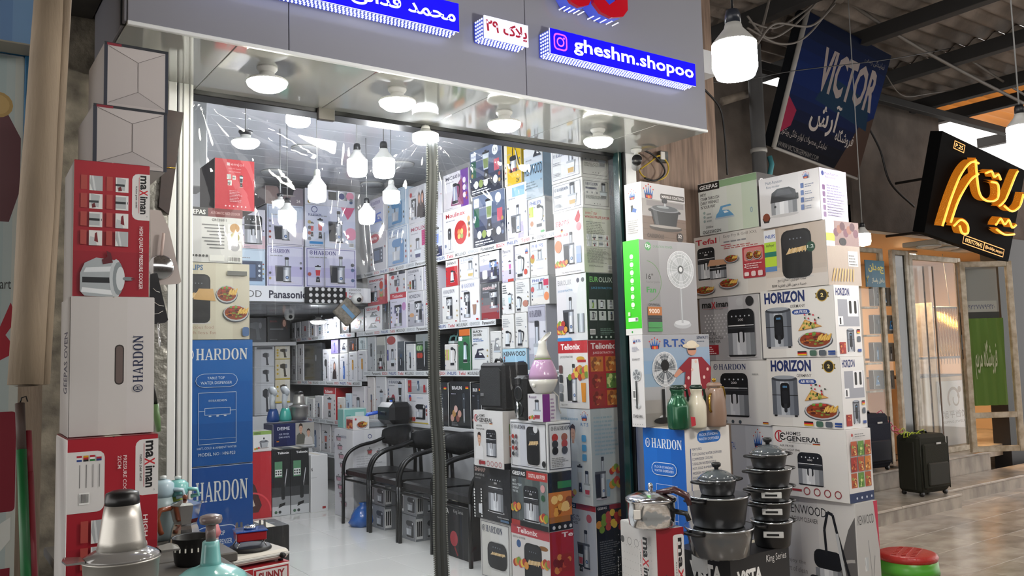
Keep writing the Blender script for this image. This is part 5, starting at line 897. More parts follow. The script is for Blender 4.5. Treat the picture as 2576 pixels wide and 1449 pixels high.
# ------------------------------------------------------------------ upper back wall of cartons and the brand board below it
GB = 'cartons lined up above the brand board'; YB = 7.6
def bc(key, base, x0, x1, yt, desc, col, art, dep=.3):
    kw = dict(on=BX[base]) if isinstance(base, str) else dict(zb=base)
    BX[key] = carton(desc, None, x0 + .6, x1 - .6, yt, yt + 80, Y=YB, dl=dep, col=col, R=art, group=GB, **kw); return BX[key]
LV = ['c9c8de', 'b8b4d8', 'c8c8e0', 'd4d4e6']
hj = lambda big: wa('juicer', 'HARDON', '3a2c78' if not big else '33307a', LV, frame='6a68a0', rect=(.46, .1, .9, .8) if big else (.2, .1, .85, .72), tpos=(.08, .82, .6 if big else .62, .92), fx=(lambda a: ic(a, 'blender', .14, .12, .34, .56)) if big else None)
bc('b31', 2.215, 600, 668, 624, 'blue oven carton, bottom row, behind the hanging red carton', 'b4c4d4', wa('oven', None, bg=ICE, frame='8a9ab0', rect=(.1, .1, .9, .7)))
bc('b32', 2.215, 671, 764, 616, 'lavender framed juicer carton, bottom row middle, with white glare', 'ccccdc', hj(False))
bc('b33', 2.215, 767, 897, 621, 'wide lavender framed carton with juicer and blender, bottom row', 'ccccdc', hj(True))
bc('b21', 'b31', 606, 668, 524, 'carton with a silver air fryer, middle row of the upper back wall', 'd2d0d8', wa('fryer', None, bg=['d4b8c0', 'd0cede', 'd6d4de'], rect=(.04, .1, .96, .86)))
bc('b22', 'b32', 671, 764, 512, 'pale framed juicer carton, middle row behind the low pendant bulb', 'd0d0dc', wa('juicer', None, bg=['d6d2dc', 'c8c8dc', 'b8c4d8'], frame='6a6c88', rect=(.18, .12, .8, .66)))
bc('b23', 'b33', 767, 895, 514, 'wide carton with juicer, blender and pink fruit, middle row', 'd0d2e0', wa('juicer', None, bg=['ccd2e2', 'c4cae0', 'ccd0e2'], rect=(.44, .12, .86, .9), fx=lambda a: (a.ring(.18, .9, .06, .2, '2a3a78'), hardon(a, .06, .74, .32, .8, '2a3a78', emblem=False), ic(a, 'blender', .2, .2, .38, .7), ic(a, 'blender', .06, .24, .2, .6), a.ell(.9, .36, .12, 'e08aa8'), a.poly([(.7, 1), (.84, .7), (.9, .8), (.98, 1)], 'd87090'), a.rect(.08, .08, .34, .14, '3a8ac8'), ic(a, 'bar', .86, .04, .96, .14))))
bc('b12', 'b22', 667, 763, 466, 'brown casserole carton cut by the ceiling, top row', '8a7a7c', A(wash(['8a7672', '7a6a6c', '8a8088']), k('pot', .3, .5, .8, 1.4, '2c2a2e'), t('CASSEROLE', .08, .2, .4, .32, '6a5a58', .01), t('24', .82, .16, .92, .34, 'e0d8d8', .02)), dep=.3)
bc('b13', 'b23', 767, 893, 472, 'wide juicer carton cut by the ceiling, top row', 'd0d0dc', wa(None, None, bg=['d0d2de', 'd6d6e0'], fx=lambda a: (a.rect(.46, .4, .62, .9, '2a2c30'), a.grad(.62, .4, .84, .95, SIL), a.ell(.73, .66, .06, '2a3a78'), a.ell(.9, .7, .08, 'e08aa8'), a.rect(.06, .5, .2, .6, '3a8ac8'))))
BX['b13']
pb = empty('brand_board', (1.6, 7.55, 2.075), 0, 'long white board of brand names under the upper cartons', 'sign board')
a_ = Art(4.08, .14); a_.rect(0, 0, 1, 1, 'd8dade')
def bx_(px): return (at(px, 745, Y=7.545).x - (-.5)) / 4.08
a_.txt('KENWOOD', bx_(520), .25, bx_(659), .7, '444'); a_.txt('Panasonic', bx_(677), .2, bx_(771), .72, '26263a', .03); a_.rect(bx_(770), .25, bx_(777), .6, 'c04038'); a_.txt('BOSCH', bx_(780), .25, bx_(873), .72, 'c02830', .03)
for j, (s_, c_) in enumerate((('KENWOOD', '666'), ('Panasonic', '222'), ('BOSCH', 'c03038'), ('PHILIPS', '24408c'))): a_.txt(s_, bx_(879), .78 - .22 * j, bx_(909), .92 - .22 * j, c_, .01)
b_ = MB(); b_.box(-2.1, 1.98, 0, .04, 0, .14, .003, 'd8dade'); a_.emit(b_, (-2.1, 0, 0), (4.08, 0, 0), (0, 0, .14), (0, -1, 0)); b_.build('board', INK, pb)
rl = empty('socket_rail', at(820, 743, Y=7.5), 0, 'black metal plate with small holes before the brand board', 'metal plate')
w_ = .2
b_ = MB(); b_.box(-w_, w_, 0, .03, -.075, .075, .004); b_.build('plate', DARK, rl)
for j in range(6):
    x_ = -w_ + .05 + .06 * j
    for z_ in (-.055, 0, .055): MB().lathe([(0, .0), (.018, .0), (.018, .004), (.012, .006), (0, .006)], 10).xf(Matrix.Rotation(math.radians(90), 4, 'X')).build('hole_rim', mat('hole_chrome', 'd0d0d0', .3), rl, (x_, -.001, z_))
MB().tube([(0, .02, .07), (0, .03, .6)], .004, 6).build('hanger', LCORD, rl)

# lower back wall
GL = 'cartons on the lower back wall'; YL = 9.85
def lc(key, base, x0, x1, yt, desc, col, art, dep=.2):
    kw = dict(on=BX[base]) if isinstance(base, str) else dict(zb=base)
    BX[key] = carton(desc, None, x0 + .4, x1 - .4, yt, yt + 60, Y=YL - dep, dl=dep, col=col, R=art, group=GL, zmax=1.715 if not isinstance(base, float) or base < 1.7 else None, **kw); return BX[key]
struct(MB().box(-.55, 3.6, 9.6, 10.05, 1.72, 1.76).build('trim_3', SHELLW))
lc('l1', 1.762, 608, 671, 800, 'black carton with a grey shaver on the lower back wall', '2a2c30', A(wash(['202226', '2c2e32', '3a3c42']), k('dryer', .3, .1, .9, .9, '5a5e64')))
lc('l2', 1.762, 673, 730, 797, 'black carton with a smiling woman on the lower back wall', '1c1d20', A(wash(['16171a', '1e1f22']), k('woman', .5, .2, .98, .98, '26262a'), t('BRAUN', .1, .78, .4, .86, '8a2a30'), r(.1, .5, .7, .53, '9a9ca0'), ln(.1, .1, .6, .14, 1, '888')))
hz = .93
for j in range(4):
    lc('d%d' % j, hz if j == 0 else 'd%d' % (j - 1), 640, 691, (966, 924, 881, 866)[j], 'silver hair dryer carton by the blue carton, %s from the bottom' % ['first', 'second', 'third', 'fourth'][j], 'c2c4c8', A(wash(['b8babe', 'c6c8cc', 'ccced2']), fr(.04, .06, .96, .94, .01, '9a9ca0'), k('dryer', .38, .1, .8, .9) if j < 3 else r(.1, .2, .9, .8, '2a2c30')))
for j in range(3):
    lc('y%d' % j, 1.06 if j == 0 else 'y%d' % (j - 1), 692, 730, (956, 905, 853)[j], 'cream epilator carton with yellow dots, %s from the bottom' % ['first', 'second', 'third'][j], 'd8d2be', A(wash(['d4ccb4', 'dcd6c6', 'dedad0']), k('dryer', .3, .14, .9, .86, '4a4438'), dots(.16, .16, .5, 1, 'c8a840', .07), dots(.16, .16, .7, 1, 'c8a840', .07), dots(.16, .16, .3, 1, 'c8a840', .07), r(.004, .004, .996, .07, 'c8b050')))
MB().box(2.3, 3.6, 9.58, 10.04, .15, .925, .004).build('back_cabinet', SHELLW); tag(bpy.data.objects['back_cabinet'], 'white cabinet carrying the cartons of the lower back wall', 'cabinet')
MB().box(3.355, 3.6, 9.6, 10.04, .93, 1.055, .004).build('carton_riser', SHELLW); tag(bpy.data.objects['carton_riser'], 'white riser lifting the cream epilator cartons', 'riser')
# ------------------------------------------------------------------ cartons standing behind the curtain, window side
GW = 'cartons stacked behind the curtain'
YA = 3.82
fruit = lambda n, x0, x1, y, s=3, q=.05: (lambda a: [a.ell(x0 + (x1 - x0) * i / max(n - 1, 1), y + .02 * ((i * 7) % 3), q, ['b03a2c', 'd8923a', '7a9a3a', 'c8524a', 'e0c04a'][(i + s) % 5]) for i in range(n)])
s1 = carton('tall blender carton with slogan and fruit side, bottom beside the window post', 1419, 1499, 1570, 1274, 1300, Y=YA, zb=ZS, col='c6c8d2', L=A(wash(['b8bac8', 'c8cad6', 'd2d4dc', 'c4c8d4']), r(0, .93, .42, .995, '1c1d20'), t('GEEPAS', .04, .945, .38, .98, 'eee', .02), r(.42, .93, 1, .995, 'b83a3e'), t('HEY!', .08, .87, .22, .9, '2a2c40', .01), t('I BLEND IN', .08, .83, .5, .86, '2a2c40', .01), t('THE TASTE OF', .08, .79, .54, .82, '2a2c40', .01), t('GOODNESS', .08, .75, .46, .78, '2a2c40', .01), e(.8, .84, .08, 'c05a5e'), k('blender', .04, .3, .4, .64, 'c04a5a'), k('juicer', .42, .24, .96, .7), k('blender', .4, .2, .66, .44, 'd05a6a')), R=A(wash(['1c1e20', '24282a', '2a2e2c']), r(0, .94, .5, .995, '16171a'), t('GEEPAS', .06, .95, .4, .98, 'ddd', .02), r(.5, .94, 1, .995, '8a2c30'), fruit(5, .3, .9, .86, 2, .1), fruit(5, .1, .8, .78, 1, .11), fruit(4, .2, .9, .72, 2, .1), ln(.1, .2, .8, .6, 16, '7a7c80', 4)), group=GW)
s2 = carton('white juicer and blender carton with a couple, in the window column', 1411, 1492, 1566, 1030, 1270, Y=YA, col='d2d6da', L=A(wash(['d4dade', 'ccd6e0', 'd2dae2', 'd8dcde']), t('JUICER & BLENDER', .04, .87, .62, .9, '6aa0c8', .01), lambda a: rts(a, .7, .82, .94, .98, '5a8ac0'), k('woman', -.02 + .03, .44, .3, .8, 'c8a8a4'), k('person', .22, .44, .66, .84, 'dce4ea'), k('juicer', .0 + .02, .12, .46, .58), k('blender', .5, .12, .78, .42, 'c8ccd2'), k('chopper', .74, .1, .98, .36), fruit(9, .06, .46, .08, 1, .06), lambda a: [a.rrect(.74, .66 - .1 * i, .88, .73 - .1 * i, '4a9ad0', .2) for i in range(3)]), R=A(wash(['b4bcc0', 'bcc4c8', 'c2c8ca']), ln(.1, .52, .9, .94, 10, '9ab0be', 7), k('juicer', .06, .06, .56, .5, '8aa8c0'), fruit(6, .6, .95, .34, 0, .08), fruit(5, .6, .9, .2, 1, .1)), on=s1, m=INKW, group=GW)
s3 = carton('red and white juice extractor carton with a glass of orange juice', 1406, 1483, 1558, 856, 1028, Y=YA, col='dad8d6', L=A(wash(['dcdad8', 'e0dedc']), r(0, .82, 1, 1, 'b8262e'), t('Telionix', .1, .87, .76, .96, 'f4ecea', .03), t('JUICE EXTRACTOR', .06, .74, .5, .78, '333', .01), lambda a: a.ell(.76, .73, .14, 'c8a030', ry=.04), r(.66, .68, .94, .72, 'b82a2c'), k('juicer', .26, .08, .78, .66), lambda a: a.poly([(.78, .1), (.9, .1), (.92, .38), (.76, .38)], 'e8982a'), fruit(6, .6, .96, .54, 4, .09), fruit(6, .4, .96, .46, 2, .07), lambda a: [a.rrect(.03, .1 + .14 * i, .15, .22 + .14 * i, ['5a5c60', '8a8c90', '3a3c40', '6a4a4a'][i], .2) for i in range(4)], t('TJE3729', .06, .03, .28, .06, '444')), R=A(wash(['a8202a', 'b0242c', 'a8222a']), t('Telionix', .1, .87, .88, .96, 'f4ecea', .03), t('JUICE EXTRACTOR', .16, .79, .84, .83, 'f0dcda', .01), lambda a: [ic(a, 'food', .08 + .47 * (i % 2), .54 - .25 * (i // 2), .48 + .47 * (i % 2), .76 - .25 * (i // 2), 'oorgro'[i]) for i in range(6)]), on=s2, group=GW)
s4 = carton('juice extractor carton with a dark green side, middle of the window column', 1401, 1479, 1551, 685, 856, Y=YA, col='d4d4d4', L=A(wash(['d8d6da', 'd2d4d8', 'd6d8da']), t('EUROLUX', .06, .85, .52, .93, '8a8c90', .01), e(.74, .9, .05, '3a3c50'), e(.9, .9, .05, '6a6870'), t('JUICE EXTRACTOR', .06, .74, .56, .78, '6a98c0', .01), k('juicer', .2, .1, .74, .66), lambda a: a.grad(.7, .12, .92, .4, SIL2), fruit(9, .04, .3, .14, 3, .06), fruit(6, .04, .22, .22, 0, .07), lambda a: [a.ell(.08 + .04 * i, .2, .05, '8a4a7a') for i in range(4)], rr(.004, .0, .5, .05, '3a8ac8', .1)), R=A(wash(['12261c', '142a1e', '183024']), t('EUR', .12, .86, .4, .94, '7ac86a', .02), t('OLUX', .42, .86, .88, .94, 'c8d8cc', .01), t('JUICE EXTRACTOR', .16, .75, .86, .79, '4a9ac0', .01), lambda a: [(a.rect(.08 + .3 * (i % 3), .46 - .17 * (i // 3), .32 + .3 * (i % 3), .6 - .17 * (i // 3), 'c2cac6'), ic(a, ['bottle', 'kettle', 'chopper', 'kettle', 'hand', 'bottle'][i], .12 + .3 * (i % 3), .47 - .17 * (i // 3), .28 + .3 * (i % 3), .59 - .17 * (i // 3), ['7a9a3a', None, '8a8c90', '4a4c50', None, '2a2c30'][i])) for i in range(6)], k('bar', .06, .08, .24, .16), ln(.4, .08, .94, .18, 4, '7a9a88'), dots(.1, .9, .04, 6, 'c8d8cc', .03)), on=s3, group=GW)
s5 = carton('white power juicer carton with a red drop tag in the window column', 1395, 1471, 1539, 521, 685, Y=YA, col='d8d6d6', L=A(wash(['dcd8da', 'dedcde', 'd8d8dc']), t('SEVEN 7 STAR', .06, .78, .54, .86, 'b8303a', .01), lambda a: a.poly([(.72, .84), (.86, .98), (.92, .88), (.88, .8), (.8, .78)], 'b02430'), k('flag', .24, .68, .34, .73), t('POWER JUICER', .02, .6, .5, .65, 'c03a40', .02), e(.86, .72, .09, 'd08a90'), k('juicer', .3, .14, .86, .66), lambda a: a.ell(.14, .46, .12, 'd8784a', ry=.1), fruit(12, .04, .42, .16, 0, .05), r(.76, .16, .92, .42, '9aa8d0'), t('Fast, Healthy, Fresh Juice in Seconds', .26, .02, .9, .05, '444')), R=A(wash(['c2c8b4', 'ccd0c0', 'd0d2c8']), t('seven 7 star', .08, .9, .5, .95, 'b8303a'), t('WHOLE FRUIT JUICER', .06, .83, .94, .88, 'b02430', .02), ln(.1, .6, .8, .8, 8, '8a8c84', 2), lambda a: [ic(a, 'part', .08 + .21 * (i % 4), .5 - .1 * (i // 4), .26 + .21 * (i % 4), .59 - .1 * (i // 4), i) for i in range(8)], ln(.06, .14, .94, .38, 14, '8a8c84', 9), t('WWW.7Starhome.com', .1, .08, .6, .11, '333'), k('bar', .76, .04, .94, .12)), on=s4, group=GW)
hch = A(fr(.05, .08, .95, .92, .012, '6a6c78'), wash(['cacccc', 'd2d4d8', 'd6d8dc'], .06, .09, .94, .91), hd(.1, .72, .56, .82, '44506e'), k('chopper', .52, .14, .86, .9, 'b8985a'), ln(.1, .5, .4, .6, 2, '8a8c96'), ln(.1, .18, .4, .3, 3, 'a0a2a8'))
hch2 = A(fr(.06, .08, .94, .9, .012, '6a6c70'), hd(.1, .74, .56, .84, '44506e'), k('chopper', .58, .3, .92, .86, '8a8c90'), r(.1, .62, .5, .68, '55586a'), ln(.1, .3, .9, .42, 4, '8a8c88'), dots(.15, .5, .5, 3, '9a9ca0', .03), dots(.4, .6, .14, 3, '777', .015))
s6 = carton('framed white chopper carton, lower of two, top of the window column', 1389, 1466, 1534, 444, 520, Y=YA, col='d4d4d2', L=hch, R=hch2, on=s5, group=GW)
s7 = carton('framed white chopper carton, upper of two, top of the window column', 1386, 1462, 1530, 352, 444, Y=YA, col='d4d4d2', L=hch, R=hch2, on=s6, group=GW)
# second stack
YB2 = 3.86
v1 = carton('red headed air fryer carton with chips, on the floor behind the curtain', 1288, 1384, None, 1340, 1400, Y=YB2, zb=ZS, dr=.17, col='d6d0ce', L=A(wash(['d8d2d0', 'dcd8d6']), r(0, .86, 1, 1, 'b8404a'), t('Telionix', .16, .89, .7, .97, 'f0e0e0', .03), t('DIGITAL AIR FRYER', .04, .8, .38, .83, '333'), e(.2, .72, .06, '3a5a8a'), lambda a: a.ell(.84, .74, .12, '8a5a28', ry=.035), k('fryer_dark', .3, .1, .84, .78), fruit(7, .1, .4, .42, 0, .06), fruit(6, .82, .98, .5, 3, .06)), R=A(wash(['a8242c', 'b02a30']), t('Te', .5, .9, .98, .97, 'f0e0e0', .03), k('food', .1, .4, .9, .66, 'r')), group=GW)
v2 = carton('black and red digital air fryer carton, middle of the second stack', 1287, 1381, None, 1191, 1330, Y=YB2, dr=.17, col='4a5050', L=A(wash(['4a4e50', '5a6262', '66706e', '505a5a', '7a8684']), r(0, .86, .44, .995, '1a1b1d'), t('GEEPAS', .04, .89, .4, .96, 'eee', .03), r(.44, .84, 1, .99, 'b83a36'), t('DIGITAL AIR FRYER', .5, .88, .94, .95, 'f4e8e4', .02), t('HEY!', .04, .76, .14, .81, 'e4ecec', .01), t('HAVE A TREAT', .04, .7, .3, .74, 'e4ecec', .01), t('WITHOUT', .04, .64, .22, .68, 'e4ecec', .01), t('THE OIL', .04, .58, .2, .62, 'e4ecec', .01), k('fryer', .3, .1, .8, .74), r(0, 0, 1, .09, '1a1b1d'), r(0, 0, .24, .09, 'a83230'), e(.88, .72, .06, 'd8a0a0'), e(.88, .56, .05, '2a5a3a'), fruit(6, .04, .22, .3, 1, .06), fruit(5, .82, .96, .2, 3, .06)), R=A(wash(['1a1c1a', '2a2620']), k('food', .0 + .02, .24, .98, .66, 'o'), r(.4, .72, .98, .84, '2f7a44'), r(.02, .14, .9, .24, 'a86a2a'), dots(.2, .9, .06, 4, 'ccc', .06)), on=v1, group=GW)
v3 = carton('framed white carton with a black tall air fryer under the humidifier', 1284, 1379, None, 1062, 1185, Y=YB2, dr=.17, col='d6d6d8', L=A(fr(.03, .05, .97, .95, .01, '44464c'), wash(['d8d8da', 'ccced6', 'dadade', 'e0e0e2'], .04, .06, .96, .94), hd(.06, .82, .44, .9, '3a3c46'), k('fryer_dark', .44, .1, .84, .9), e(.72, .84, .06, 'dcdcde'), lambda a: [a.ell(.1 + .09 * (i % 2), .66 - .12 * (i // 2), .035, ['b03a34', '6a3a34', '3a3c40', '8a8a8c'][i % 4]) for i in range(8)], e(.92, .16, .05, '222')), R=A(fr(.06, .05, .99, .95, .03, '44464c'), hd(.14, .82, .98, .9, '3a3c46'), lambda a: [a.ell(.3 + .4 * (i % 2), .68 - .13 * (i // 2), .13, ['b03a34', '9a5a44', '3a3c40', 'a8443a', '222', '444'][i % 6]) for i in range(6)], ln(.14, .1, .9, .3, 6, '8a8a8c')), on=v2, group=GW)
YC2 = 4.27
w1 = carton('worn white carton with a black double drawer fryer, on the floor', 1209, 1285, None, 1322, 1390, Y=YC2, zb=ZS, dr=.2, col='d2d0cc', L=A(fr(.04, .03, .96, .97, .012, '77757a'), wash(['d0cec8', 'd6d4d0', 'd8d8d6'], .06, .05, .94, .95), hd(.08, .8, .76, .91, '2a3450'), k('fryer_dark', .2, .2, .95, .66)), group=GW)
w2 = carton('black carton with a silver air fryer and white dots, second from the floor', 1193, 1286, None, 1182, 1320, Y=YC2 - .02, dr=.22, col='1a1b1e', edge='4a4a4c', L=A(wash(['141518', '1a1b1f', '202126']), t('SHARP', .03, .88, .34, .96, 'c8a8a0', .02), t('KF-AF70ST-S2', .04, .8, .3, .84, 'ccc'), t('AIR FRYER', .04, .74, .2, .77, '999'), k('fryer', .36, .16, .86, .88), lambda a: [a.ell(.02 + .04 * ((i * 5) % 10), .02 + .028 * i, .018, 'f0f0ee', n=6) for i in range(20)], rr(.14, .1, .24, .28, 'd8dade', .2), t('Family moments', .66, .08, .96, .12, 'ddd'), r(.74, .03, .96, .07, '4a6a8a')), on=w1, group=GW)
w3 = carton('white carton with black serif heading, a chef and a fryer, under the big speaker', 1192, 1268, None, 1036, 1180, Y=YC2, dr=.22, col='d8d6d4', L=A(wash(['dad8d6', 'e0dedc']), homesg(), k('person', .04, .12, .36, .62, 'e6e4e4'), k('fryer', .4, .18, .82, .68), e(.22, .07, .045, '8a3034'), r(.26, .04, .4, .1, 'a03036'), dots(.5, .9, .07, 4, 'b05a5e', .05, True)), R=A(wash(['d8d2ce', 'd8d6d4']), lambda a: [ic(a, 'food', .2, .2 + .2 * i, .9, .38 + .2 * i, 'rog'[i]) for i in range(3)], r(0, 0, 1, .1, '1d1e22')), on=w2, group=GW)
# speakers, humidifier and the small carton below it
BLK = mat('black_speaker_plastic', '131416', .5, bump=.25, bscale=160); BLKS = mat('black_satin', '1a1b1d', .35)
zt = w3['ztop'] + .0015
p = at(1236, 1034, Y=3.9)
sp = empty('loudspeaker', (at(1208, 1036, Y=4.12).x, 4.0, zt), math.radians(-55) * 0, 'large black padded loudspeaker beside the humidifier', 'loudspeaker')
x0 = at(1268, 1036, Y=4.29).x; xw = .2; yd = span((x0, 4.29, zt), (0, 1, 0), 1208); hh = z_at((x0, 4.29, 0), 912) - zt
sp.location = (x0, 4.29, zt)
MB().box(0, xw, 0, yd, 0, hh, .018).build('cabinet', BLK, sp)
MB().prism([(.02, .03), (yd - .02, .03), (yd - .02, hh - .05), (yd - .05, hh - .03), (.05, hh - .03), (.02, hh - .05)], -.012, 0, 'x').build('grille', mat('speaker_grille', '202224', .7, bump=.6, bscale=300), sp)
b = MB(); b.box(-.016, -.012, yd * .75, yd * .88, hh * .3, hh * .36, 0, 'c8c8c8'); b.build('badge', mat('badge_silver', 'b8b8ba', .3, .8), sp)
MB().tube([(xw * .3, yd * .35, hh - .005), (xw * .3, yd * .4, hh + .018), (xw * .3, yd * .6, hh + .018), (xw * .3, yd * .65, hh - .005)], .009, 8).build('handle', BLKS, sp)
zt3 = v3['ztop'] + .0015
sp2 = empty('trolley_speaker', (at(1322, 1062, Y=4.04).x, 4.04, zt3), 0, 'black trolley speaker with chrome handle, between big speaker and humidifier', 'loudspeaker')
x0 = sp2.location.x; yd2 = span((x0, 4.04, zt3), (0, 1, 0), 1293); h2 = z_at((x0, 4.04, 0), 945) - zt3
MB().box(0, .13, 0, yd2, 0, h2, .02).build('cabinet', BLK, sp2)
for zz, rr_ in ((h2 * .6, yd2 * .36), (h2 * .25, yd2 * .36)): MB().lathe([(rr_, 0), (rr_, .006), (rr_ * .8, .008), (rr_ * .3, .002), (0, .004)], 20).xf(Matrix.Rotation(math.radians(-90), 4, 'Y')).build('cone', BLKS, sp2, (0, yd2 / 2, zz))
MB().box(-.008, 0, yd2 * .3, yd2 * .8, h2 * .82, h2 * .95, .002).build('panel', BLKS, sp2)
MB().tube([(-.012, yd2 * .5, h2 * .05), (-.012, yd2 * .5, h2 * .42)], .008, 8).build('handle_tube', mat('chrome', 'd8dade', .12, 1.0), sp2)
pc = carton('small purple and white chopper carton under the humidifier', 1328, 1366, 1398, 992, 1058, Y=3.87, zb=zt3, col='d6d4d6', L=A(r(0, 0, 1, 1, 'dad8da'), k('chopper', .3, .06, .95, .8, '9a3a4a'), t('Rossil', .1, .84, .6, .94, '5a2a6a'), fruit(4, .1, .4, .12, 0, .07)), R=A(r(0, 0, 1, 1, '7a2a80'), r(.55, 0, 1, 1, 'd8d4d8'), ln(.6, .1, .95, .9, 6, '9a7aa0')), group=GW, dl=.14)
hu = empty('humidifier', (pc.location.x + .055, pc.location.y + .06, pc['ztop'] + .0015), 0, 'white and pink drop shaped humidifier with a slanted spout', 'humidifier')
zq = lambda y: z_at(hu.location, y) - hu.location.z
rw = (1402 - 1328) / 2 * (hu.location.x * .5695 + hu.location.y * .8178) / FPX
WP = mat('white_gloss_plastic', 'dcd8d0', .25, coat=.5); PK = mat('pink_translucent_tank', 'c39abf', .2, coat=.5); GN = mat('green_band', '7a9a3c', .4)
H = zq(840)
MB().lathe([(0, 0), (rw * .55, 0), (rw * .72, H * .05), (rw * .92, H * .15), (rw, H * .24)], 32).build('base', WP, hu)
MB().lathe([(rw, H * .24), (rw * .97, H * .32), (rw * .86, H * .42), (rw * .68, H * .52), (rw * .56, H * .57)], 32).build('tank', PK, hu)
MB().lathe([(rw * .57, H * .57), (rw * .57, H * .585)], 32).build('band', GN, hu)
b = MB(); prof = [(rw * .56, H * .585), (rw * .44, H * .66), (rw * .33, H * .74), (rw * .27, H * .82), (rw * .27, H * .88)]
b.lathe(prof, 28)
n_ = 28; top = [b.v[-n_ + i] for i in range(n_)]
vs = list(top) + [(x * 1.25 + .012 + .02, y * 1.25, H * .93 + (x / rw) * .09 + .012) for x, y, z in top] + [(x * 1.1 + .03, y * 1.1, H * .93 + (x / rw) * .09 + .009) for x, y, z in top]
b.add(vs, [[i, (i + 1) % n_, n_ + (i + 1) % n_, n_ + i] for i in range(n_)] + [[n_ + i, n_ + (i + 1) % n_, 2 * n_ + (i + 1) % n_, 2 * n_ + i] for i in range(n_)], smooth=True)
b.build('spout', WP, hu)
MB().lathe([(.0, .0), (.012, 0), (.012, .012), (0, .014)], 16).xf(Matrix.Rotation(math.radians(-90), 4, 'Y')).build('dial', WP, hu, (-rw * .9, -rw * .2, H * .14))
MB().tube([(rw * .8, 0, .01), (rw * 1.15, -.01, -.02), (rw * 1.1, -.02, -.09), (rw * 1.25, -.02, -.12)], .004, 6).build('cable', WP, hu)

# ------------------------------------------------------------------ cartons behind the curtain, left side
GI = 'cartons stacked behind the left post'
YI = 3.74
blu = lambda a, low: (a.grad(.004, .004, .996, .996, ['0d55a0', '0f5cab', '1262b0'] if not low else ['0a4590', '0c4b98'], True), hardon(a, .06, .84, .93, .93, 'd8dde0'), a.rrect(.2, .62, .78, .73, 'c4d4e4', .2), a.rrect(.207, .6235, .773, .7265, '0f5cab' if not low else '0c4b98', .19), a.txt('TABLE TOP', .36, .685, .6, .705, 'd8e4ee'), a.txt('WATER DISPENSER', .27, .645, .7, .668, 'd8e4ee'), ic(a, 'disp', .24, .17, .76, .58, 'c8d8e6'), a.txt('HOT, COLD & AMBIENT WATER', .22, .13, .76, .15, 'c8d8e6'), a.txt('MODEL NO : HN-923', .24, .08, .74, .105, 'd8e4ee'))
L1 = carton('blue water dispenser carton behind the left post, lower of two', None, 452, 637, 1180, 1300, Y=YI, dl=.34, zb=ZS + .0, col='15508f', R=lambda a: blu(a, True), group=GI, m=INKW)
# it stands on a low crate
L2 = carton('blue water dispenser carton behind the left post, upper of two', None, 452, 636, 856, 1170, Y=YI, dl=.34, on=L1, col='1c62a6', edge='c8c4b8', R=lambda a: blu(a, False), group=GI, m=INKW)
L3 = carton('cream air fryer carton with chips and food plates in loose film', None, 452, 628, 658, 850, Y=YI, dl=.3, on=L2, col='c9c4b2', R=A(wash(['c2bca6', 'cac4b2', 'd0ccba', 'c8c2b0']), t('PHILIPS', .02, .9, .32, .97, '4a6a90', .03), k('fryer_dark', .0 + .02, .2, .46, .86), lambda a: a.poly([(.18, .52), (.5, .5), (.46, .66), (.26, .66)], 'c9a268'), k('plate', .5, .46, .82, .76), k('plate', .6, .22, .98, .5), r(.66, .84, .95, .9, '5a5c58'), t('Delicious food', .06, .14, .46, .18, 'a88a7a'), t('with less fat', .06, .07, .5, .11, 'a88a7a'), rr(.88, .04, .98, .16, '4a6a9a', .3)), group=GI, m=INKW)
L4 = carton('white rice cooker carton with a black and red heading band', None, 452, 610, 517, 655, Y=YI, dl=.3, on=L3, col='cfcfcf', R=A(wash(['c8c8ca', 'd2d2d2', 'd0d0d0']), r(0, .84, .44, 1, '1d1e20'), t('GEEPAS', .08, .87, .4, .96, 'dcdcdc', .03), r(.44, .84, 1, 1, '6e2226'), t('AUTOMATIC RICE COOKER', .48, .89, .96, .94, 'b88a8a', .02), t('GRC35011', .5, .76, .74, .81, '3a3a3c', .02), lambda a: [(a.rect(.76, .58 - .17 * i, .98, .72 - .17 * i, 'e4e4e4'), a.ell(.87, .65 - .17 * i, .08, ['b88a4a', 'a8a05a', '9a9aa0'][i])) for i in range(3)], lambda a: [a.rect(.34 + .04 * (i % 4), .68 - .06 * i, .7, .7 - .06 * i, '6a6a6c') for i in range(8)], dots(.2, .42, .12, 5, '444', .02), r(.46, .03, .7, .14, 'e4e4e2'), k('bar', .76, .02, .98, .12)), group=GI)
L5 = carton('bright red carton with small appliance pictures above the rice cooker carton', 527, 540, 640, 396, 502, Y=YI + .02, dl=.24, on=L4, col='3a1418', lcol='241416', R=A(wash(['b81f33', 'c22438', 'c82a3e']), r(.3, .87, .38, .93, 'c8b8c0'), t('emjoi', .4, .86, .72, .93, 'd8a0a8', .01), t('Digital Air Steamer', .34, .8, .66, .825, 'e0b0b8'), t('MX-ASTHABON', .36, .74, .64, .765, 'e0b0b8'), k('part', .3, .6, .4, .7, 0), k('part', .44, .6, .52, .68, 2), k('part', .32, .48, .42, .58, 1), k('blender', .58, .46, .74, .7, '3a3a4a'), ln(.36, .16, .7, .4, 8, 'dc98a4'), dots(.26, .76, .07, 6, 'e8c0c8', .02)), group=GI)
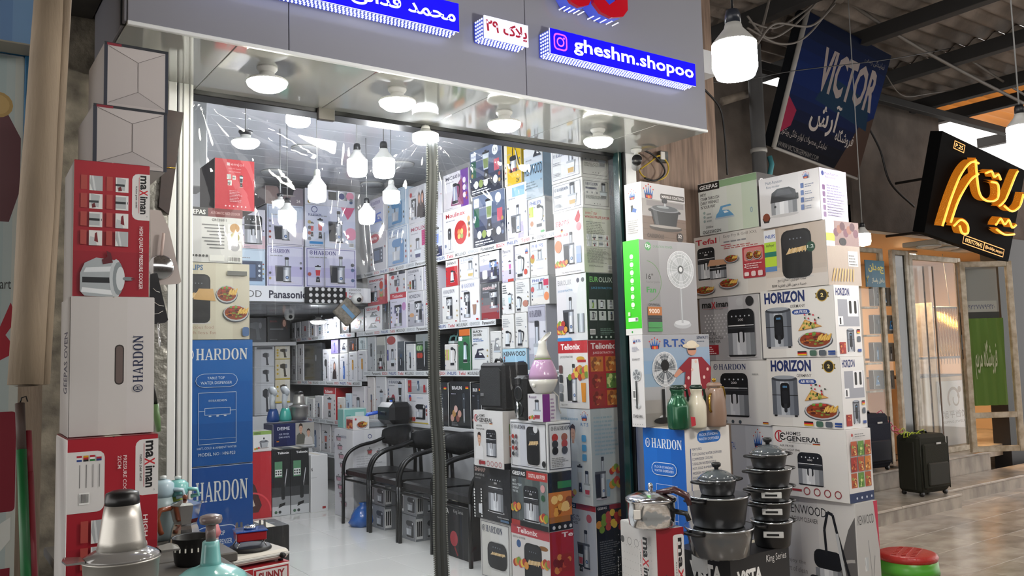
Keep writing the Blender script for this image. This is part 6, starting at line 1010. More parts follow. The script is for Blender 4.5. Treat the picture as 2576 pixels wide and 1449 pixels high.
# ------------------------------------------------------------------ clear curtains and the zip between them
def pvc():
    m = bpy.data.materials.new('clear_pvc_film'); m.use_nodes = True; nt = m.node_tree; nt.nodes.clear()
    o = nt.nodes.new('ShaderNodeOutputMaterial'); tr = nt.nodes.new('ShaderNodeBsdfTransparent'); gl = nt.nodes.new('ShaderNodeBsdfGlossy'); df = nt.nodes.new('ShaderNodeBsdfDiffuse')
    tr.inputs[0].default_value = (.95, .965, .97, 1); gl.inputs['Roughness'].default_value = .035; gl.inputs['Color'].default_value = (1, 1, 1, 1); df.inputs[0].default_value = (.75, .8, .88, 1)
    lw_ = nt.nodes.new('ShaderNodeLayerWeight'); lw_.inputs[0].default_value = .5; fr_ = nt.nodes.new('ShaderNodeMath'); fr_.operation = 'POWER'; fr_.inputs[1].default_value = 4.0; nt.links.new(lw_.outputs['Facing'], fr_.inputs[0]); f2 = nt.nodes.new('ShaderNodeMath'); f2.operation = 'MULTIPLY_ADD'; f2.inputs[1].default_value = .8; f2.inputs[2].default_value = .035; nt.links.new(fr_.outputs[0], f2.inputs[0]); fr_ = f2
    m1 = nt.nodes.new('ShaderNodeMixShader'); m2 = nt.nodes.new('ShaderNodeMixShader'); m1.inputs[0].default_value = .01
    nt.links.new(tr.outputs[0], m1.inputs[1]); nt.links.new(df.outputs[0], m1.inputs[2]); nt.links.new(fr_.outputs[0], m2.inputs[0]); nt.links.new(m1.outputs[0], m2.inputs[1]); nt.links.new(gl.outputs[0], m2.inputs[2]); nt.links.new(m2.outputs[0], o.inputs[0])
    return m
PVCF = pvc()
def curtain(label, x0, x1, ztop, z0, corners, seed, folds):
    r_ = random.Random(seed); nx, nz = 90, 170; vs = []
    W_ = [(r_.uniform(1, 9), r_.uniform(-2, 2), r_.uniform(0, 6.3), r_.uniform(.0006, .0022)) for _ in range(9)]
    RG = [(r_.uniform(x0, x1), r_.uniform(-.12, .12), r_.uniform(.008, .02), r_.uniform(-.008, .008), r_.uniform(z0 + .4, 2.6), r_.uniform(.3, .8)) for _ in range(folds)]
    for j in range(nz + 1):
        for i in range(nx + 1):
            u, v = i / nx, j / nz; x = x0 + (x1 - x0) * u; zt_ = ztop(u) if callable(ztop) else ztop; z = z0 + (zt_ - z0) * v; y = 0
            for a, b, ph, am in W_: y += am * math.sin(a * x * 2 + b * z * 2 + ph)
            for cx, cz, n_, am in corners:
                d = math.hypot(x - cx, z - cz); th = math.atan2(z - cz, x - cx); y += am * math.exp(-d / .45) * (d / (d + .08)) * abs(math.sin(th * n_)) ** .5 * math.copysign(1, math.sin(th * n_))
            for gx, sl, gw, ga, gz, gl_ in RG:
                q = (x - gx - sl * (z - gz)) / gw; y += ga * math.exp(-q * q) * math.exp(-((z - gz) / gl_) ** 2)
            vs.append((x, 3.6 + y, z))
    m_ = nx + 1
    b = MB().add(vs, [[j * m_ + i, j * m_ + i + 1, (j + 1) * m_ + i + 1, (j + 1) * m_ + i] for j in range(nz) for i in range(nx)], smooth=True)
    o = b.build('clear_curtain', PVCF); return tag(o, label, 'curtain', 'clear plastic curtains')
ZIPX = 2.04
curtain('clear plastic curtain sheet between the left post and the zip', .905, ZIPX - .012, lambda u: 2.60 - .03 * math.sin(u * PI), ZS + .01, [(.93, 2.62, 9, .022), (ZIPX - .03, 2.6, 8, .018)], 3, 26)
curtain('clear plastic curtain sheet between the zip and the window post', ZIPX + .012, 3.25, lambda u: 2.62 - .05 * math.sin(u * PI) - .03 * u, ZS + .01, [(ZIPX + .03, 2.6, 9, .02), (3.23, 2.6, 8, .012)], 5, 20)
ZT = mat('zip_tape_grey', '3d403f', .5); zp = empty('curtain_zip', (ZIPX, 3.59, ZS), 0, 'long grey zip joining the two clear curtain sheets', 'zip')
N_ = 40
zx = lambda z: .012 * math.sin(z * 2.4 + .6) + .004 * math.sin(z * 9)
b = MB(); zz = [i * 2.47 / N_ for i in range(N_ + 1)]
for s_, w0, w1 in (('L', -.028, -.004), ('R', -.003, .026)):
    b = MB(); vs = []
    for z in zz:
        k_ = 1 + .35 * max(0, (1.3 - z) / 1.3)
        for x, y in ((w0, .004), (w0 * .6 + w1 * .4, -.006), (w1, -.002), (w1, .004)): vs.append((zx(z) + x * k_, y, z))
    b.add(vs, [[i * 4 + k_, i * 4 + (k_ + 1) % 4, (i + 1) * 4 + (k_ + 1) % 4, (i + 1) * 4 + k_] for i in range(N_) for k_ in range(4)], smooth=False)
    b.build('zip_tape', ZT, zp)
b = MB(); z = .01
while z < 2.45:
    k_ = 1 + .35 * max(0, (1.3 - z) / 1.3); x = zx(z) + .026 * k_; b.box(x - .002, x + .006, -.005, .002, z, z + .004); b.box(zx(z) - .034 * k_, zx(z) - .027 * k_, -.005, .002, z, z + .004); z += .0085
o = b.build('zip_teeth', mat('zip_teeth_pale', '6e726c', .4), zp); o['kind'] = 'stuff'
MB().box(-.04, .035, -.012, .02, 2.44, 2.475, .003).build('top_clamp', mat('brown_clamp', '4a3e38', .5), zp)

# ------------------------------------------------------------------ chairs by the long wall
BT = mat('black_tube_steel', '0f1011', .3, .2); BV = mat('black_vinyl', '141517', .38, bump=.2, bscale=30)
def make_chair():
    o = empty('armchair', (0, 0, 0)); w = .24
    def arc(pts, n=6):
        out = []
        for i in range(len(pts) - 1):
            p0 = Vector(pts[max(i - 1, 0)]); p1 = Vector(pts[i]); p2 = Vector(pts[i + 1]); p3 = Vector(pts[min(i + 2, len(pts) - 1)])
            for q in range(n):
                t_ = q / n; out.append(.5 * ((2 * p1) + (p2 - p0) * t_ + (2 * p0 - 5 * p1 + 4 * p2 - p3) * t_ ** 2 + (3 * p1 - p0 - 3 * p2 + p3) * t_ ** 3))
        out.append(Vector(pts[-1])); return out
    b = MB(); b.prism([(.02, .41), (.03, .40), (.46, .39), (.47, .41), (.46, .44), (.05, .455), (.02, .445)], -w + .02, w - .02, smooth=False); b.build('seat', BV, o)
    b = MB(); vs = []; n_ = 14
    for i in range(n_ + 1):
        t_ = -1 + 2 * i / n_; x = .50 - .10 * t_ * t_; y = t_ * (w + .005); h_ = .055 + .035 * (1 - t_ * t_)
        for dx, dz in ((-.022, -h_), (-.03, 0), (-.02, h_), (.0, h_ + .012), (.018, h_ * .9), (.02, -h_)): vs.append((x + dx, y, .70 + dz))
    b.add(vs, [[i * 6 + k_, (i + 1) * 6 + k_, (i + 1) * 6 + (k_ + 1) % 6, i * 6 + (k_ + 1) % 6] for i in range(n_) for k_ in range(6)] + [list(range(6)), [n_ * 6 + k_ for k_ in range(6)][::-1]], smooth=True); b.build('backrest', BV, o)
    for s_ in (-1, 1):
        MB().tube([(0, s_ * w, 0), (.005, s_ * w, .41)], .015, 10).build('leg', BT, o)
        MB().tube([(.50, s_ * (w - .02), 0), (.46, s_ * (w - .03), .40), (.45, s_ * (w - .03), .44)], .015, 10).build('leg', BT, o)
        MB().tube(arc([(.005, s_ * w, .40), (.012, s_ * w, .50), (.06, s_ * w, .585), (.16, s_ * w, .635), (.3, s_ * w, .66), (.42, s_ * (w - .005), .70)]), .015, 10).build('arm', BT, o)
        MB().tube([(.45, s_ * (w - .03), .42), (.45, s_ * (w - .02), .56), (.43, s_ * (w - .01), .70)], .015, 10).build('back_post', BT, o)
    MB().tube([(.01, -w, .37), (.01, w, .37)], .01, 8).build('seat_rail', BT, o)
    MB().tube([(.005, -w, .385), (.46, -w + .03, .385)], .01, 8).build('seat_rail', BT, o); MB().tube([(.005, w, .385), (.46, w - .03, .385)], .01, 8).build('seat_rail', BT, o)
    return o
ch = make_chair(); GC = 'black armchairs in a row'
for i, y in enumerate((6.61, 6.09, 5.57, 5.05)):
    o = ch if i == 0 else copy_tree(ch)
    o.location = (2.97, y, ZS); o.rotation_euler.z = math.radians((.6, -.5, .4, -.8)[i]); tag(o, 'black vinyl armchair by the long wall, %s' % ['farthest of the row, beside the pink pan carton', 'second in the row from the pink pan carton', 'third in the row from the pink pan carton', 'nearest of the row, crossed by the zip'][i], 'chair', GC)
# cartons on the floor around the chairs
GU = 'grey speaker cartons under the chairs'
gry = A(wash(['7a7d82', '86898e', '8e9196']), k('mixer', .45, .1, .95, .85, '3a3d42'), r(.02, .1, .3, .9, 'dcdcdc'), lambda a: [a.rrect(.06 + .08 * i, .2, .12 + .08 * i, .8, '1c1d20', .3) for i in range(3)])
def floor_box(px, py, w, d, h, label, col, L=None, R=None, zb=ZS, group=None, yaw=0, m=None): 
    p = at(px, py, Z=zb); return carton_at(label, (p.x, p.y, zb), w, d, h, yaw, col, L=L, R=R, group=group, m=m)
g1 = floor_box(968, 1335, .2, .3, .185, 'grey blue carton under the chairs, lower of the far pair', '7f868e', gry, gry, group=GU)
carton_at('grey carton under the chairs, upper of the far pair', (g1.location.x + .01, g1.location.y + .01, g1['ztop'] + .0015), .19, .28, .165, 0, '6f7276', L=gry, R=gry, group=GU)
g2 = floor_box(1046, 1364, .2, .3, .185, 'grey carton under the chairs, lower of the near pair', '74777c', gry, gry, group=GU)
carton_at('grey carton under the chairs, upper of the near pair', (g2.location.x + .01, g2.location.y, g2['ztop'] + .0015), .19, .29, .165, 0, '7a7d82', L=gry, R=gry, group=GU)
visf = A(wash(['1c1d20', '202226', '18191c']), t('ViSTA', .08, .82, .34, .92, 'e4e4e2', .04), t('King Series', .5, .84, .82, .93, 'ccc'), e(.5, .36, .13, 'a83a44'), lambda a: a.line([(.52, .2), (.62, .05)], .04, '8a2c34'))
floor_box(1182, 1415, .24, .40, .35, 'black carton with a red pan picture, under the nearest chair', '1c1d20', visf, A(wash(['131416', '17181b'])))
bag = empty('plastic_bag', at(914, 1322, Z=ZS), 0, 'crumpled blue plastic bag on the floor by the chairs', 'bag')
b = MB(); rr2 = random.Random(9); prof = [(.0, 0), (.09, .0), (.115, .04), (.11, .09), (.07, .14), (.025, .17), (.035, .19)]
b.lathe(prof, 14); b.v = [(x * (1 + rr2.uniform(-.18, .18)), y * (1 + rr2.uniform(-.18, .18)), z) for x, y, z in b.v]; b.build('bag_body', mat('blue_thin_plastic', '1d5aa8', .25, coat=.4), bag)
MB().tube([(0, 0, .165), (.02, .01, .18), (0, .02, .165)], .012, 6).build('knot', MATS['blue_thin_plastic'], bag)
# floor group further back
pan = A(wash(['d2d2d8', 'd8d8dc', 'dcdcde']), lambda a: [ic(a, 'pot', .08 + .07 * i, .86 - .1 * i, .4 + .07 * i, .94 - .1 * i, 'c89aa8') for i in range(5)], lambda a: [ic(a, 'pot', .08 + .09 * i, .4 - .09 * i, .4 + .09 * i, .48 - .09 * i, 'c08aa0') for i in range(4)], t('HARDON', .4, .9, .7, .93, '4a5a80'))
panr = A(wash(['c8c8cc', 'd0d0d2', 'd6d6d8']), lambda a: a.ring(.5, .92, .06, .3, '3a4a78'), t('HARDON', .38, .84, .66, .87, '3a4a78', .01), ln(.1, .4, .9, .72, 12, 'b4b4b8', 3), k('pot', .4, .72, .56, .8, 'b04a4a'), k('pot', .68, .7, .84, .78, 'b04a4a'), r(.1, .08, .2, .14, '55585c'))
p = at(890, 1310, Z=ZS); pk = carton('tall white cookware carton with pink pans on its side', 842, 890, 973, 1083, 1310, Y=p.y, zb=ZS, col='d2d2d6', L=pan, R=panr)
zt = pk['ztop'] + .0015
carton_at('small carton with a red and green salad picture', (pk.location.x + .01, pk.location.y + .01, zt), .15, .16, .11, 0, 'd4d0ce', L=A(k('food', .1, .1, .9, .8, 'r')), R=A(wash(['d4d0ce', 'd8d6d4']), k('plate', .2, .05, .9, .8), e(.14, .84, .06, 'c04050')))
def steam_iron(label, loc, rz, cb, ch_, s=1.0):
    o = empty('steam_iron', loc, rz, label, 'iron'); B1 = mat('iron_' + cb, cb, .3, coat=.4); B2 = mat('iron_' + ch_, ch_, .3, coat=.4)
    sole = [(0, -.05), (.16, -.045), (.23, -.02), (.26, 0), (.23, .02), (.16, .045), (0, .05)]
    MB().prism([(x * s, y * s) for x, y in sole], 0, .012 * s, 'z').build('soleplate', mat('chrome', 'd8dade', .12, 1.0), o)
    b = MB(); b.prism([(x * s * .95, y * s * .9) for x, y in sole], .012 * s, .05 * s, 'z'); b.build('body', B1, o)
    MB().tube([(.02 * s, 0, .05 * s), (.0, 0, .11 * s), (.06 * s, 0, .135 * s), (.16 * s, 0, .12 * s), (.2 * s, 0, .05 * s)], .017 * s, 10).build('handle', B2, o)
    MB().tube([(.0, 0, .1 * s), (-.05 * s, 0, .15 * s), (-.06 * s, 0, .24 * s)], .013 * s, 8).build('hose', B2, o)
    return o
steam_iron('grey and blue steam iron standing on the pink pan carton', (pk.location.x + .36, pk.location.y + .1, zt), math.radians(170), '8a9096', '2a5ac8')
TEALC = '7fb8b0'
carton_at('small turquoise carton behind the steam iron', (pk.location.x + .05, pk.location.y + .3, zt), .22, .14, .17, 0, TEALC, R=A(r(.5, .2, .9, .8, 'c8dcd8'), ln(.1, .3, .4, .7, 4, '4a8a84')))
cs = empty('tool_case', (pk.location.x + .48, pk.location.y + .42, .952), 0, 'black bulky plastic case on the low shelf behind the steam iron', 'case')
cs.location = (3.46, 6.85, .953); MB().box(-.1, .12, -.14, .16, 0, .19, .04).build('shell', BLKS, cs); MB().tube([(-.03, -.06, .185), (-.03, -.05, .22), (-.03, .06, .22), (-.03, .07, .185)], .012, 8).build('handle', BLKS, cs); MB().box(-.106, -.09, -.04, .06, .08, .11, .003).build('latch', DARK, cs)
vac = lambda a: (a.grad(.004, .004, .996, .996, ['c2c4c6', '8a8c8e', '3a3c3e', '222426', '1d1f21', '1e2022', '1d1f21'], True), a.txt('Telionix', .3, .93, .95, .965, 'ececec', .03), a.rect(.14, .58, .56, .82, '5a8a68'), a.rect(.16, .6, .54, .7, 'd8dcd8'), [a.ell(.22 + .13 * (i % 3), .67 - .04 * (i // 3), .045, '2a2c2e') for i in range(6)], a.line([(.82, .7), (.62, .3)], .04, 'd0d2d4'), a.rrect(.5, .24, .7, .5, '232527', .4), a.poly([(.34, .12), (.7, .16), (.72, .2), (.4, .18)], '1a1b1c'), a.ell(.2, .06, .08, '4a6a54'), a.ell(.42, .06, .08, '3a3c3e'))
for i, (x0, x1, yt_, yb_) in enumerate(((685, 730, 1133, 1301), (732, 777, 1130, 1297))):
    p = at(685, 1301, Z=ZS); carton('tall black vacuum cleaner carton with green panel, %s of two' % ['left', 'right'][i], None, x0, x1, yt_, yb_, Y=p.y, dl=.22, zb=ZS, col='1e2022', edge='55575a', R=vac, group='tall vacuum cartons on the shop floor')
p = at(685, 1301, Z=ZS); c_red = carton('red fireplace carton half hidden by the blue cartons', None, 600, 683, 1142, 1302, Y=p.y, dl=.25, zb=ZS, col='a81f2a', R=A(wash(['a01c28', 'b0242e', 'b82a34']), lambda a: a.poly([(.0, .1), (.0, .8), (.5, .5), (.7, .2), (.6, .1)], '4a2c2a'), lambda a: a.poly([(.0, .3), (.4, .35), (.5, .2), (.0, .15)], 'c8b8a8'), lambda a: a.ring(.4, .1, .6, .08, 'd84a50', a0=0, a1=110)))
carton('small scale carton with green lid standing on the red carton', None, 637, 683, 1086, 1140, Y=c_red.location.y + .03, dl=.18, on=c_red, col='d6d8d4', R=A(wash(['d8d8d6', 'dcdcda']), r(0, .82, 1, 1, '8aa85a'), t('GEEPAS', .04, .85, .4, .95, '222', .02), k('pot', .3, .14, .86, .7, 'a8acb0'), fruit(3, .1, .3, .14, 1, .06)))
p = at(732, 1297, Z=ZS); carton('plain white carton with red mark beside the vacuum cartons', None, 783, 825, 1146, 1286, Y=p.y, dl=.3, zb=ZS, col='d2d2d2', R=A(t('N', .0, .72, .1, .78, '333', .02), r(.66, .05, .86, .09, '9a3030'), ln(.02, .6, .5, .62, 1, 'aaa')))
# display counter at the rear with gadgets
ct = empty('display_counter', (2.45, 8.2, ZS), 0, 'white counter carrying the navy fryer carton and steel chopper', 'counter')
MB().box(-.5, .78, 0, .5, 0, .53, .004).build('cabinet', SHELLW, ct); MB().box(-.52, .80, -.02, .52, .53, .55, .004).build('worktop', mat('white_laminate', 'd4d4d4', .3), ct); MB().box(-.5, .78, -.02, -.001, .02, .06).build('kickboard', DARK, ct)
zc = ZS + .552
carton('navy fryer carton with two cooks, on the counter above the black vacuum cartons', None, 687, 790, 1068, 1130, Y=8.22, dl=.28, zb=zc - .0, col='1d2658', R=A(wash(['1c2456', '222c62', '262f68']), t('DEIME', .1, .72, .4, .86, 'e4e8f4', .03), t('AIR FRYER', .14, .5, .38, .58, 'ccd4ec', .01), t('DM AF875', .14, .36, .4, .44, 'ccd4ec', .01), r(.54, 0, 1, 1, 'b8b4ac'), k('person', .54, .04, .8, .98, '6a6a60'), k('person', .74, .0, .98, .72, 'd8d4d0'), k('flag', .08, .2, .14, .28)))
SS = mat('brushed_steel', 'b8b5ae', .35, .7, bump=.1, bscale=60, stretch=(1, 1, 30)); CHR = mat('chrome', 'd8dade', .12, 1.0); BPL = mat('black_plastic', '121214', .35)
zd = bpy.data.objects and 0
def chopper(label, loc, r, s=1.0, handle=True):
    o = empty('electric_chopper', loc, 0, label, 'food chopper')
    MB().lathe([(0, 0), (r * .7, 0), (r * .8, .006 * s), (r * .93, .06 * s), (r, .14 * s), (r * 1.04, .142 * s), (r * 1.04, .146 * s), (r * .96, .146 * s)], 40).build('bowl', SS, o)
    MB().lathe([(r * 1.03, .146 * s), (r * 1.0, .152 * s), (r * .66, .168 * s), (r * .5, .17 * s)], 40).build('lid', mat('clear_lid', '8a8885', .1, .2, coat=.6), o)
    MB().lathe([(r * .66, .166 * s), (r * .6, .19 * s), (r * .52, .24 * s), (r * .46, .274 * s)], 40).build('motor_housing', SS, o)
    MB().lathe([(r * .455, .27 * s), (r * .46, .285 * s), (r * .43, .302 * s), (r * .25, .308 * s), (0, .309 * s)], 36).build('cap', BPL, o)
    if handle:
        for s_ in (-1, 1):
            MB().add([(s_ * r * .98, -.03 * s, .148 * s), (s_ * r * 1.45, -.045 * s, .152 * s), (s_ * r * 1.5, 0, .153 * s), (s_ * r * 1.4, .045 * s, .152 * s), (s_ * r * .98, .03 * s, .148 * s)] + [(s_ * r * .98, -.03 * s, .154 * s), (s_ * r * 1.45, -.045 * s, .156 * s), (s_ * r * 1.5, 0, .157 * s), (s_ * r * 1.4, .045 * s, .156 * s), (s_ * r * .98, .03 * s, .154 * s)], [(0, 1, 2, 3, 4), (9, 8, 7, 6, 5), (0, 5, 6, 1), (1, 6, 7, 2), (2, 7, 8, 3), (3, 8, 9, 4)]).build('handle', MATS['clear_lid'], o)
    return o
navz = z_at((2.7, 8.3, 0), 1066)
chopper('small steel chopper standing on the navy fryer carton', (at(752, 1060, Y=8.36).x, 8.36, navz + .003), .095, .95, False)
def steamer(label, px, col):
    o = empty('garment_steamer', (at(px, 1062, Y=8.34).x, 8.34, navz + .003), 0, label, 'steamer'); c_ = mat('steamer_' + col, col, .3, coat=.4); g_ = mat('steamer_white', 'd0d6da', .3)
    MB().lathe([(0, 0), (.06, 0), (.065, .03), (.05, .1), (.035, .13)], 20, sy=.8).build('tank', c_, o)
    MB().tube([(0, 0, .12), (-.01, 0, .2), (.0, 0, .27)], [.03, .026, .03], 12).build('handle', g_, o)
    MB().lathe([(0, 0), (.05, .0), (.055, .02), (.04, .05), (0, .06)], 18).xf(Matrix.Rotation(math.radians(60), 4, 'Y')).build('steam_head', g_, o, (-.02, 0, .29))
    return o
steamer('white garment steamer with blue tank on the navy carton', 687, '1d4a90'); steamer('white garment steamer with turquoise tank on the navy carton', 718, '4ab8a8')
# plush ornament hanging under the low ceiling
orn = empty('hanging_parcel', at(872, 742, Y=7.5), 0, 'small wrapped parcel hanging cornerwise from the low ceiling', 'parcel')
MB().box(-.1, .1, -.03, .03, -.1, .1, .01).xf(Matrix.Rotation(math.radians(45), 4, 'Y')).build('parcel_body', mat('parcel_brown', '8d8577', .5, noise=.5, nscale=30), orn, (0, 0, -.16))
MB().box(-.08, .08, -.034, -.03, -.02, .02).xf(Matrix.Rotation(math.radians(45), 4, 'Y')).build('ribbon', mat('parcel_blue', '6a90b0', .4), orn, (0, 0, -.16)); MB().tube([(0, 0, -.02), (0, .06, .0)], .003, 5).build('string', LCORD, orn)
for i, (px, py, Y_, lb) in enumerate(((899, 752, 7.4, 'small white dome camera beside the brand board'), (728, 795, 9.3, 'small white dome camera above the woman carton'))):
    o = empty('dome_camera', at(px, py, Y=Y_), 0, lb, 'camera', 'dome cameras inside'); MB().lathe([(0, -.05), (.04, -.04), (.055, -.01), (.055, .02), (.03, .05), (0, .06)], 18).build('housing', LBODY, o); MB().lathe([(0, 0), (.022, 0), (.022, .01), (0, .014)], 14).xf(Matrix.Rotation(math.radians(100), 4, 'X')).build('lens', BPL, o, (-.005, -.045, -.01))
    MB().tube([(0, 0, .05), (0, .02, .12)] if i else [(0, .03, 0), (0, .17, 0)], .012, 8).build('bracket', LBODY, o)
# ------------------------------------------------------------------ pots, cooker and thermos jugs outside
PB1 = mat('black_granite_coating', '151517', .45, noise=.3, nscale=200); PB2 = mat('grey_film_wrapped_pot', '4a4c4e', .18, coat=.9, bump=.3, bscale=12); GLS = mat('smoked_glass_lid', '50565a', .06, coat=.8); RIM = mat('steel_rim', 'b8bcc0', .18, 1.0); BADGE = mat('pot_badge', 'c9c9c7', .3)
def pot(label, loc, r, h, m=PB1, lid=False, knob=False, rz=0.0, badge=False, group='stacked black pots'):
    o = empty('cooking_pot', loc, rz, label, 'pot', group)
    MB().lathe([(0, 0), (r * .78, 0), (r * .84, h * .06), (r * .95, h * .7), (r * .99, h * .93), (r, h * .94)], 40).build('body', m, o)
    MB().lathe([(r, h * .94), (r * 1.02, h * .95), (r * 1.02, h), (r * .97, h * 1.005)], 40).build('rim', RIM, o)
    for s_ in (-1, 1):
        MB().tube([(s_ * r * .95, -.045, h * .86), (s_ * (r + .03), -.04, h * .89), (s_ * (r + .038), 0, h * .9), (s_ * (r + .03), .04, h * .89), (s_ * r * .95, .045, h * .86)], .009, 8, flat=.8).build('handle', BPL, o)
    if lid:
        MB().lathe([(r * .97, h), (r * .8, h + .018), (r * .5, h + .034), (r * .15, h + .042), (0, h + .043)], 40).build('lid', GLS, o)
        if knob: MB().lathe([(.01, h + .042), (.01, h + .05), (.02, h + .056), (.022, h + .068), (.016, h + .073), (0, h + .074)], 20).build('knob', BPL, o)
    else:
        MB().lathe([(r * .96, h), (r * .7, h - .004), (0, h - .006)], 40).build('inside', m, o)
    if badge:
        b = MB(); b.box(-.045, .045, -.004, .004, -.014, .014, .002); p_ = b.build('badge', BADGE, o, (-r * .68, -r * .62, h * .55), math.radians(-47.6)); MB().box(-.03, .025, -.006, -.004, -.005, .004).build('badge_mark', BPL, p_)
    return o
zv = c_vis['ztop'] + .0015
def stack(px, py, items, z):
    p = at(px, py, Z=z); D = p.x * .5695 + p.y * .8178; zz = z
    for lb, wpx, yt, kw in items:
        r_ = wpx * D / FPX / 2; h_ = z_at(p, yt) - zz - (.0 if not kw.get('lid') else .0); kw2 = dict(kw)
        pot(lb, (p.x, p.y, zz), r_, max(h_, .03), **kw2); zz += h_ + .0015
stack(1812, 1396, (('big grey film wrapped pot at the bottom of the front stack', 168, 1322, dict(m=PB2)), ('black pot in the middle of the front stack', 150, 1243, {}), ('small black pot with glass lid on the front stack', 96, 1204, dict(lid=True, knob=True))), zv)
stack(1944, 1372, (('black pot with a badge, bottom of the rear stack', 100, 1306, dict(badge=True)), ('black pot with a badge, second of the rear stack', 100, 1258, dict(badge=True)), ('black pot with a badge, third of the rear stack', 106, 1222, dict(badge=True)), ('black pot without a badge, fourth of the rear stack', 108, 1176, {}), ('black lidded pot with a tall knob topping the rear stack', 92, 1140, dict(lid=True, knob=True))), zv)
pcz = c_mp['ztop'] + .0015; p = at(1640, 1324, Z=pcz)
o = empty('pressure_cooker', (p.x, p.y, pcz), math.radians(-30), 'shiny steel pressure cooker with a dark red handle', 'pressure cooker')
MB().lathe([(0, 0), (.088, 0), (.1, .012), (.105, .05), (.104, .11), (.112, .112)], 40).build('body', CHR, o); MB().lathe([(.112, .112), (.113, .126), (.1, .135), (.06, .15), (.02, .155), (0, .155)], 40).build('lid', CHR, o)
MB().tube([(.02, -.03, .15), (.09, -.06, .165), (.14, -.08, .14), (.15, -.085, .1)], [.016, .022, .022, .016], 10, flat=.7).build('handle', mat('dark_red_bakelite', '3a1416', .3, coat=.4), o); MB().lathe([(.01, .154), (.012, .18), (.006, .19), (0, .19)], 12).build('valve', CHR, o)
MB().tube([(.09, -.04, .07), (.14, -.06, .06), (.15, -.065, .03)], .016, 10, flat=.7).build('lower_handle', BPL, o); MB().box(-.1, -.07, -.095, -.085, .05, .09, .002).build('sticker', WP, o)
# thermos jugs on the blue and white carton
zf = c_flo['ztop'] + .0015
def thermos(label, px, py, yt, wpx, m, hm, gold=False, rz=0.0):
    p = at(px, py, Z=zf); D = p.x * .5695 + p.y * .8178; H = z_at(p, yt) - zf; r_ = wpx * D / FPX / 2
    o = empty('thermos_jug', (p.x, p.y, zf), rz, label, 'thermos jug', 'thermos jugs')
    MB().lathe([(0, 0), (r_ * .9, 0), (r_ * .95, H * .04), (r_, H * .2), (r_, H * .5), (r_ * .9, H * .6), (r_ * .66, H * .7), (r_ * .56, H * .8), (r_ * .62, H * .88), (r_ * .66, H * .9)] if not gold else [(0, 0), (r_ * .88, 0), (r_ * .92, H * .05), (r_, H * .3), (r_ * .92, H * .6), (r_ * .76, H * .84), (r_ * .7, H * .88)], 32).build('body', m, o)
    MB().lathe([(r_ * .66, H * .9), (r_ * .68, H * .95), (r_ * .5, H), (0, H)], 28).build('lid', hm if not gold else m, o)
    MB().add([(-r_ * .5, -r_ * .25, H * .86), (-r_ * 1.0, 0, H * .93), (-r_ * .5, r_ * .25, H * .86), (-r_ * .55, 0, H * .72)], [(0, 1, 2), (0, 3, 1), (1, 3, 2)]).build('spout', m, o)
    MB().tube([(r_ * .5, 0, H * .88), (r_ * 1.15, 0, H * .88), (r_ * 1.3, 0, H * .72), (r_ * 1.2, 0, H * .45), (r_ * .95, 0, H * .38)], .007, 10).build('handle', hm, o)
    if gold: MB().tube([(-r_ * .8, -r_ * .3, H * .75), (-r_ * 1.15, -r_ * .4, H * .7), (-r_ * 1.1, -r_ * .4, H * .4), (-r_ * .95, -r_ * .4, H * .34)], .006, 8).build('spout_pipe', hm, o); MB().lathe([(0, H), (.01, H + .006), (.012, H + .018), (0, H + .024)], 12).build('knob', hm, o)
    return o
GOLD = mat('polished_gold', 'c9a044', .18, 1.0)
thermos('dark green metallic thermos jug', 1708, 1079, 969, 56, mat('green_metallic', '1f5a3c', .25, .4, coat=.6), mat('dark_green_plastic', '14281e', .3))
thermos('cream thermos jug with a red tag beside the green jug', 1755, 1076, 968, 48, mat('cream_enamel', 'cfc8b4', .3, coat=.3), mat('dark_green_plastic', '14281e', .3))
thermos('taupe faceted thermos jug with gold handle', 1801, 1072, 962, 56, mat('taupe_enamel', '8d7362', .35, coat=.3), GOLD, True)
tg = MB().prism([(0, 0), (.03, -.005), (.034, -.045), (.004, -.05)], 0, .002).build('price_tag', mat('red_tag_card', 'b02030', .5), None, at(1738, 1048, Y=3.0)); tag(tg, 'small red tag hanging between the green and cream jugs', 'tag')
# ------------------------------------------------------------------ camera, cables and wires by the pillar
p = at(1600, 376, Z=2.664); o = empty('security_camera', p, 0, 'white bullet security camera under the fascia end', 'security camera')
MB().lathe([(0, 0), (.032, 0), (.03, -.012), (.012, -.018), (.01, -.05), (0, -.05)], 20).build('mount', LBODY, o)
MB().lathe([(.0, -.07), (.026, -.07), (.026, .04), (.018, .05), (0, .05)], 20).xf(Matrix.Rotation(math.radians(75), 4, 'X') @ Matrix.Identity(4)).xf(Matrix.Rotation(math.radians(-40), 4, 'Z')).build('body', LBODY, o, (-.01, -.01, -.07))
MB().lathe([(0, 0), (.027, 0), (.028, .03), (0, .03)], 20).xf(Matrix.Rotation(math.radians(75), 4, 'X')).xf(Matrix.Rotation(math.radians(-40), 4, 'Z')).build('lens_hood', BPL, o, (-.055, -.06, -.088))
def cable(label, pts, r_, m, group=None, name='cable', n=8):
    P = [Vector(p) for p in pts]; out = []
    for i in range(len(P) - 1):
        p0, p1, p2, p3 = P[max(i - 1, 0)], P[i], P[i + 1], P[min(i + 2, len(P) - 1)]
        for q in range(n): t_ = q / n; out.append(.5 * ((2 * p1) + (p2 - p0) * t_ + (2 * p0 - 5 * p1 + 4 * p2 - p3) * t_ ** 2 + (3 * p1 - p0 - 3 * p2 + p3) * t_ ** 3))
    out.append(P[-1]); o = MB().tube(out, r_, 6).build(name, m); return tag(o, label, 'cable', group)
YEL = mat('yellow_cable', 'b89a20', .5); BCB = mat('black_cable', '131314', .5); GCB = mat('grey_cable', '6a645e', .6)
Yp = 3.70
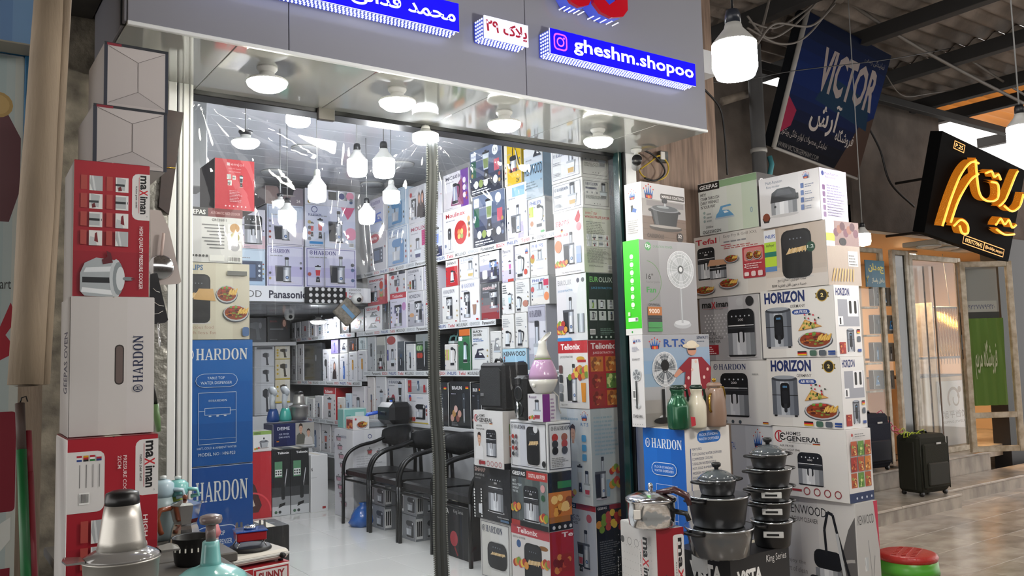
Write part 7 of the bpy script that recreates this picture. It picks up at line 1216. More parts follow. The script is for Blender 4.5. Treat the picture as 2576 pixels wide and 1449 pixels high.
cable('yellow cable coiled on the pillar beside the security camera', [at(px, py, Y=Yp) for px, py in ((1606, 380), (1604, 410), (1615, 440), (1645, 454), (1672, 446), (1682, 425), (1676, 405), (1658, 392), (1640, 405), (1612, 425))], .005, YEL)
cable('black cable looping round the yellow coil', [at(px, py, Y=Yp - .02) for px, py in ((1612, 376), (1640, 388), (1665, 412), (1672, 436), (1650, 454), (1622, 448))], .006, BCB)
cable('yellow cable running down inside the window post', [at(px, py, Y=3.78) for px, py in ((1549, 430), (1547, 460), (1552, 492), (1548, 520))], .005, YEL)
jb = empty('junction_box', at(1662, 398, Y=3.735), 0, 'broken grey junction box on the pillar', 'junction box'); MB().box(-.03, .04, -.03, .0, -.03, .04, .004).build('housing', mat('old_grey_plastic', '5c5e5c', .6, noise=.4, nscale=30), jb); MB().box(-.04, -.005, -.045, -.035, -.02, .03, .002).build('loose_cover', WP, jb)
GWIRE = 'tangled wires under the street roof'
wires = [((1880, 40), (1930, 95), (1990, 70), (2060, 0)), ((1885, 55), (1950, 70), (2020, 30), (2075, -20)), ((1900, 120), (1920, 60), (1935, 0)), ((1905, 110), (1950, 60), (2040, 65), (2100, 10)), ((1880, 70), (1960, 110), (2030, 90), (2110, -10)), ((1770, 205), (1850, 205), (2000, 178), (2230, 150), (2400, 120)), ((1770, 170), (1800, 180), (1812, 178)), ((1772, 225), (1810, 270), (1822, 330), (1830, 440)), ((2100, -20), (2260, 90), (2420, 180), (2576, 260)), ((2150, -10), (2330, 80), (2500, 190), (2580, 240)), ((2230, 190), (2270, 240), (2340, 235), (2480, 210), (2576, 170)), ((2185, 320), (2215, 380), (2240, 460), (2300, 520))]
wl = ['shortest wire of the tangle beside the big bulb', 'upper wire of the tangle beside the big bulb', 'steep wire rising from the grey pipe top', 'wire looping over the blue banner corner', 'long drooping wire of the tangle over the banner', 'thin wire strung across the blue banner', 'short cable stub at the fascia end', 'black cable hanging down the pillar behind the fascia', 'thick cable strung along the roof above the gold sign', 'second cable strung along the roof above the gold sign', 'sagging thin wire below the roof beams', 'black cable hanging on the wall right of the banner']
for i, (w_, l_) in enumerate(zip(wires, wl)):
    Yw = (3.9, 3.95, 4.0, 3.85, 3.9, 3.95, 3.72, 3.735, 4.0, 4.1, 4.6, 4.95)[i]
    cable(l_, [at(px, py, Y=Yw) for px, py in w_], (.008, .008, .01, .009, .008, .004, .01, .007, .016, .013, .006, .012)[i], BCB if i in (5, 6, 7, 11) else GCB, GWIRE)
# ------------------------------------------------------------------ far left: rolled awning, neighbour's poster, brooms
RC = mat('cream_canvas_roll', '94836e', .75, noise=.25, nscale=6, bump=.2, stretch=(3, 3, .5))
p0, p1 = at(130, -60, Y=2.55), at(68, 968, Y=2.5)
o = empty('rolled_canvas', p1, 0, 'upright roll of cream canvas leaning beside the pillar', 'canvas roll')
MB().tube([Vector((0, 0, 0)) + (p0 - p1) * t_ for t_ in (0, .2, .4, .6, .8, 1)], [.044, .043, .046, .042, .041, .038], 20).build('roll', RC, o); MB().tube([(.035, -.012, .0)] + [Vector((.035, -.012, 0)) + (p0 - p1) * t_ for t_ in (.3, .6, 1)], .016, 8).build('loose_edge', RC, o)
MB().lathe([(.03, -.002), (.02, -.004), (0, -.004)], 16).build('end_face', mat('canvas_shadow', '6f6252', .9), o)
def board(name, label, cat, x0, x1, z0, z1, y, th, art, m=INK, frame=None, col='c0c8cc'):
    o = empty(name, (x0, y, z0), 0, label, cat); w, h = x1 - x0, z1 - z0
    a = Art(w, h); art(a); b = MB(); b.box(0, w, 0, th, 0, h, .003, col); a.emit(b, (0, 0, 0), (w, 0, 0), (0, 0, h), (0, -1, 0)); b.build('panel', m, o)
    if frame:
        for q in ((-.02, .0, 0, h), (w, w + .035, h * .6, h), (-.02, w + .035, h, h + .03)): MB().box(q[0], q[1], -.01, th, q[2], q[3], .003).build('frame_bar', frame, o)
    return o
xa, xb = at(-60, 500, Y=2.82).x, at(55, 500, Y=2.82).x; za, zb_ = at(20, 1500, Y=2.82).z, at(20, 135, Y=2.82).z
board('shop_poster', 'pale neighbouring shop poster with dark product shapes in a blue frame', 'poster', xa, xb, za, zb_, 2.82, .02, A(wash(['8fa3a4', '98abac', 'a2b2b2', 'aab6b4', 'b8bcb4']), lambda a: a.poly([(0, .68), (.72, .68), (.95, .74), (.95, .84), (.4, .92), (0, .92)], '5a3238'), e(.42, .9, .34, 'a88a50'), e(.42, .9, .26, 'b89a60'), lambda a: a.poly([(.4, .45), (.8, .53), (.95, .5), (.7, .47), (.98, .44), (.5, .42)], '9a2030'), t('smart', .3, .555, .8, .57, '333'), rr(0, .15, .98, .33, '7a1a2a', .1), lambda a: a.poly([(.0, .02), (.9, .1), (.9, .14), (0, .1)], 'd0d2cc'), r(0, 0, .9, .05, '7a1a2a')), frame=mat('blue_frame', '1d5f86', .4))
xa2, xb2 = at(-80, 50, Y=2.7).x, at(86, 50, Y=2.7).x
board('awning_box', 'dull blue sign box above the neighbouring poster', 'sign', xa2, xb2, at(40, 108, Y=2.7).z, 3.2, 2.7, .1, A(wash(['3c5a7e', '4c6a8e', '5a7898'])), col='8a8578')
for i, (px0, py0, px1, py1, r_, m_, lb) in enumerate(((75, 1449, 50, 1015, .0125, mat('green_broom_handle', '136030', .4), 'green broom handle with a dark hook end'), (92, 1449, 68, 1085, .012, mat('red_broom_handle', '8a1a2a', .4), 'dark red broom handle beside the green one'))):
    a0, a1 = at(px0, py0 + 260, Y=2.45), at(px1, py1, Y=2.62); o = empty('broom', a0, 0, lb, 'broom', 'broom handles'); d_ = a1 - a0
    MB().tube([d_ * t_ for t_ in (0, .5, .82)], r_, 12).build('handle', m_, o); MB().tube([d_ * .82, d_ * 1.0], r_ * .95, 12).build('grip', mat('broom_grip_brown', '4a3a34', .6) if i == 0 else m_, o)
    if i == 0: MB().tube([d_, d_ + Vector((.004, 0, .015)), d_ + Vector((.014, 0, .018)), d_ + Vector((.018, 0, .004))], .002, 6).build('hook', BPL, o)
# ------------------------------------------------------------------ left: stacked pressure cooker cartons and the goods table
TB = mat('table_top_grey', '5a5652', .6)
def table(label, x0, x1, y0, y1, z):
    o = empty('display_table', (x0, y0, 0), 0, label, 'table'); MB().box(0, x1 - x0, 0, y1 - y0, z - .03, z, .004).build('table_top', TB, o)
    for x in (.03, x1 - x0 - .06):
        for y in (.03, y1 - y0 - .06): MB().box(x, x + .03, y, y + .03, 0, z - .03).build('leg', DARK, o)
    return o
ZT1, ZT2 = .90, .70
table('high display table under the pressure cooker cartons and chopper', .28, .80, 2.02, 2.82, ZT1)
table('small high table carrying the moka pot and jugs', .36, .86, 2.83, 3.36, ZT1)
table('low display table under the white hot plate', .87, 1.17, 2.72, 3.4, ZT2)
GLC = 'cartons stacked left of the door'
REDC = 'a31c2b'
def max_side(a, top):
    a.grad(.004, .004, .996, .996, ['98192a', 'a31c2b', 'a81e2d'], True)
    if top:
        a.rrect(.76, .58, 1.0, .93, 'dcdad8', .35); a.rect(.9, .58, 1, .93, 'dcdad8'); maximan(a, .8, .6, .97, .92, rot=-90)
        for i in range(4):
            for q in (0, 1): ic(a, 'part', .2 + .34 * q, .78 - .135 * i, .37 + .34 * q, .89 - .135 * i, i + q); a.rect(.09 + .33 * q, .785 - .135 * i, .17 + .33 * q, .89 - .135 * i, 'b04a44')
        a.txt('HIGH QUALITY PRESSURE COOKER', .85, .06, .91, .53, 'f0e4e2', .02, -90); ic(a, 'cooker', .08, .0, .8, .34)
    else:
        a.rrect(.74, .62, 1.0, .97, 'dcdad8', .3); a.rect(.9, .62, 1, .97, 'dcdad8'); maximan(a, .78, .64, .96, .96, rot=-90); a.rrect(.0, .55, .4, .92, 'dcdad8', .2); a.rect(0, .55, .2, .92, 'dcdad8')
        for i, cs_ in enumerate((('25408a', 'e8e8e8', 'b02030'), ('222', 'b02030', 'd8a020'), ('2a7a3a', 'e8e8e8', 'b02030'), ('2a3a7a', 'b02030', 'e0e0e0'))):
            for j_, c_ in enumerate(cs_): a.rect(.1 + .07 * i, .86 + .012 * j_, .155 + .07 * i, .872 + .012 * j_, c_)
            a.rect(.13 + .07 * i, .7, .138 + .07 * i, .84, '777')
        a.rect(.13, .6, .24, .67, 'eee'); ic(a, 'bar', .13, .6, .24, .67); a.txt('PRESSURE COOKER', .6, .6, .64, .88, 'e8d4d2', .01, -90); a.txt('22CM', .54, .8, .58, .88, 'e8d4d2', .01, -90)
        for i in range(2): ic(a, 'part', .26, .36 - .16 * i, .42, .5 - .16 * i, i); a.rect(.15, .37 - .16 * i, .23, .5 - .16 * i, 'b04a44')
        a.txt('HIGH QUALITY', .82, .1, .88, .5, 'f0e4e2', .02, -90)
YL0 = 2.47
A1 = carton('red pressure cooker carton at the bottom of the left stack', 150, 164, 397, 1106, 1440, Y=YL0, dl=.26, zb=ZT1 + .001, col='d2d0ce', top='7a1a24', R=lambda a: max_side(a, False), group=GLC, yaw=math.radians(-1))
A2 = carton('white carton with an oval hand hole and sideways blue lettering', 163, 172, 388, 745, 1095, Y=YL0 + .04, dl=.24, yaw=math.radians(-2), on=A1, col='cdc9c6', R=A(wash(['c6c2bf', 'cdc9c6', 'd0ccca']), lambda a: (a.rrect(.52, .36, .63, .65, '3a3432', .45), a.rrect(.535, .37, .615, .64, '6a5c58', .45)), hd(.74, .3, .86, .72, '27304e', 90)), L=A(r(0, 0, 1, 1, 'bdb9b6'), t('GEEPAS OVEN', .4, .3, .8, .75, '4a4a5a', .02, 90)), group=GLC)
A3 = carton('red pressure cooker carton with eight small photos, middle of the left stack', 170, 181, 376, 400, 733, Y=YL0 + .07, dl=.24, yaw=math.radians(-2), on=A2, col='b9b4b0', top='5a1820', R=lambda a: max_side(a, True), group=GLC)
fl = lambda a: (a.rect(.004, .004, .996, .996, 'b9b2b0'), a.rect(0, 0, .05, 1, '2b303e'), a.rect(.95, 0, 1, 1, '2b303e'), a.rect(0, .955, 1, 1, '22262e'), a.rect(.04, .95, .26, .99, '8a1f30'), a.poly([(.06, .94), (.94, .94), (.52, .74)], 'c0b9b7'), a.poly([(.06, .06), (.94, .06), (.52, .28)], 'b0a9a8'), a.line([(.06, .94), (.52, .74), (.94, .94)], .008, '6a6462'), a.line([(.06, .06), (.52, .28), (.94, .06)], .008, '6a6462'), a.line([(.52, .28), (.52, .74)], .008, '5a5452'))
A4 = carton('open white carton end with dark edges, second from the top of the left stack', 215, 232, 420, 259, 475, Y=YL0 + .13, dl=.28, on=A3, col='a8a2a0', edge='2b303e', R=fl, group=GLC)
A5 = carton('open end of a white carton with dark edges, topmost of the left stack', 246, 261, 423, 103, 256, Y=YL0 + .15, dl=.28, on=A4, col='a8a2a0', edge='2b303e', R=fl, group=GLC)
# support for the two open cartons: an unmarked carton behind the stack
zq_ = A4['ztop']
# dark picture board, hanging cards and spoon
DKP = mat('dark_brown_picture', '241c1c', .35, noise=.5, nscale=6, col2='3a2a26')
o = empty('picture_board', at(420, 560, Y=3.53), 0, 'dark brown picture board leaning behind the left stack', 'board')
qa, qb, qc, qd = at(418, 275, Y=3.53), at(462, 283, Y=3.53), at(425, 540, Y=3.53), at(400, 520, Y=3.53); L0 = o.location
b = MB(); vs = [Vector(q) - L0 for q in (qd, qc, qb, qa)]; b.add([v for v in vs] + [v + Vector((0, .012, 0)) for v in vs], [(0, 1, 2, 3), (7, 6, 5, 4), (0, 4, 5, 1), (1, 5, 6, 2), (2, 6, 7, 3), (3, 7, 4, 0)]); b.build('board', DKP, o)
b = MB()
MB().tube([vs[3] + (vs[0] - vs[3]) * .6 + Vector((0, -.002, 0)), vs[2] + (vs[1] - vs[2]) * .55 + Vector((0, -.002, 0))], .0025, 6).build('golden_line', GOLD, o)
def card(label, pts, Y_, m, nm='hanging_card', cat='card', y2=0.0):
    o = empty(nm, at(*pts[0], Y=Y_), 0, label, cat); P = [at(px, py, Y=Y_) - o.location for px, py in pts]; n_ = len(P)
    MB().add([p for p in P] + [p + Vector((0, .003, 0)) for p in P], [list(range(n_)), list(range(n_, 2 * n_))[::-1]] + [[(i + 1) % n_, i, n_ + i, n_ + (i + 1) % n_] for i in range(n_)]).build('card', m, o); return o
o = card('white tilted product card holding a round strainer', [(378, 527), (405, 530), (425, 575), (456, 708), (450, 714), (380, 718)], 2.62, mat('white_card', 'b4a9a4', .5))
c0 = at(405, 672, Y=2.612) - o.location
MB().lathe([(.033, 0), (.036, .003), (.033, .006)], 28).xf(Matrix.Rotation(math.radians(90), 4, 'X')).build('strainer_ring', CHR, o, c0); MB().lathe([(0, 0), (.032, .001), (.0, .003)], 24).xf(Matrix.Rotation(math.radians(90), 4, 'X')).build('strainer_mesh', mat('fine_mesh', '8d8575', .4, .5), o, c0)
MB().tube([c0 + Vector((0, -.004, .034)), c0 + Vector((.006, -.004, .1))], .004, 8).build('strainer_handle', mat('pale_handle', 'c9b4ac', .4), o)
o = card('black marbled card with white veins below the strainer card', [(378, 690), (396, 688), (423, 805), (415, 812), (384, 816), (376, 760)], 2.60, mat('black_marble_card', '121214', .3, noise=.9, nscale=9, col2='2c2c30'))
for i_, (u0, v0, u1, v1) in enumerate(((385, 725, 402, 735), (388, 760, 412, 770), (386, 790, 410, 782))): MB().tube([at(u0, v0, Y=2.597) - o.location, at((u0 + u1) / 2, (v0 + v1) / 2 + 3, Y=2.597) - o.location, at(u1, v1, Y=2.597) - o.location], .0008, 5).build('white_vein', WP, o)
o = empty('ladle', at(398, 812, Y=2.6), 0, 'hanging steel ladle handle below the black marbled card', 'ladle'); q1_ = at(402, 872, Y=2.6) - o.location
MB().tube([(0, 0, 0), q1_ * .6], .003, 8).build('handle', CHR, o); MB().tube([q1_ * .55, q1_ * .8, q1_], [.003, .009, .004], 10, flat=.4).build('bowl', CHR, o)
o = empty('kitchen_knife', at(384, 960, Y=2.56), 0, 'knife with a green handle hanging beside the white carton', 'knife'); q1_ = at(399, 1085, Y=2.58) - o.location
MB().tube([(0, 0, 0), q1_ * .45], [.004, .008], 8, flat=.4).build('blade', mat('black_blade', '1a1a1a', .3), o); MB().tube([q1_ * .45, q1_ * .75, q1_], [.008, .009, .006], 10).build('handle', mat('green_handle', '5a7a4a', .4), o)
# foreground goods
p = at(305, 1500, Y=2.28); rb = 88 * (p.x * .5695 + p.y * .8178) / FPX
chz = ZT1 + .001
H_ = z_at(p, 1232) - chz
chopper('large steel food chopper with a black cap in front of the red carton', (p.x, 2.28, chz), rb, H_ / .309)
AQ = mat('aqua_plastic', '7fc0be', .25, coat=.4); TAU = mat('taupe_plastic', '7d6f6c', .3, coat=.3)
p = at(530, 1510, Y=2.42); o = empty('vacuum_pump', (p.x, 2.42, chz), 0, 'aqua hand pump lid with a taupe plunger knob', 'pump'); D_ = p.x * .5695 + p.y * .8178; zl = lambda y: z_at(p, y) - chz; rp = lambda w: w * D_ / FPX / 2
MB().lathe([(0, 0), (rp(160), 0), (rp(176), zl(1460)), (rp(160), zl(1446)), (rp(120), zl(1432)), (rp(70), zl(1424)), (rp(50), zl(1418))], 40).build('dome', AQ, o)
MB().lathe([(rp(52), zl(1420)), (rp(48), zl(1410)), (rp(42), zl(1375)), (rp(40), zl(1362)), (rp(34), zl(1360))], 32).build('cylinder', AQ, o)
MB().lathe([(rp(25), zl(1362)), (rp(24), zl(1318))], 24).build('rod', TAU, o); MB().lathe([(rp(24), zl(1320)), (rp(50), zl(1316)), (rp(55), zl(1307)), (rp(52), zl(1298)), (rp(30), zl(1294)), (0, zl(1293))], 32).build('knob', TAU, o)
p = at(484, 1430, Y=2.75); o = empty('fryer_basket', (p.x, 2.75, chz), 0, 'black slotted basket behind the aqua pump', 'basket'); D_ = p.x * .5695 + p.y * .8178; rr_ = 48 * D_ / FPX; hb = z_at(p, 1350) - chz
MB().lathe([(0, 0), (rr_ * .8, 0), (rr_ * .88, .01), (rr_, hb), (rr_ * 1.05, hb + .002), (rr_ * .95, hb), (rr_ * .82, .012), (0, .012)], 36).build('pan', BPL, o)
for i in range(7):
    an = math.radians(200 + 18 * i); MB().box(-.002, .002, -.002, .002, 0, .012).build('slot', WP, o, (rr_ * .985 * math.cos(an), rr_ * .985 * math.sin(an), hb * .55))
p = at(465, 1352, Y=3.1); o = empty('moka_pot', (p.x, 3.1, chz), math.radians(195), 'polished moka coffee pot with a brown handle', 'moka pot'); D_ = p.x * .5695 + p.y * .8178; Hm = z_at(p, 1262) - chz; rm = 40 * D_ / FPX
MB().lathe([(0, 0), (rm, 0), (rm * .95, Hm * .05), (rm * .82, Hm * .36), (rm * .74, Hm * .44), (rm * .74, Hm * .48)], 8, smooth=False).build('base', CHR, o); MB().lathe([(rm * .7, Hm * .48), (rm * .8, Hm * .6), (rm * 1.0, Hm * .94), (rm * 1.02, Hm * .95)], 8, smooth=False).build('upper', CHR, o); MB().lathe([(rm * 1.03, Hm * .95), (rm * .7, Hm * 1.0), (rm * .2, Hm * 1.05), (0, Hm * 1.06)], 8, smooth=False).build('lid', CHR, o)
BRN = mat('brown_bakelite', '7a3a1c', .3, coat=.4); MB().lathe([(0, Hm * 1.05), (.008, Hm * 1.06), (.009, Hm * 1.15), (0, Hm * 1.18)], 12).build('lid_knob', BRN, o)
MB().tube([(rm * .95, 0, Hm * .9), (rm * 1.6, 0, Hm * .88), (rm * 1.8, 0, Hm * .7), (rm * 1.6, 0, Hm * .4), (rm * 1.5, 0, Hm * .3)], .009, 10).build('handle', BRN, o); MB().add([(-rm * .85, -.01, Hm * .95), (-rm * 1.25, 0, Hm * .97), (-rm * .85, .01, Hm * .95), (-rm * .82, 0, Hm * .75)], [(0, 1, 2), (0, 3, 1), (1, 3, 2)]).build('spout', CHR, o)
# hot plate on its red carton with a small red stove
p = at(640, 1440, Y=3.05); sy = carton_at('red and white hot plate carton under the white hot plate', (.89, 2.99, ZT2 + .001), .215, .2, .1, math.radians(8), 'a81f28', R=A(r(.35, .3, .98, .95, 'd8d4d2'), r(.36, .35, .97, .9, 'a81f28'), r(.4, .4, .95, .85, 'd8d4d2'), t('SUNNY', .44, .5, .9, .78, '8a1a22', .04)), L=A(r(0, 0, 1, 1, '9a1c24')))
zs = sy['ztop'] + .002; hp = empty('hot_plate', (.985, 3.1, zs), math.radians(8), 'white electric hot plate with a black round burner', 'hot plate')
MB().box(-.14, .14, -.12, .12, .012, .055, .012).build('body', WP, hp); MB().box(-.14, .14, -.125, -.12, .03, .04, .002).build('front_groove', LBODY, hp)
for x in (-.11, .11):
    for y in (-.09, .09): MB().lathe([(0, 0), (.012, 0), (.012, .014), (0, .014)], 10).build('foot', BPL, hp, (x, y, -.001))
MB().lathe([(0, .055), (.098, .055), (.1, .06), (.092, .072), (.06, .068), (0, .07)], 36).build('burner', mat('cast_iron', '141416', .5), hp); MB().lathe([(0, 0), (.014, 0), (.012, .014), (0, .016)], 14).xf(Matrix.Rotation(math.radians(90), 4, 'X')).build('knob', BPL, hp, (.1, -.124, .03))
st = empty('camping_stove', (.985, 3.1, zs + .0555), math.radians(-8), 'small red camping stove with a blue top on the hot plate', 'camping stove')
for s_ in (-1, 1):
    for q in (-1, 1): MB().tube([(s_ * .045, q * .035, .03), (s_ * .06, q * .05, .0)], .003, 6).build('leg', CHR, st)
MB().box(-.06, .06, -.05, .05, .025, .062, .004).build('body', mat('red_enamel', 'a01a22', .25, coat=.5), st); MB().box(-.066, .066, -.056, .056, .062, .068, .003).build('top_plate', mat('blue_enamel', '1d4a9a', .25, coat=.5), st)
MB().lathe([(0, .068), (.024, .068), (.026, .08), (.018, .084), (0, .084)], 20).build('burner_head', CHR, st)
for x in (-.045, .05): MB().prism([(x - .016, .068), (x - .012, .1), (x - .004, .1), (x - .004, .08), (x + .006, .08), (x + .006, .1), (x + .014, .1), (x + .016, .068)], -.002, .002).build('pan_support', CHR, st)
hp.scale = (.76, .76, .76); st.scale = (.85, .85, .85)
for x, y, lb in ((.875, 2.80, 'orange handled knife in a clear sleeve, nearest the aqua pump'), (.95, 2.735, 'orange handled knife in a clear sleeve, beside the hot plate')):
    o = empty('packed_knife', (x, y, ZT2 + .002), math.radians(-35), lb, 'knife', 'orange knives in sleeves'); MB().tube([(0, 0, .06), (.03, 0, .055), (.07, 0, .05)], [.009, .011, .009], 10, flat=.7).build('handle', mat('orange_plastic', 'c8541c', .3), o); MB().add([(.07, -.002, .042), (.3, -.001, .03), (.31, -.001, .04), (.07, -.002, .06), (.07, .002, .042), (.3, .001, .03), (.31, .001, .04), (.07, .002, .06)], [(0, 1, 2, 3), (7, 6, 5, 4), (0, 4, 5, 1), (3, 2, 6, 7), (1, 5, 6, 2), (0, 3, 7, 4)]).build('blade', CHR, o); MB().box(.05, .34, -.03, .03, 0, .03, .01).build('sleeve', mat('crinkled_clear_sleeve', 'b4b4b2', .15, .3, bump=1, bscale=40), o)
o = empty('plastic_scoop', (1.02, 2.84, ZT2 + .002), math.radians(-20), 'bright pink plastic tool on the low table', 'kitchen tool'); MB().tube([(0, 0, .05), (.05, 0, .055), (.09, 0, .045)], [.01, .016, .012], 10, flat=.6).build('handle', mat('pink_plastic', 'd8387a', .3), o); MB().box(.08, .2, -.025, .025, .03, .04, .004).build('blade', LBODY, o); MB().box(.0, .2, -.03, .03, 0, .03, .006).build('tray', LBODY, o)
o = empty('soap_bottle', (.91, 3.3, ZT2 + .002), 0, 'clear pink topped dish brush bottle behind the pump', 'bottle'); MB().lathe([(0, 0), (.035, 0), (.035, .12), (.02, .15), (.02, .17), (0, .17)], 20).build('body', mat('clear_pinkish', 'c8b0b0', .1, coat=.5), o); MB().lathe([(.022, .165), (.03, .18), (.02, .21), (0, .215)], 16).build('cap', mat('pink_cap', 'c87a80', .3), o)
def jug(label, px, py, Y_, m1, m2, H=.17, r=.036):
    o = empty('plastic_jug', at(px, py, Y=Y_), 0, label, 'jug', 'wrapped plastic jugs'); o.location.z = ZT1 + .001; hz = z_at(o.location, 1205) - o.location.z
    MB().lathe([(0, 0), (r * .8, 0), (r, hz * .1), (r, hz * .55), (r * .8, hz * .72)], 24).build('body', m2, o); MB().lathe([(r * .82, hz * .7), (r * 1.02, hz * .78), (r, hz * .92), (r * .6, hz * .98), (0, hz)], 24).build('lid', m1, o)
    MB().tube([(r * .8, -.01, hz * .82), (r * 1.7, -.02, hz * .8), (r * 1.9, -.02, hz * .7), (r * 1.2, -.01, hz * .68)], .014, 10, flat=.5).build('spout_cover', m1, o); MB().lathe([(r * .3, hz), (r * .34, hz * 1.05), (0, hz * 1.06)], 16).build('cap', mat('clear_film_white', 'ccd2d2', .1, coat=.6), o)
jug('aqua and lime plastic jug beside the blue cartons', 447, 1285, 3.24, AQ, mat('lime_plastic', '9aa848', .3))
jug('pale blue plastic jug behind the red carton edge', 410, 1290, 3.2, mat('pale_blue_plastic', 'a8c0cc', .3), mat('mid_blue_plastic', 'a9bcc0', .3))
# black boxes by the window foot
carton_at('small black carton on the shop floor beside the blue cartons', (at(640, 1370, Y=3.85).x, 3.85, ZS), .16, .2, .62, 0, '17181a', edge='3a3a3c', R=A(wash(['141517', '1c1d20'])), T=lambda a: [a.ell(.3 + .4 * i, .5, .1, '5a5c60') for i in range(2)])
# ------------------------------------------------------------------ right: the neighbouring jewellery shop
STW = mat('old_white_painted_frame', 'cfc6b4', .5, noise=.35, nscale=14, col2='a89a82'); MRB = [mat('step_marble', 'c2b9ab', .25, noise=.45, nscale=5, col2='9c9286'), mat('step_riser_marble', 'b2a99c', .35, noise=.55, nscale=4, col2='857b70', stretch=(2, 2, 1))]
YJ = 5.08
wl = empty('wall_street', (0, 0, 0)); struct(wl)
MB().box(4.1, 7.95, 5.2, 5.35, 0, 4.1).build('wall_face', mat('dim_grey_wall', '6a6058', .85, noise=.4, nscale=2.5, col2='4c443e', bump=.3), wl)
MB().box(7.9, 9.7, 5.12, 5.3, 2.75, 4.27).build('wall_face', MATS['dim_grey_wall'], wl); MB().box(9.7, 14, 5.12, 5.3, 2.75, 3.72).build('wall_face', MATS['dim_grey_wall'], wl)
MB().box(10.6, 14, 5.0, 5.2, 0, 2.8).build('wall_face', mat('dark_shop_front', '17161a', .5), wl)
struct(MB().box(7.9, 12.5, 7.2, 7.3, 0, 3).build('wall_jewel_back', mat('warm_cream_panel', 'd8bfa2', .6))); struct(MB().box(7.9, 8.0, 5.15, 7.2, 0, 3).build('wall_jewel_side', MATS['warm_cream_panel'])); struct(MB().box(12.4, 12.5, 5.2, 7.2, 0, 3).build('wall_jewel_far', MATS['warm_cream_panel'])); struct(MB().box(7.9, 12.5, 5.15, 7.3, 2.72, 2.8).build('ceiling_jewel', MATS['warm_cream_panel'])); struct(MB().box(7.9, 12.5, 5.1, 7.3, .2, .33).build('floor_jewel', MRB[0]))
# steps in marble slabs
stp = empty('steps', (0, 0, 0)); struct(stp)
for x0, x1, y0, y1, z0, z1 in ((5.0, 8.02, 4.25, 4.84, 0, .13), (8.03, 11.5, 4.42, 4.84, 0, .13), (5.0, 8.0, 4.84, 5.2, .0, .31), (8.0, 9.78, 4.83, 5.15, .0, .33)):
    MB().box(x0, x1, y0 + .015, y1, z0, z1 - .022).build('riser', MRB[1], stp); n_ = max(1, round((x1 - x0) / .9)); w_ = (x1 - x0) / n_
    for i in range(n_): MB().box(x0 + w_ * i + .0015, x0 + w_ * (i + 1) - .0015, y0, y1, z1 - .022, z1, .004).build('tread', MRB[0], stp)
# shop front frame
GLM = bpy.data.materials.new('thin_window_glass'); GLM.use_nodes = True; _n = GLM.node_tree; _n.nodes.clear(); _o = _n.nodes.new('ShaderNodeOutputMaterial'); _t = _n.nodes.new('ShaderNodeBsdfTransparent'); _g = _n.nodes.new('ShaderNodeBsdfGlossy'); _g.inputs['Roughness'].default_value = .02; _t.inputs[0].default_value = (.96, .97, .965, 1); _f = _n.nodes.new('ShaderNodeMath'); _f.operation = 'MULTIPLY'; _f.inputs[1].default_value = .12; _l = _n.nodes.new('ShaderNodeLayerWeight'); _n.links.new(_l.outputs['Facing'], _f.inputs[0]); _x = _n.nodes.new('ShaderNodeMixShader'); _n.links.new(_f.outputs[0], _x.inputs[0]); _n.links.new(_t.outputs[0], _x.inputs[1]); _n.links.new(_g.outputs[0], _x.inputs[2]); _n.links.new(_x.outputs[0], _o.inputs[0])
def framed(nm, p0, p1, z0, z1, pane, bar=.05, mid=None, kind='structure'):
    """a glazed leaf standing between two floor points"""
    p0, p1 = Vector(p0), Vector(p1); L = (p1 - p0).length; a = math.atan2(p1.y - p0.y, p1.x - p0.x); o = empty(nm, (p0.x, p0.y, z0), a); H = z1 - z0
    for x in (0, L - bar): MB().box(x, x + bar, -.025, .025, 0, H, .004).build('stile', STW, o)
    for z in (0, H - bar) + ((mid,) if mid else ()): MB().box(bar, L - bar, -.022, .022, z, z + bar, .004).build('rail', STW, o)
    MB().box(bar, L - bar, -.004, .004, bar, H - bar).build('pane', pane, o)
    if kind: o['kind'] = kind
    return o
DGL = mat('dark_display_glass', '14161a', .08, coat=.5)
zt_ = at(2235, 628, Y=YJ).z
X1 = at(2232, 900, Y=YJ).x; X2 = at(2256, 900, Y=YJ).x; X3 = at(2296, 900, Y=YJ).x; X4 = at(2428, 900, Y=YJ).x
framed('window_1', (at(2180, 900, Y=YJ).x - .5, YJ, 0), (X1, YJ, 0), .31, zt_, GLM, .05)
framed('window_2', (X2, YJ, 0), (X3, YJ - .0, 0), .33, zt_, DGL, .05)
framed('door_1', (X3 + .02, YJ, 0), (X4 - .0, YJ, 0), .33, zt_ - .03, GLM, .06, mid=.0)
MIR = mat('door_mirror', '9aa09a', .04, 1.0)
dm = framed('door_2', (9.30, 4.80, 0), (9.82, 4.50, 0), .36, 2.42, GLM, .06, mid=.36)
# green cloth behind the open door's glass stands in for its mirror reflection
b = MB(); vs = []; L_ = math.hypot(.52, .30) - .14
for j in range(13):
    for i in range(25): u = i / 24; v = j / 12; vs.append((u * L_, .012 * math.sin(u * 26 + v * 3) + .006 * math.sin(u * 60), v * .95))
gc = MB().add(vs, [[j * 25 + i, j * 25 + i + 1, (j + 1) * 25 + i + 1, (j + 1) * 25 + i] for j in range(12) for i in range(24)], smooth=True).build('green_cloth', mat('green_fabric', '6a8a3c', .8), None, (9.37, 4.83, .85), math.atan2(-.3, .52)); tag(gc, 'green cloth hanging behind the glass of the open jewellery door', 'cloth')
a_ = Art(L_, .95); a_.txt(arabic('فروشگاه مریم'), .2, .3, .75, .75, 'd8d8b8', .01); b = MB(); a_.emit(b, (.0, -.03, 0), (L_, 0, 0), (0, 0, .95), (0, -1, 0)); b.build('cloth_lettering', INK, gc)
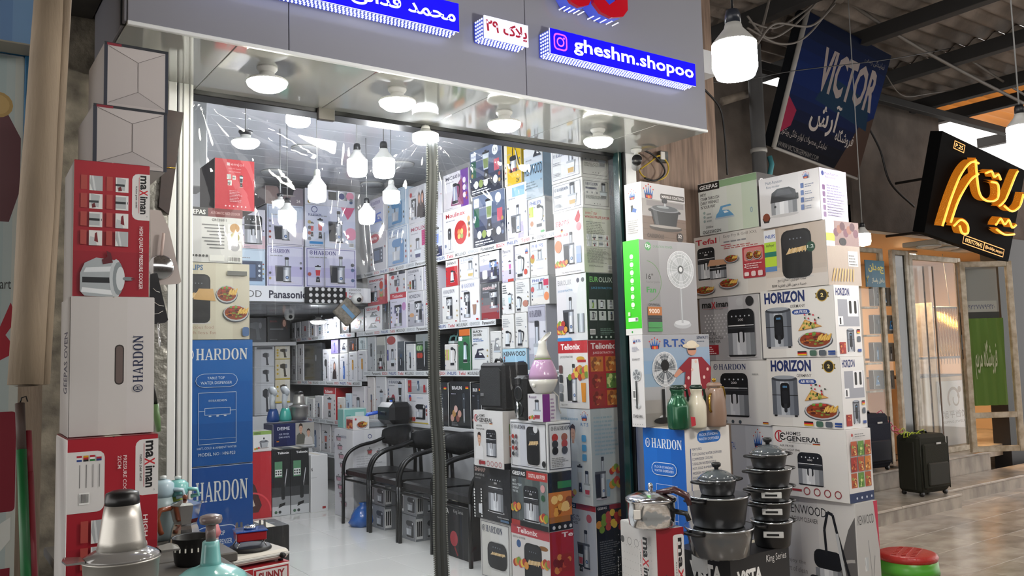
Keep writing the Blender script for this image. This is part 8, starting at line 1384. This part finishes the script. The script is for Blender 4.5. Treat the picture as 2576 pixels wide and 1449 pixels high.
bk = MB().box(0, L_, 0, .01, 0, 1.02).build('poster_sheet', mat('pale_sheet', '9a9a98', .5), None, (9.37, 4.86, 1.36), math.atan2(-.3, .52)); tag(bk, 'pale sheet behind the upper glass of the open jewellery door', 'sheet')
a_ = Art(L_, 1.02); a_.rect(0, .0, 1, .5, '3a3c3a'); a_.rect(0, .1, .6, .26, '8aa0b0'); a_.rect(.3, .06, .96, .2, 'a0a8b0'); a_.rect(.1, .5, .95, .62, 'b8b8b4'); a_.txt('۰۹۳۳۷۷۷۹۶۴۲۰', .2, .53, .9, .58, '333a6a'); b = MB(); a_.emit(b, (0, 0, 0), (L_, 0, 0), (0, 0, 1.02), (0, -1, 0)); b.build('sheet_print', INK, bk)
# canopy with three round lights
aw = empty('canopy', ((X3 + X4) / 2, YJ - .22, zt_ + .03), 0, 'small pale canopy with lights over the jewellery door', 'canopy'); cw = (X4 - X3) / 2
MB().box(-cw - .1, cw + .1, -.18, .2, 0, .05, .006).build('canopy_board', mat('canopy_white', 'b8b0a0', .5), aw); MB().box(-cw - .1, cw + .1, -.2, -.18, -.01, .07, .004).build('canopy_edge', STW, aw)
GW_ = glow('canopy_light_glow', 45, 'fff0d8')
for i, px in enumerate((2335, 2380, 2422)):
    x_ = at(px, 612, Y=YJ - .24).x; o = empty('downlight', (x_, YJ - .24, zt_ + .03), 0, 'round lit downlight under the jewellery canopy, %s' % ['nearest the air fryer cartons', 'middle one', 'nearest the open door'][i], 'lamp', 'canopy downlights')
    MB().lathe([(.12, 0), (.125, -.012), (.11, -.02)], 24).build('ring', LBODY, o); MB().lathe([(.11, -.016), (0, -.018)], 12).build('diffuser', GW_, o)
# inside: counter, necklaces, warm lamp
cn = empty('jewellery_counter', (at(2285, 1100, Y=5.25).x, 5.22, .332), 0, 'glass topped jewellery counter with a white logo panel', 'counter'); w_ = at(2425, 1000, Y=5.25).x - cn.location.x; zc0 = at(2300, 952, Y=5.25).z - .332
MB().box(0, w_, 0, .5, 0, zc0, .004).build('base', MATS['warm_cream_panel'], cn); MB().box(0, w_, 0, .5, zc0, zc0 + .02, .003).build('shelf', mat('walnut', '5a4028', .4), cn); zg = at(2300, 905, Y=5.25).z - .332; MB().box(.01, w_ - .01, .01, .49, zc0 + .02, zg).build('glass_case', GLM, cn); MB().box(0, w_, 0, .5, zg, zg + .025, .003).build('top_frame', mat('walnut', '5a4028', .4), cn)
a_ = Art(w_ * .5, zc0 - .1); a_.rect(0, 0, 1, 1, 'd8d4d4'); a_.ring(.5, .72, .22, .25, '8a6a3a', a0=0, a1=220); a_.ring(.58, .7, .12, .3, '8a6a3a', a0=150, a1=420); a_.ell(.72, .86, .06, '8a6a3a'); a_.txt('旭平首饰', .08, .42, .95, .54, '6a5238'); a_.txt('XUPING JEWELRY', .06, .33, .94, .38, '6a5238'); b = MB(); b.box(0, w_ * .5, -.02, 0, 0, zc0 - .1, .003, 'd8d4d4'); a_.emit(b, (0, -.02, 0), (w_ * .5, 0, 0), (0, 0, zc0 - .1), (0, -1, 0)); b.build('logo_panel', INK, cn, (w_ * .48, -.002, .05))
for k_ in range(6): MB().box(w_ * (.3 + .02 * (k_ % 3)), w_ * (.36 + .02 * (k_ % 3)), .1 + .05 * k_, .13 + .05 * k_, zg + .025, zg + .1 + .02 * (k_ % 2), .004).build('ring_stand', GOLD, cn)
rk = empty('necklace_rack', (at(2355, 900, Y=5.75).x, 5.75, 2.0), 0, 'rack of gold necklaces hanging inside the jewellery shop', 'necklace rack'); nz = 34; ww = at(2440, 900, Y=5.75).x - rk.location.x
MB().tube([(0, 0, 0), (ww, 0, 0)], .012, 8).build('rail', mat('pale_blue_rail', '9ab0b8', .4), rk)
MB().box(-.03, -.01, -.01, .3, -1.0, .06).build('upright', STW, rk)
for i in range(nz): x_ = .03 + (ww - .06) * i / nz; MB().tube([(x_, -.012, 0), (x_ + .01, -.018, -.55 - .06 * (i % 3)), (x_ + .014, -.016, -.6 - .06 * (i % 3)), (x_ + .018, -.018, -.55 - .06 * (i % 3)), (x_ + .02, -.012, 0)], .003, 5).build('necklace', GOLD if i % 3 else mat('pale_gold', 'd8c8a0', .25, 1.0), rk)
MB().tube([(ww / 2, 0, 0), (ww / 2, .05, .7)], .004, 5).build('hanger', LCORD, rk)
jb_ = empty('jewel_lamp', (10.3, 6.0, 2.715), 0, 'warm ceiling lamp inside the jewellery shop', 'lamp'); MB().lathe([(0, 0), (.16, 0), (.16, -.03), (.15, -.035)], 24).build('rim', LBODY, jb_); MB().lathe([(.15, -.034), (0, -.055)], 12).build('diffuser', glow('jewel_lamp_glow', 380, 'ffd09a'), jb_)
for i, px in enumerate((2292, 2312)):
    o = empty('clear_strip', (at(px, 800, Y=5.0).x, 5.0 - .02 * i, 2.38), 0, ['clear door strip curtain at the jewellery entrance, left strip', 'clear door strip curtain at the jewellery entrance, right strip'][i], 'strip curtain', 'clear strips'); MB().add([(0, 0, -1.9), (.3, 0, -1.9), (.3, .004, 0), (0, .004, 0)], [(0, 1, 2, 3)]).build('strip', GLM, o); MB().box(.29, .31, -.002, .006, -1.9, 0).build('strip_edge', mat('walnut', '5a4028', .4), o)
    for j in range(9 if i == 0 else 0): MB().box(.284, .296, -.006, -.002, -1.75 + .2 * j, -1.68 + .2 * j).build('magnet', BPL, o)
# signs
def slant(name, label, cat, tl, tr, br, bl, art, th=.12, m=INKG, col='14161a', frame=None):
    tl, tr, br, bl = map(Vector, (tl, tr, br, bl)); o = empty(name, bl, 0, label, cat); du = ((br - bl) + (tr - tl)) / 2; dv = ((tl - bl) + (tr - br)) / 2; n = dv.cross(du).normalized(); n = n if n.y < 0 else -n; z = Vector()
    b = MB(); V = [z, du, du + dv, dv]; V += [v - n * th for v in V]; b.add(V, [(0, 1, 2, 3), (7, 6, 5, 4), (0, 4, 5, 1), (1, 5, 6, 2), (2, 6, 7, 3), (3, 7, 4, 0)], col); b.build('box_body', m, o)
    a = Art(du.length, dv.length); art(a); b = MB(); a.emit(b, z, du, dv, n); b.build('face_print', m, o)
    if frame: MB().tube([n * .005, dv + n * .005], .022, 6).build('frame_bar', frame, o); MB().tube([n * .005, du + n * .005], .014, 6).build('frame_bar', frame, o)
    return o, du, dv, n
vic = A(lambda a: a.grad(0, 0, 1, 1, ['0c0d14', '0d0f18', '0d1020', '0d142c', '0d1838', '0c1b44', '0b1d4c', '0a1d4c', '091a46', '08173c', '071330', '060f26'], True), lambda a: a.poly([(0, .1), (.12, .2), (.14, .32), (.0, .42)], '7a2038'), lambda a: a.poly([(.7, 0), (1, 0), (1, .5), (.86, .4)], '3a2c26'), lambda a: a.poly([(.3, .45), (.95, .38), (.9, .6), (.4, .66)], '12283c'), t('VICTOR', .28, .52, .94, .84, '857b78', .03), t(arabic('آرش'), .3, .22, .62, .48, '9a928e', .02), t(arabic('فروشگاه'), .62, .2, .84, .32, '9a928e', .01), t(arabic('نمایندگی محصولات لوازم خانگی ویکتور'), .04, .1, .56, .18, '8a8280'), t('WWW.VICTORGERMANY.COM', .04, .02, .5, .06, '6a6664'), t(arabic('نمایندگی رسمی'), .72, .86, .96, .92, '6a6664'))
slant('banner_sign', 'large dark blue slanted banner with pale lettering under the roof', 'sign', (5.98, 4.13, 4.38), (7.1, 4.13, 4.12), (7.26, 4.6, 3.196), (5.983, 4.6, 3.252), vic, m=INKM, frame=mat('banner_frame', '8a8682', .5))
gs, du, dv, n = slant('gold_sign', 'black slanted sign with glowing gold lettering', 'sign', (7.75, 4.08, 3.58), (9.38, 4.08, 3.30), (9.302, 4.3, 2.44), (7.754, 4.3, 2.579), lambda a: a.rect(0, 0, 1, 1, '030304'), m=INKM, col='040405')
GG = mat('gold_glow_edge', 'd8a24a', .3, .3, emit='ffb040', es=1.5); GGS = mat('gold_glitter_side', 'b07a30', .3, .8, emit='ff9020', es=.35, bump=1, bscale=80)
GG.cycles.emission_sampling = 'NONE'; GGS.cycles.emission_sampling = 'NONE'
def stroke(pts, r_, nm='gold_letter'):
    P = [du * u + dv * v + n * .09 for u, v in pts]; out = []
    for i in range(len(P) - 1):
        p0, p1, p2, p3 = P[max(i - 1, 0)], P[i], P[i + 1], P[min(i + 2, len(P) - 1)]
        for q in range(5): t_ = q / 5; out.append(.5 * ((2 * p1) + (p2 - p0) * t_ + (2 * p0 - 5 * p1 + 4 * p2 - p3) * t_ ** 2 + (3 * p1 - p0 - 3 * p2 + p3) * t_ ** 3))
    out.append(P[-1]); o = MB().tube(out, r_, 8, flat=1.0).build(nm, GG, gs)
    vs = [p + n * 0 for p in out] + [p - n * .085 for p in out]; k_ = len(out)
    MB().add(vs + [v + dv * .02 for v in vs], [(i, i + 1, k_ + i + 1, k_ + i) for i in range(k_ - 1)] + [(3 * k_ + i, 3 * k_ + i + 1, 2 * k_ + i + 1, 2 * k_ + i) for i in range(k_ - 1)]).build('letter_side', GGS, o)
for pts in (((.08, .1), (.12, .4), (.18, .66), (.26, .8), (.34, .82)), ((.16, .16), (.2, .4), (.28, .62), (.36, .72)), ((.3, .84), (.4, .56), (.5, .5), (.62, .56), (.6, .7), (.52, .7)), ((.44, .76), (.5, .8), (.54, .76), (.58, .8), (.62, .76)), ((.66, .5), (.72, .6), (.78, .86), (.8, .92)), ((.72, .52), (.82, .5), (.9, .58), (.92, .72)), ((.2, .14), (.26, .22), (.34, .2), (.36, .12), (.3, .1), (.26, .16)), ((.66, .3), (.7, .38), (.76, .34), (.8, .4), (.86, .34), (.9, .38)), ((.68, .26), (.78, .24), (.9, .28))): stroke(pts, .011)
b = MB(); a_ = Art(du.length * .48, dv.length * .1); a_.frame(0, 0, 1, 1, .012, 'ffb040'); a_.rect(.49, 0, .51, 1, 'ffb040'); a_.txt('09337779642', .05, .25, .46, .75, 'ffc060', .02); a_.txt('@bedalijat_maryam', .53, .25, .97, .75, 'ffc060', .01); a_.emit(b, du * .4 + dv * .02 + n * .02, du * .5, dv * .09, n); b.build('phone_strip', INKE, gs)
b = MB(); a_ = Art(.2, .12); a_.frame(0, 0, 1, 1, .06, 'ffb040'); a_.txt('P.25', .15, .25, .85, .75, 'ffc060', .02); a_.emit(b, du * .12 + dv * .88 + n * .02, du * .12, dv * .08, n); b.build('number_plate', INKE, gs)
for v in (.2, .8): MB().tube([du * .5 + dv * v - n * .12, du * .5 + dv * v - n * .12 + Vector((0, .8, .02))], .014, 8).build('bracket', BEAMM, gs)
# grey rain pipe, cross bar and hanging blue sign
p = at(1912, 440, Y=4.2); o = empty('rain_pipe', (p.x, 4.2, 0), 0, 'grey rain pipe standing behind the stacked cartons', 'pipe'); MB().tube([(0, 0, 0), (0, 0, at(1912, 118, Y=4.2).z)], .055, 16).build('pipe', mat('grey_pvc_pipe', '5c5c5c', .5, noise=.2, nscale=5), o); MB().lathe([(.056, 0), (.064, .0), (.064, .03), (.056, .03)], 16).build('collar', mat('tape_wrap', '8a8884', .6), o, (0, 0, at(1912, 385, Y=4.2).z)); MB().tube([(.05, -.03, at(1912, 430, Y=4.2).z - .1), (.07, -.06, at(1912, 415, Y=4.2).z), (.06, -.05, at(1912, 395, Y=4.2).z)], .02, 8).build('teal_rag', mat('teal_rag', '2a6a70', .7), o)
q0, q1 = at(1818, 255, Y=4.3), at(1893, 232, Y=4.3); o = MB().tube([q0, q1], .035, 6).build('timber_offcut', mat('old_timber', '6f655a', .8, noise=.4, nscale=10)); tag(o, 'old grey timber piece fixed between pillar and rain pipe', 'timber')
xs0, xs1 = at(2178, 690, Y=5.0).x, at(2226, 690, Y=5.0).x
board('blue_notice', 'small teal notice with yellow Persian lettering behind the glass', 'notice', xs0, xs1, at(2200, 722, Y=5.0).z, at(2200, 655, Y=5.0).z, 5.0, .01, A(wash(['1d5a74', '206480', '20667e']), t(arabic('چمدان'), .15, .5, .95, .88, 'd8c850', .03), t(arabic('داخل پاساژ'), .3, .12, .95, .34, 'd8d8c0', .02), lambda a: a.poly([(.06, .14), (.06, .4), (.02, .34), (.1, .34), (.14, .34), (.1, .44)], 'd8c850')), col='20667e')
# dim stock behind the left window
for i in range(12):
    px, py = 2196 + 17 * (i % 3), 770 + 70 * (i // 3); x_ = at(px, py, Y=5.14).x
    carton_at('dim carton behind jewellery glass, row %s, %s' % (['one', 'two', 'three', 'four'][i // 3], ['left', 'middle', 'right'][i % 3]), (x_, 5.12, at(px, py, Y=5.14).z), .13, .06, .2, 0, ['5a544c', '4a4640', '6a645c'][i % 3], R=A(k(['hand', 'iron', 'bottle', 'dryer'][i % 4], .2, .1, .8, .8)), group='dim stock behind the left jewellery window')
for i, z_ in enumerate((at(2200, 772, Y=5.14).z, at(2200, 842, Y=5.14).z, at(2200, 912, Y=5.14).z, at(2200, 982, Y=5.14).z)):
    o = MB().box(at(2180, 850, Y=5.14).x - .05, X1 - .06, 5.11, 5.19, z_ - .02, z_ - .001, .002).build('thin_shelf', STW); tag(o, 'thin shelf behind the left jewellery window , %s from the top' % ['first', 'second', 'third', 'fourth'][i], 'shelf', 'thin shelves behind glass')
# suitcases and hangers, stool
def suitcase(label, loc, rz, w, d, h, col):
    o = empty('suitcase', loc, rz, label, 'suitcase', 'soft suitcases'); m_ = mat('fabric_' + col, col, .85, bump=.3, bscale=150); m2 = mat('fabric_dark_' + col, col, .6, noise=.4, nscale=3)
    MB().box(0, w, 0, d, .03, h, .03).build('body', m_, o); MB().box(.03, w - .03, -.03, .002, .07, h - .08, .018).build('front_pocket', m_, o); MB().box(.06, w - .06, -.05, -.028, .1, h * .55, .012).build('lower_pocket', m2, o); MB().box(-.012, .002, .05, d - .05, .06, h - .06, .01).build('side_panel', m2, o)
    for x in (.01, w - .01): MB().tube([(x, -.004, .06), (x, -.004, h - .03)], .006, 6).build('piping', m2, o)
    MB().tube([(w * .3, d * .5, h - .005), (w * .32, d * .5, h + .02), (w * .68, d * .5, h + .02), (w * .7, d * .5, h - .005)], .01, 8).build('handle', BPL, o); MB().box(w * .5, w * .66, -.032, -.029, h * .84, h * .87).build('badge', MATS['pot_badge'], o)
    for x in (.04, w - .04):
        for y in (.03, d - .04): MB().lathe([(.0, -.012), (.022, -.012), (.022, .012), (0, .012)], 14).xf(Matrix.Rotation(math.radians(90), 4, 'X')).build('wheel', BPL, o, (x, y, .022))
    return o
s1_ = at(2320, 1252, Z=.131); hs = z_at(s1_, 1096) - .131
suitcase('dark olive soft suitcase standing on the lower marble step', (s1_.x, s1_.y, .131), math.radians(-8), .40, .26, hs, '23241a')
s2_ = Vector((7.18, 4.86, .311)); hs2 = z_at(s2_, 1050) - .311
suitcase('navy soft suitcase behind the olive one', (7.42, 4.88, .311), math.radians(-6), .44, .26, hs2, '141a2c')
for i, (c_, p0, p1, lb) in enumerate((('d8607a', (2214, 1040), (2265, 1085), 'pink plastic hangers linked in a chain over the navy suitcase'), ('b8c840', (2270, 1085), (2318, 1088), 'lime plastic hangers linked in a chain over the olive suitcase'))):
    a0, a1 = at(*p0, Y=(4.9, 4.5)[i]), at(*p1, Y=(4.88, 4.46)[i]); o = empty('hanger_chain', a0, 0, lb, 'hangers', 'plastic hanger chains'); m_ = mat('hanger_' + c_, c_, .3)
    for j in range(7):
        c = (a1 - a0) * (j / 6); s_ = .05; q = [c + Vector((s_ * math.cos(t_ + j), .01 * math.sin(3 * t_), s_ * .6 * math.sin(t_ + j) + (-.03 if 0 < j < 6 else 0))) for t_ in (0, 1.5, 3, 4.5, 6.28)]
        MB().tube(q, .005, 6).build('hanger', m_, o)
sl = at(2268, 1392, Z=.31); o = empty('plastic_stool', (sl.x + .06, sl.y, 0), math.radians(20), 'round red and green plastic stool beside the vacuum cleaner carton', 'stool')
SR = mat('red_plastic', 'a8241c', .35, bump=.3, bscale=60); SG = mat('green_plastic', '4a9a28', .35)
MB().lathe([(.16, .27), (.165, .29), (.155, .305), (.14, .31), (0, .312)], 32).build('seat', SR, o)
for i in range(18):
    x, y = -.1 + .04 * (i % 6), -.05 + .05 * (i // 6); MB().box(x - .014, x + .014, y - .014, y + .014, .311, .314, .001).build('tread_bump', SR, o)
MB().lathe([(.16, .27), (.165, .22), (.17, .2)], 32).build('skirt', SG, o)
for j in range(4):
    an = PI / 4 + j * PI / 2; MB().lathe([(.165, .21), (.19, 0), (.178, 0), (.155, .21), (.165, .21)], 8, a0=an - .42, a1=an + .42).build('leg', SG, o)
# ------------------------------------------------------------------ small fittings behind the curtain top
q0, q1 = at(478, 232, Y=3.9), at(610, 218, Y=3.9); o = empty('cream_duct', q0, 0, 'cream plastic duct behind the curtain top beside the post', 'duct'); MB().tube([(-.1, 0, 0), q1 - q0], .035, 12).build('duct', mat('cream_duct', 'c9bfa6', .5), o); MB().tube([q1 - q0, q1 - q0 + Vector((.02, .02, 0))], .038, 12).build('duct_end', LBODY, o)
for i, off in enumerate((0, 9, 20)): cable('black cable loop hanging behind the curtain top, %s of three' % ['largest', 'middle', 'smallest'][i], [at(px + off, py, Y=3.8) for px, py in ((484, 196), (492, 222 - 3 * i), (508, 230 - 4 * i), (524, 216), (530, 200))], .004, BCB, 'cable loops behind the curtain')
o = MB().box(at(480, 300, Y=4.4).x, at(522, 300, Y=4.4).x, 4.4, 4.6, at(500, 470, Y=4.4).z, 3.22, .005).build('wall_duct', mat('grey_duct', '8e9092', .5)); o.name = 'boxed_duct'; tag(o, 'grey boxed duct hanging from the ceiling beside the red carton', 'duct')
q = BX['p7']; steam_iron('small aqua travel iron on the pale kettle carton', (q.location.x + .1, q.location.y + .16, q['ztop'] + .002), math.radians(90), 'c4d0d0', '7ab4b0', .55)
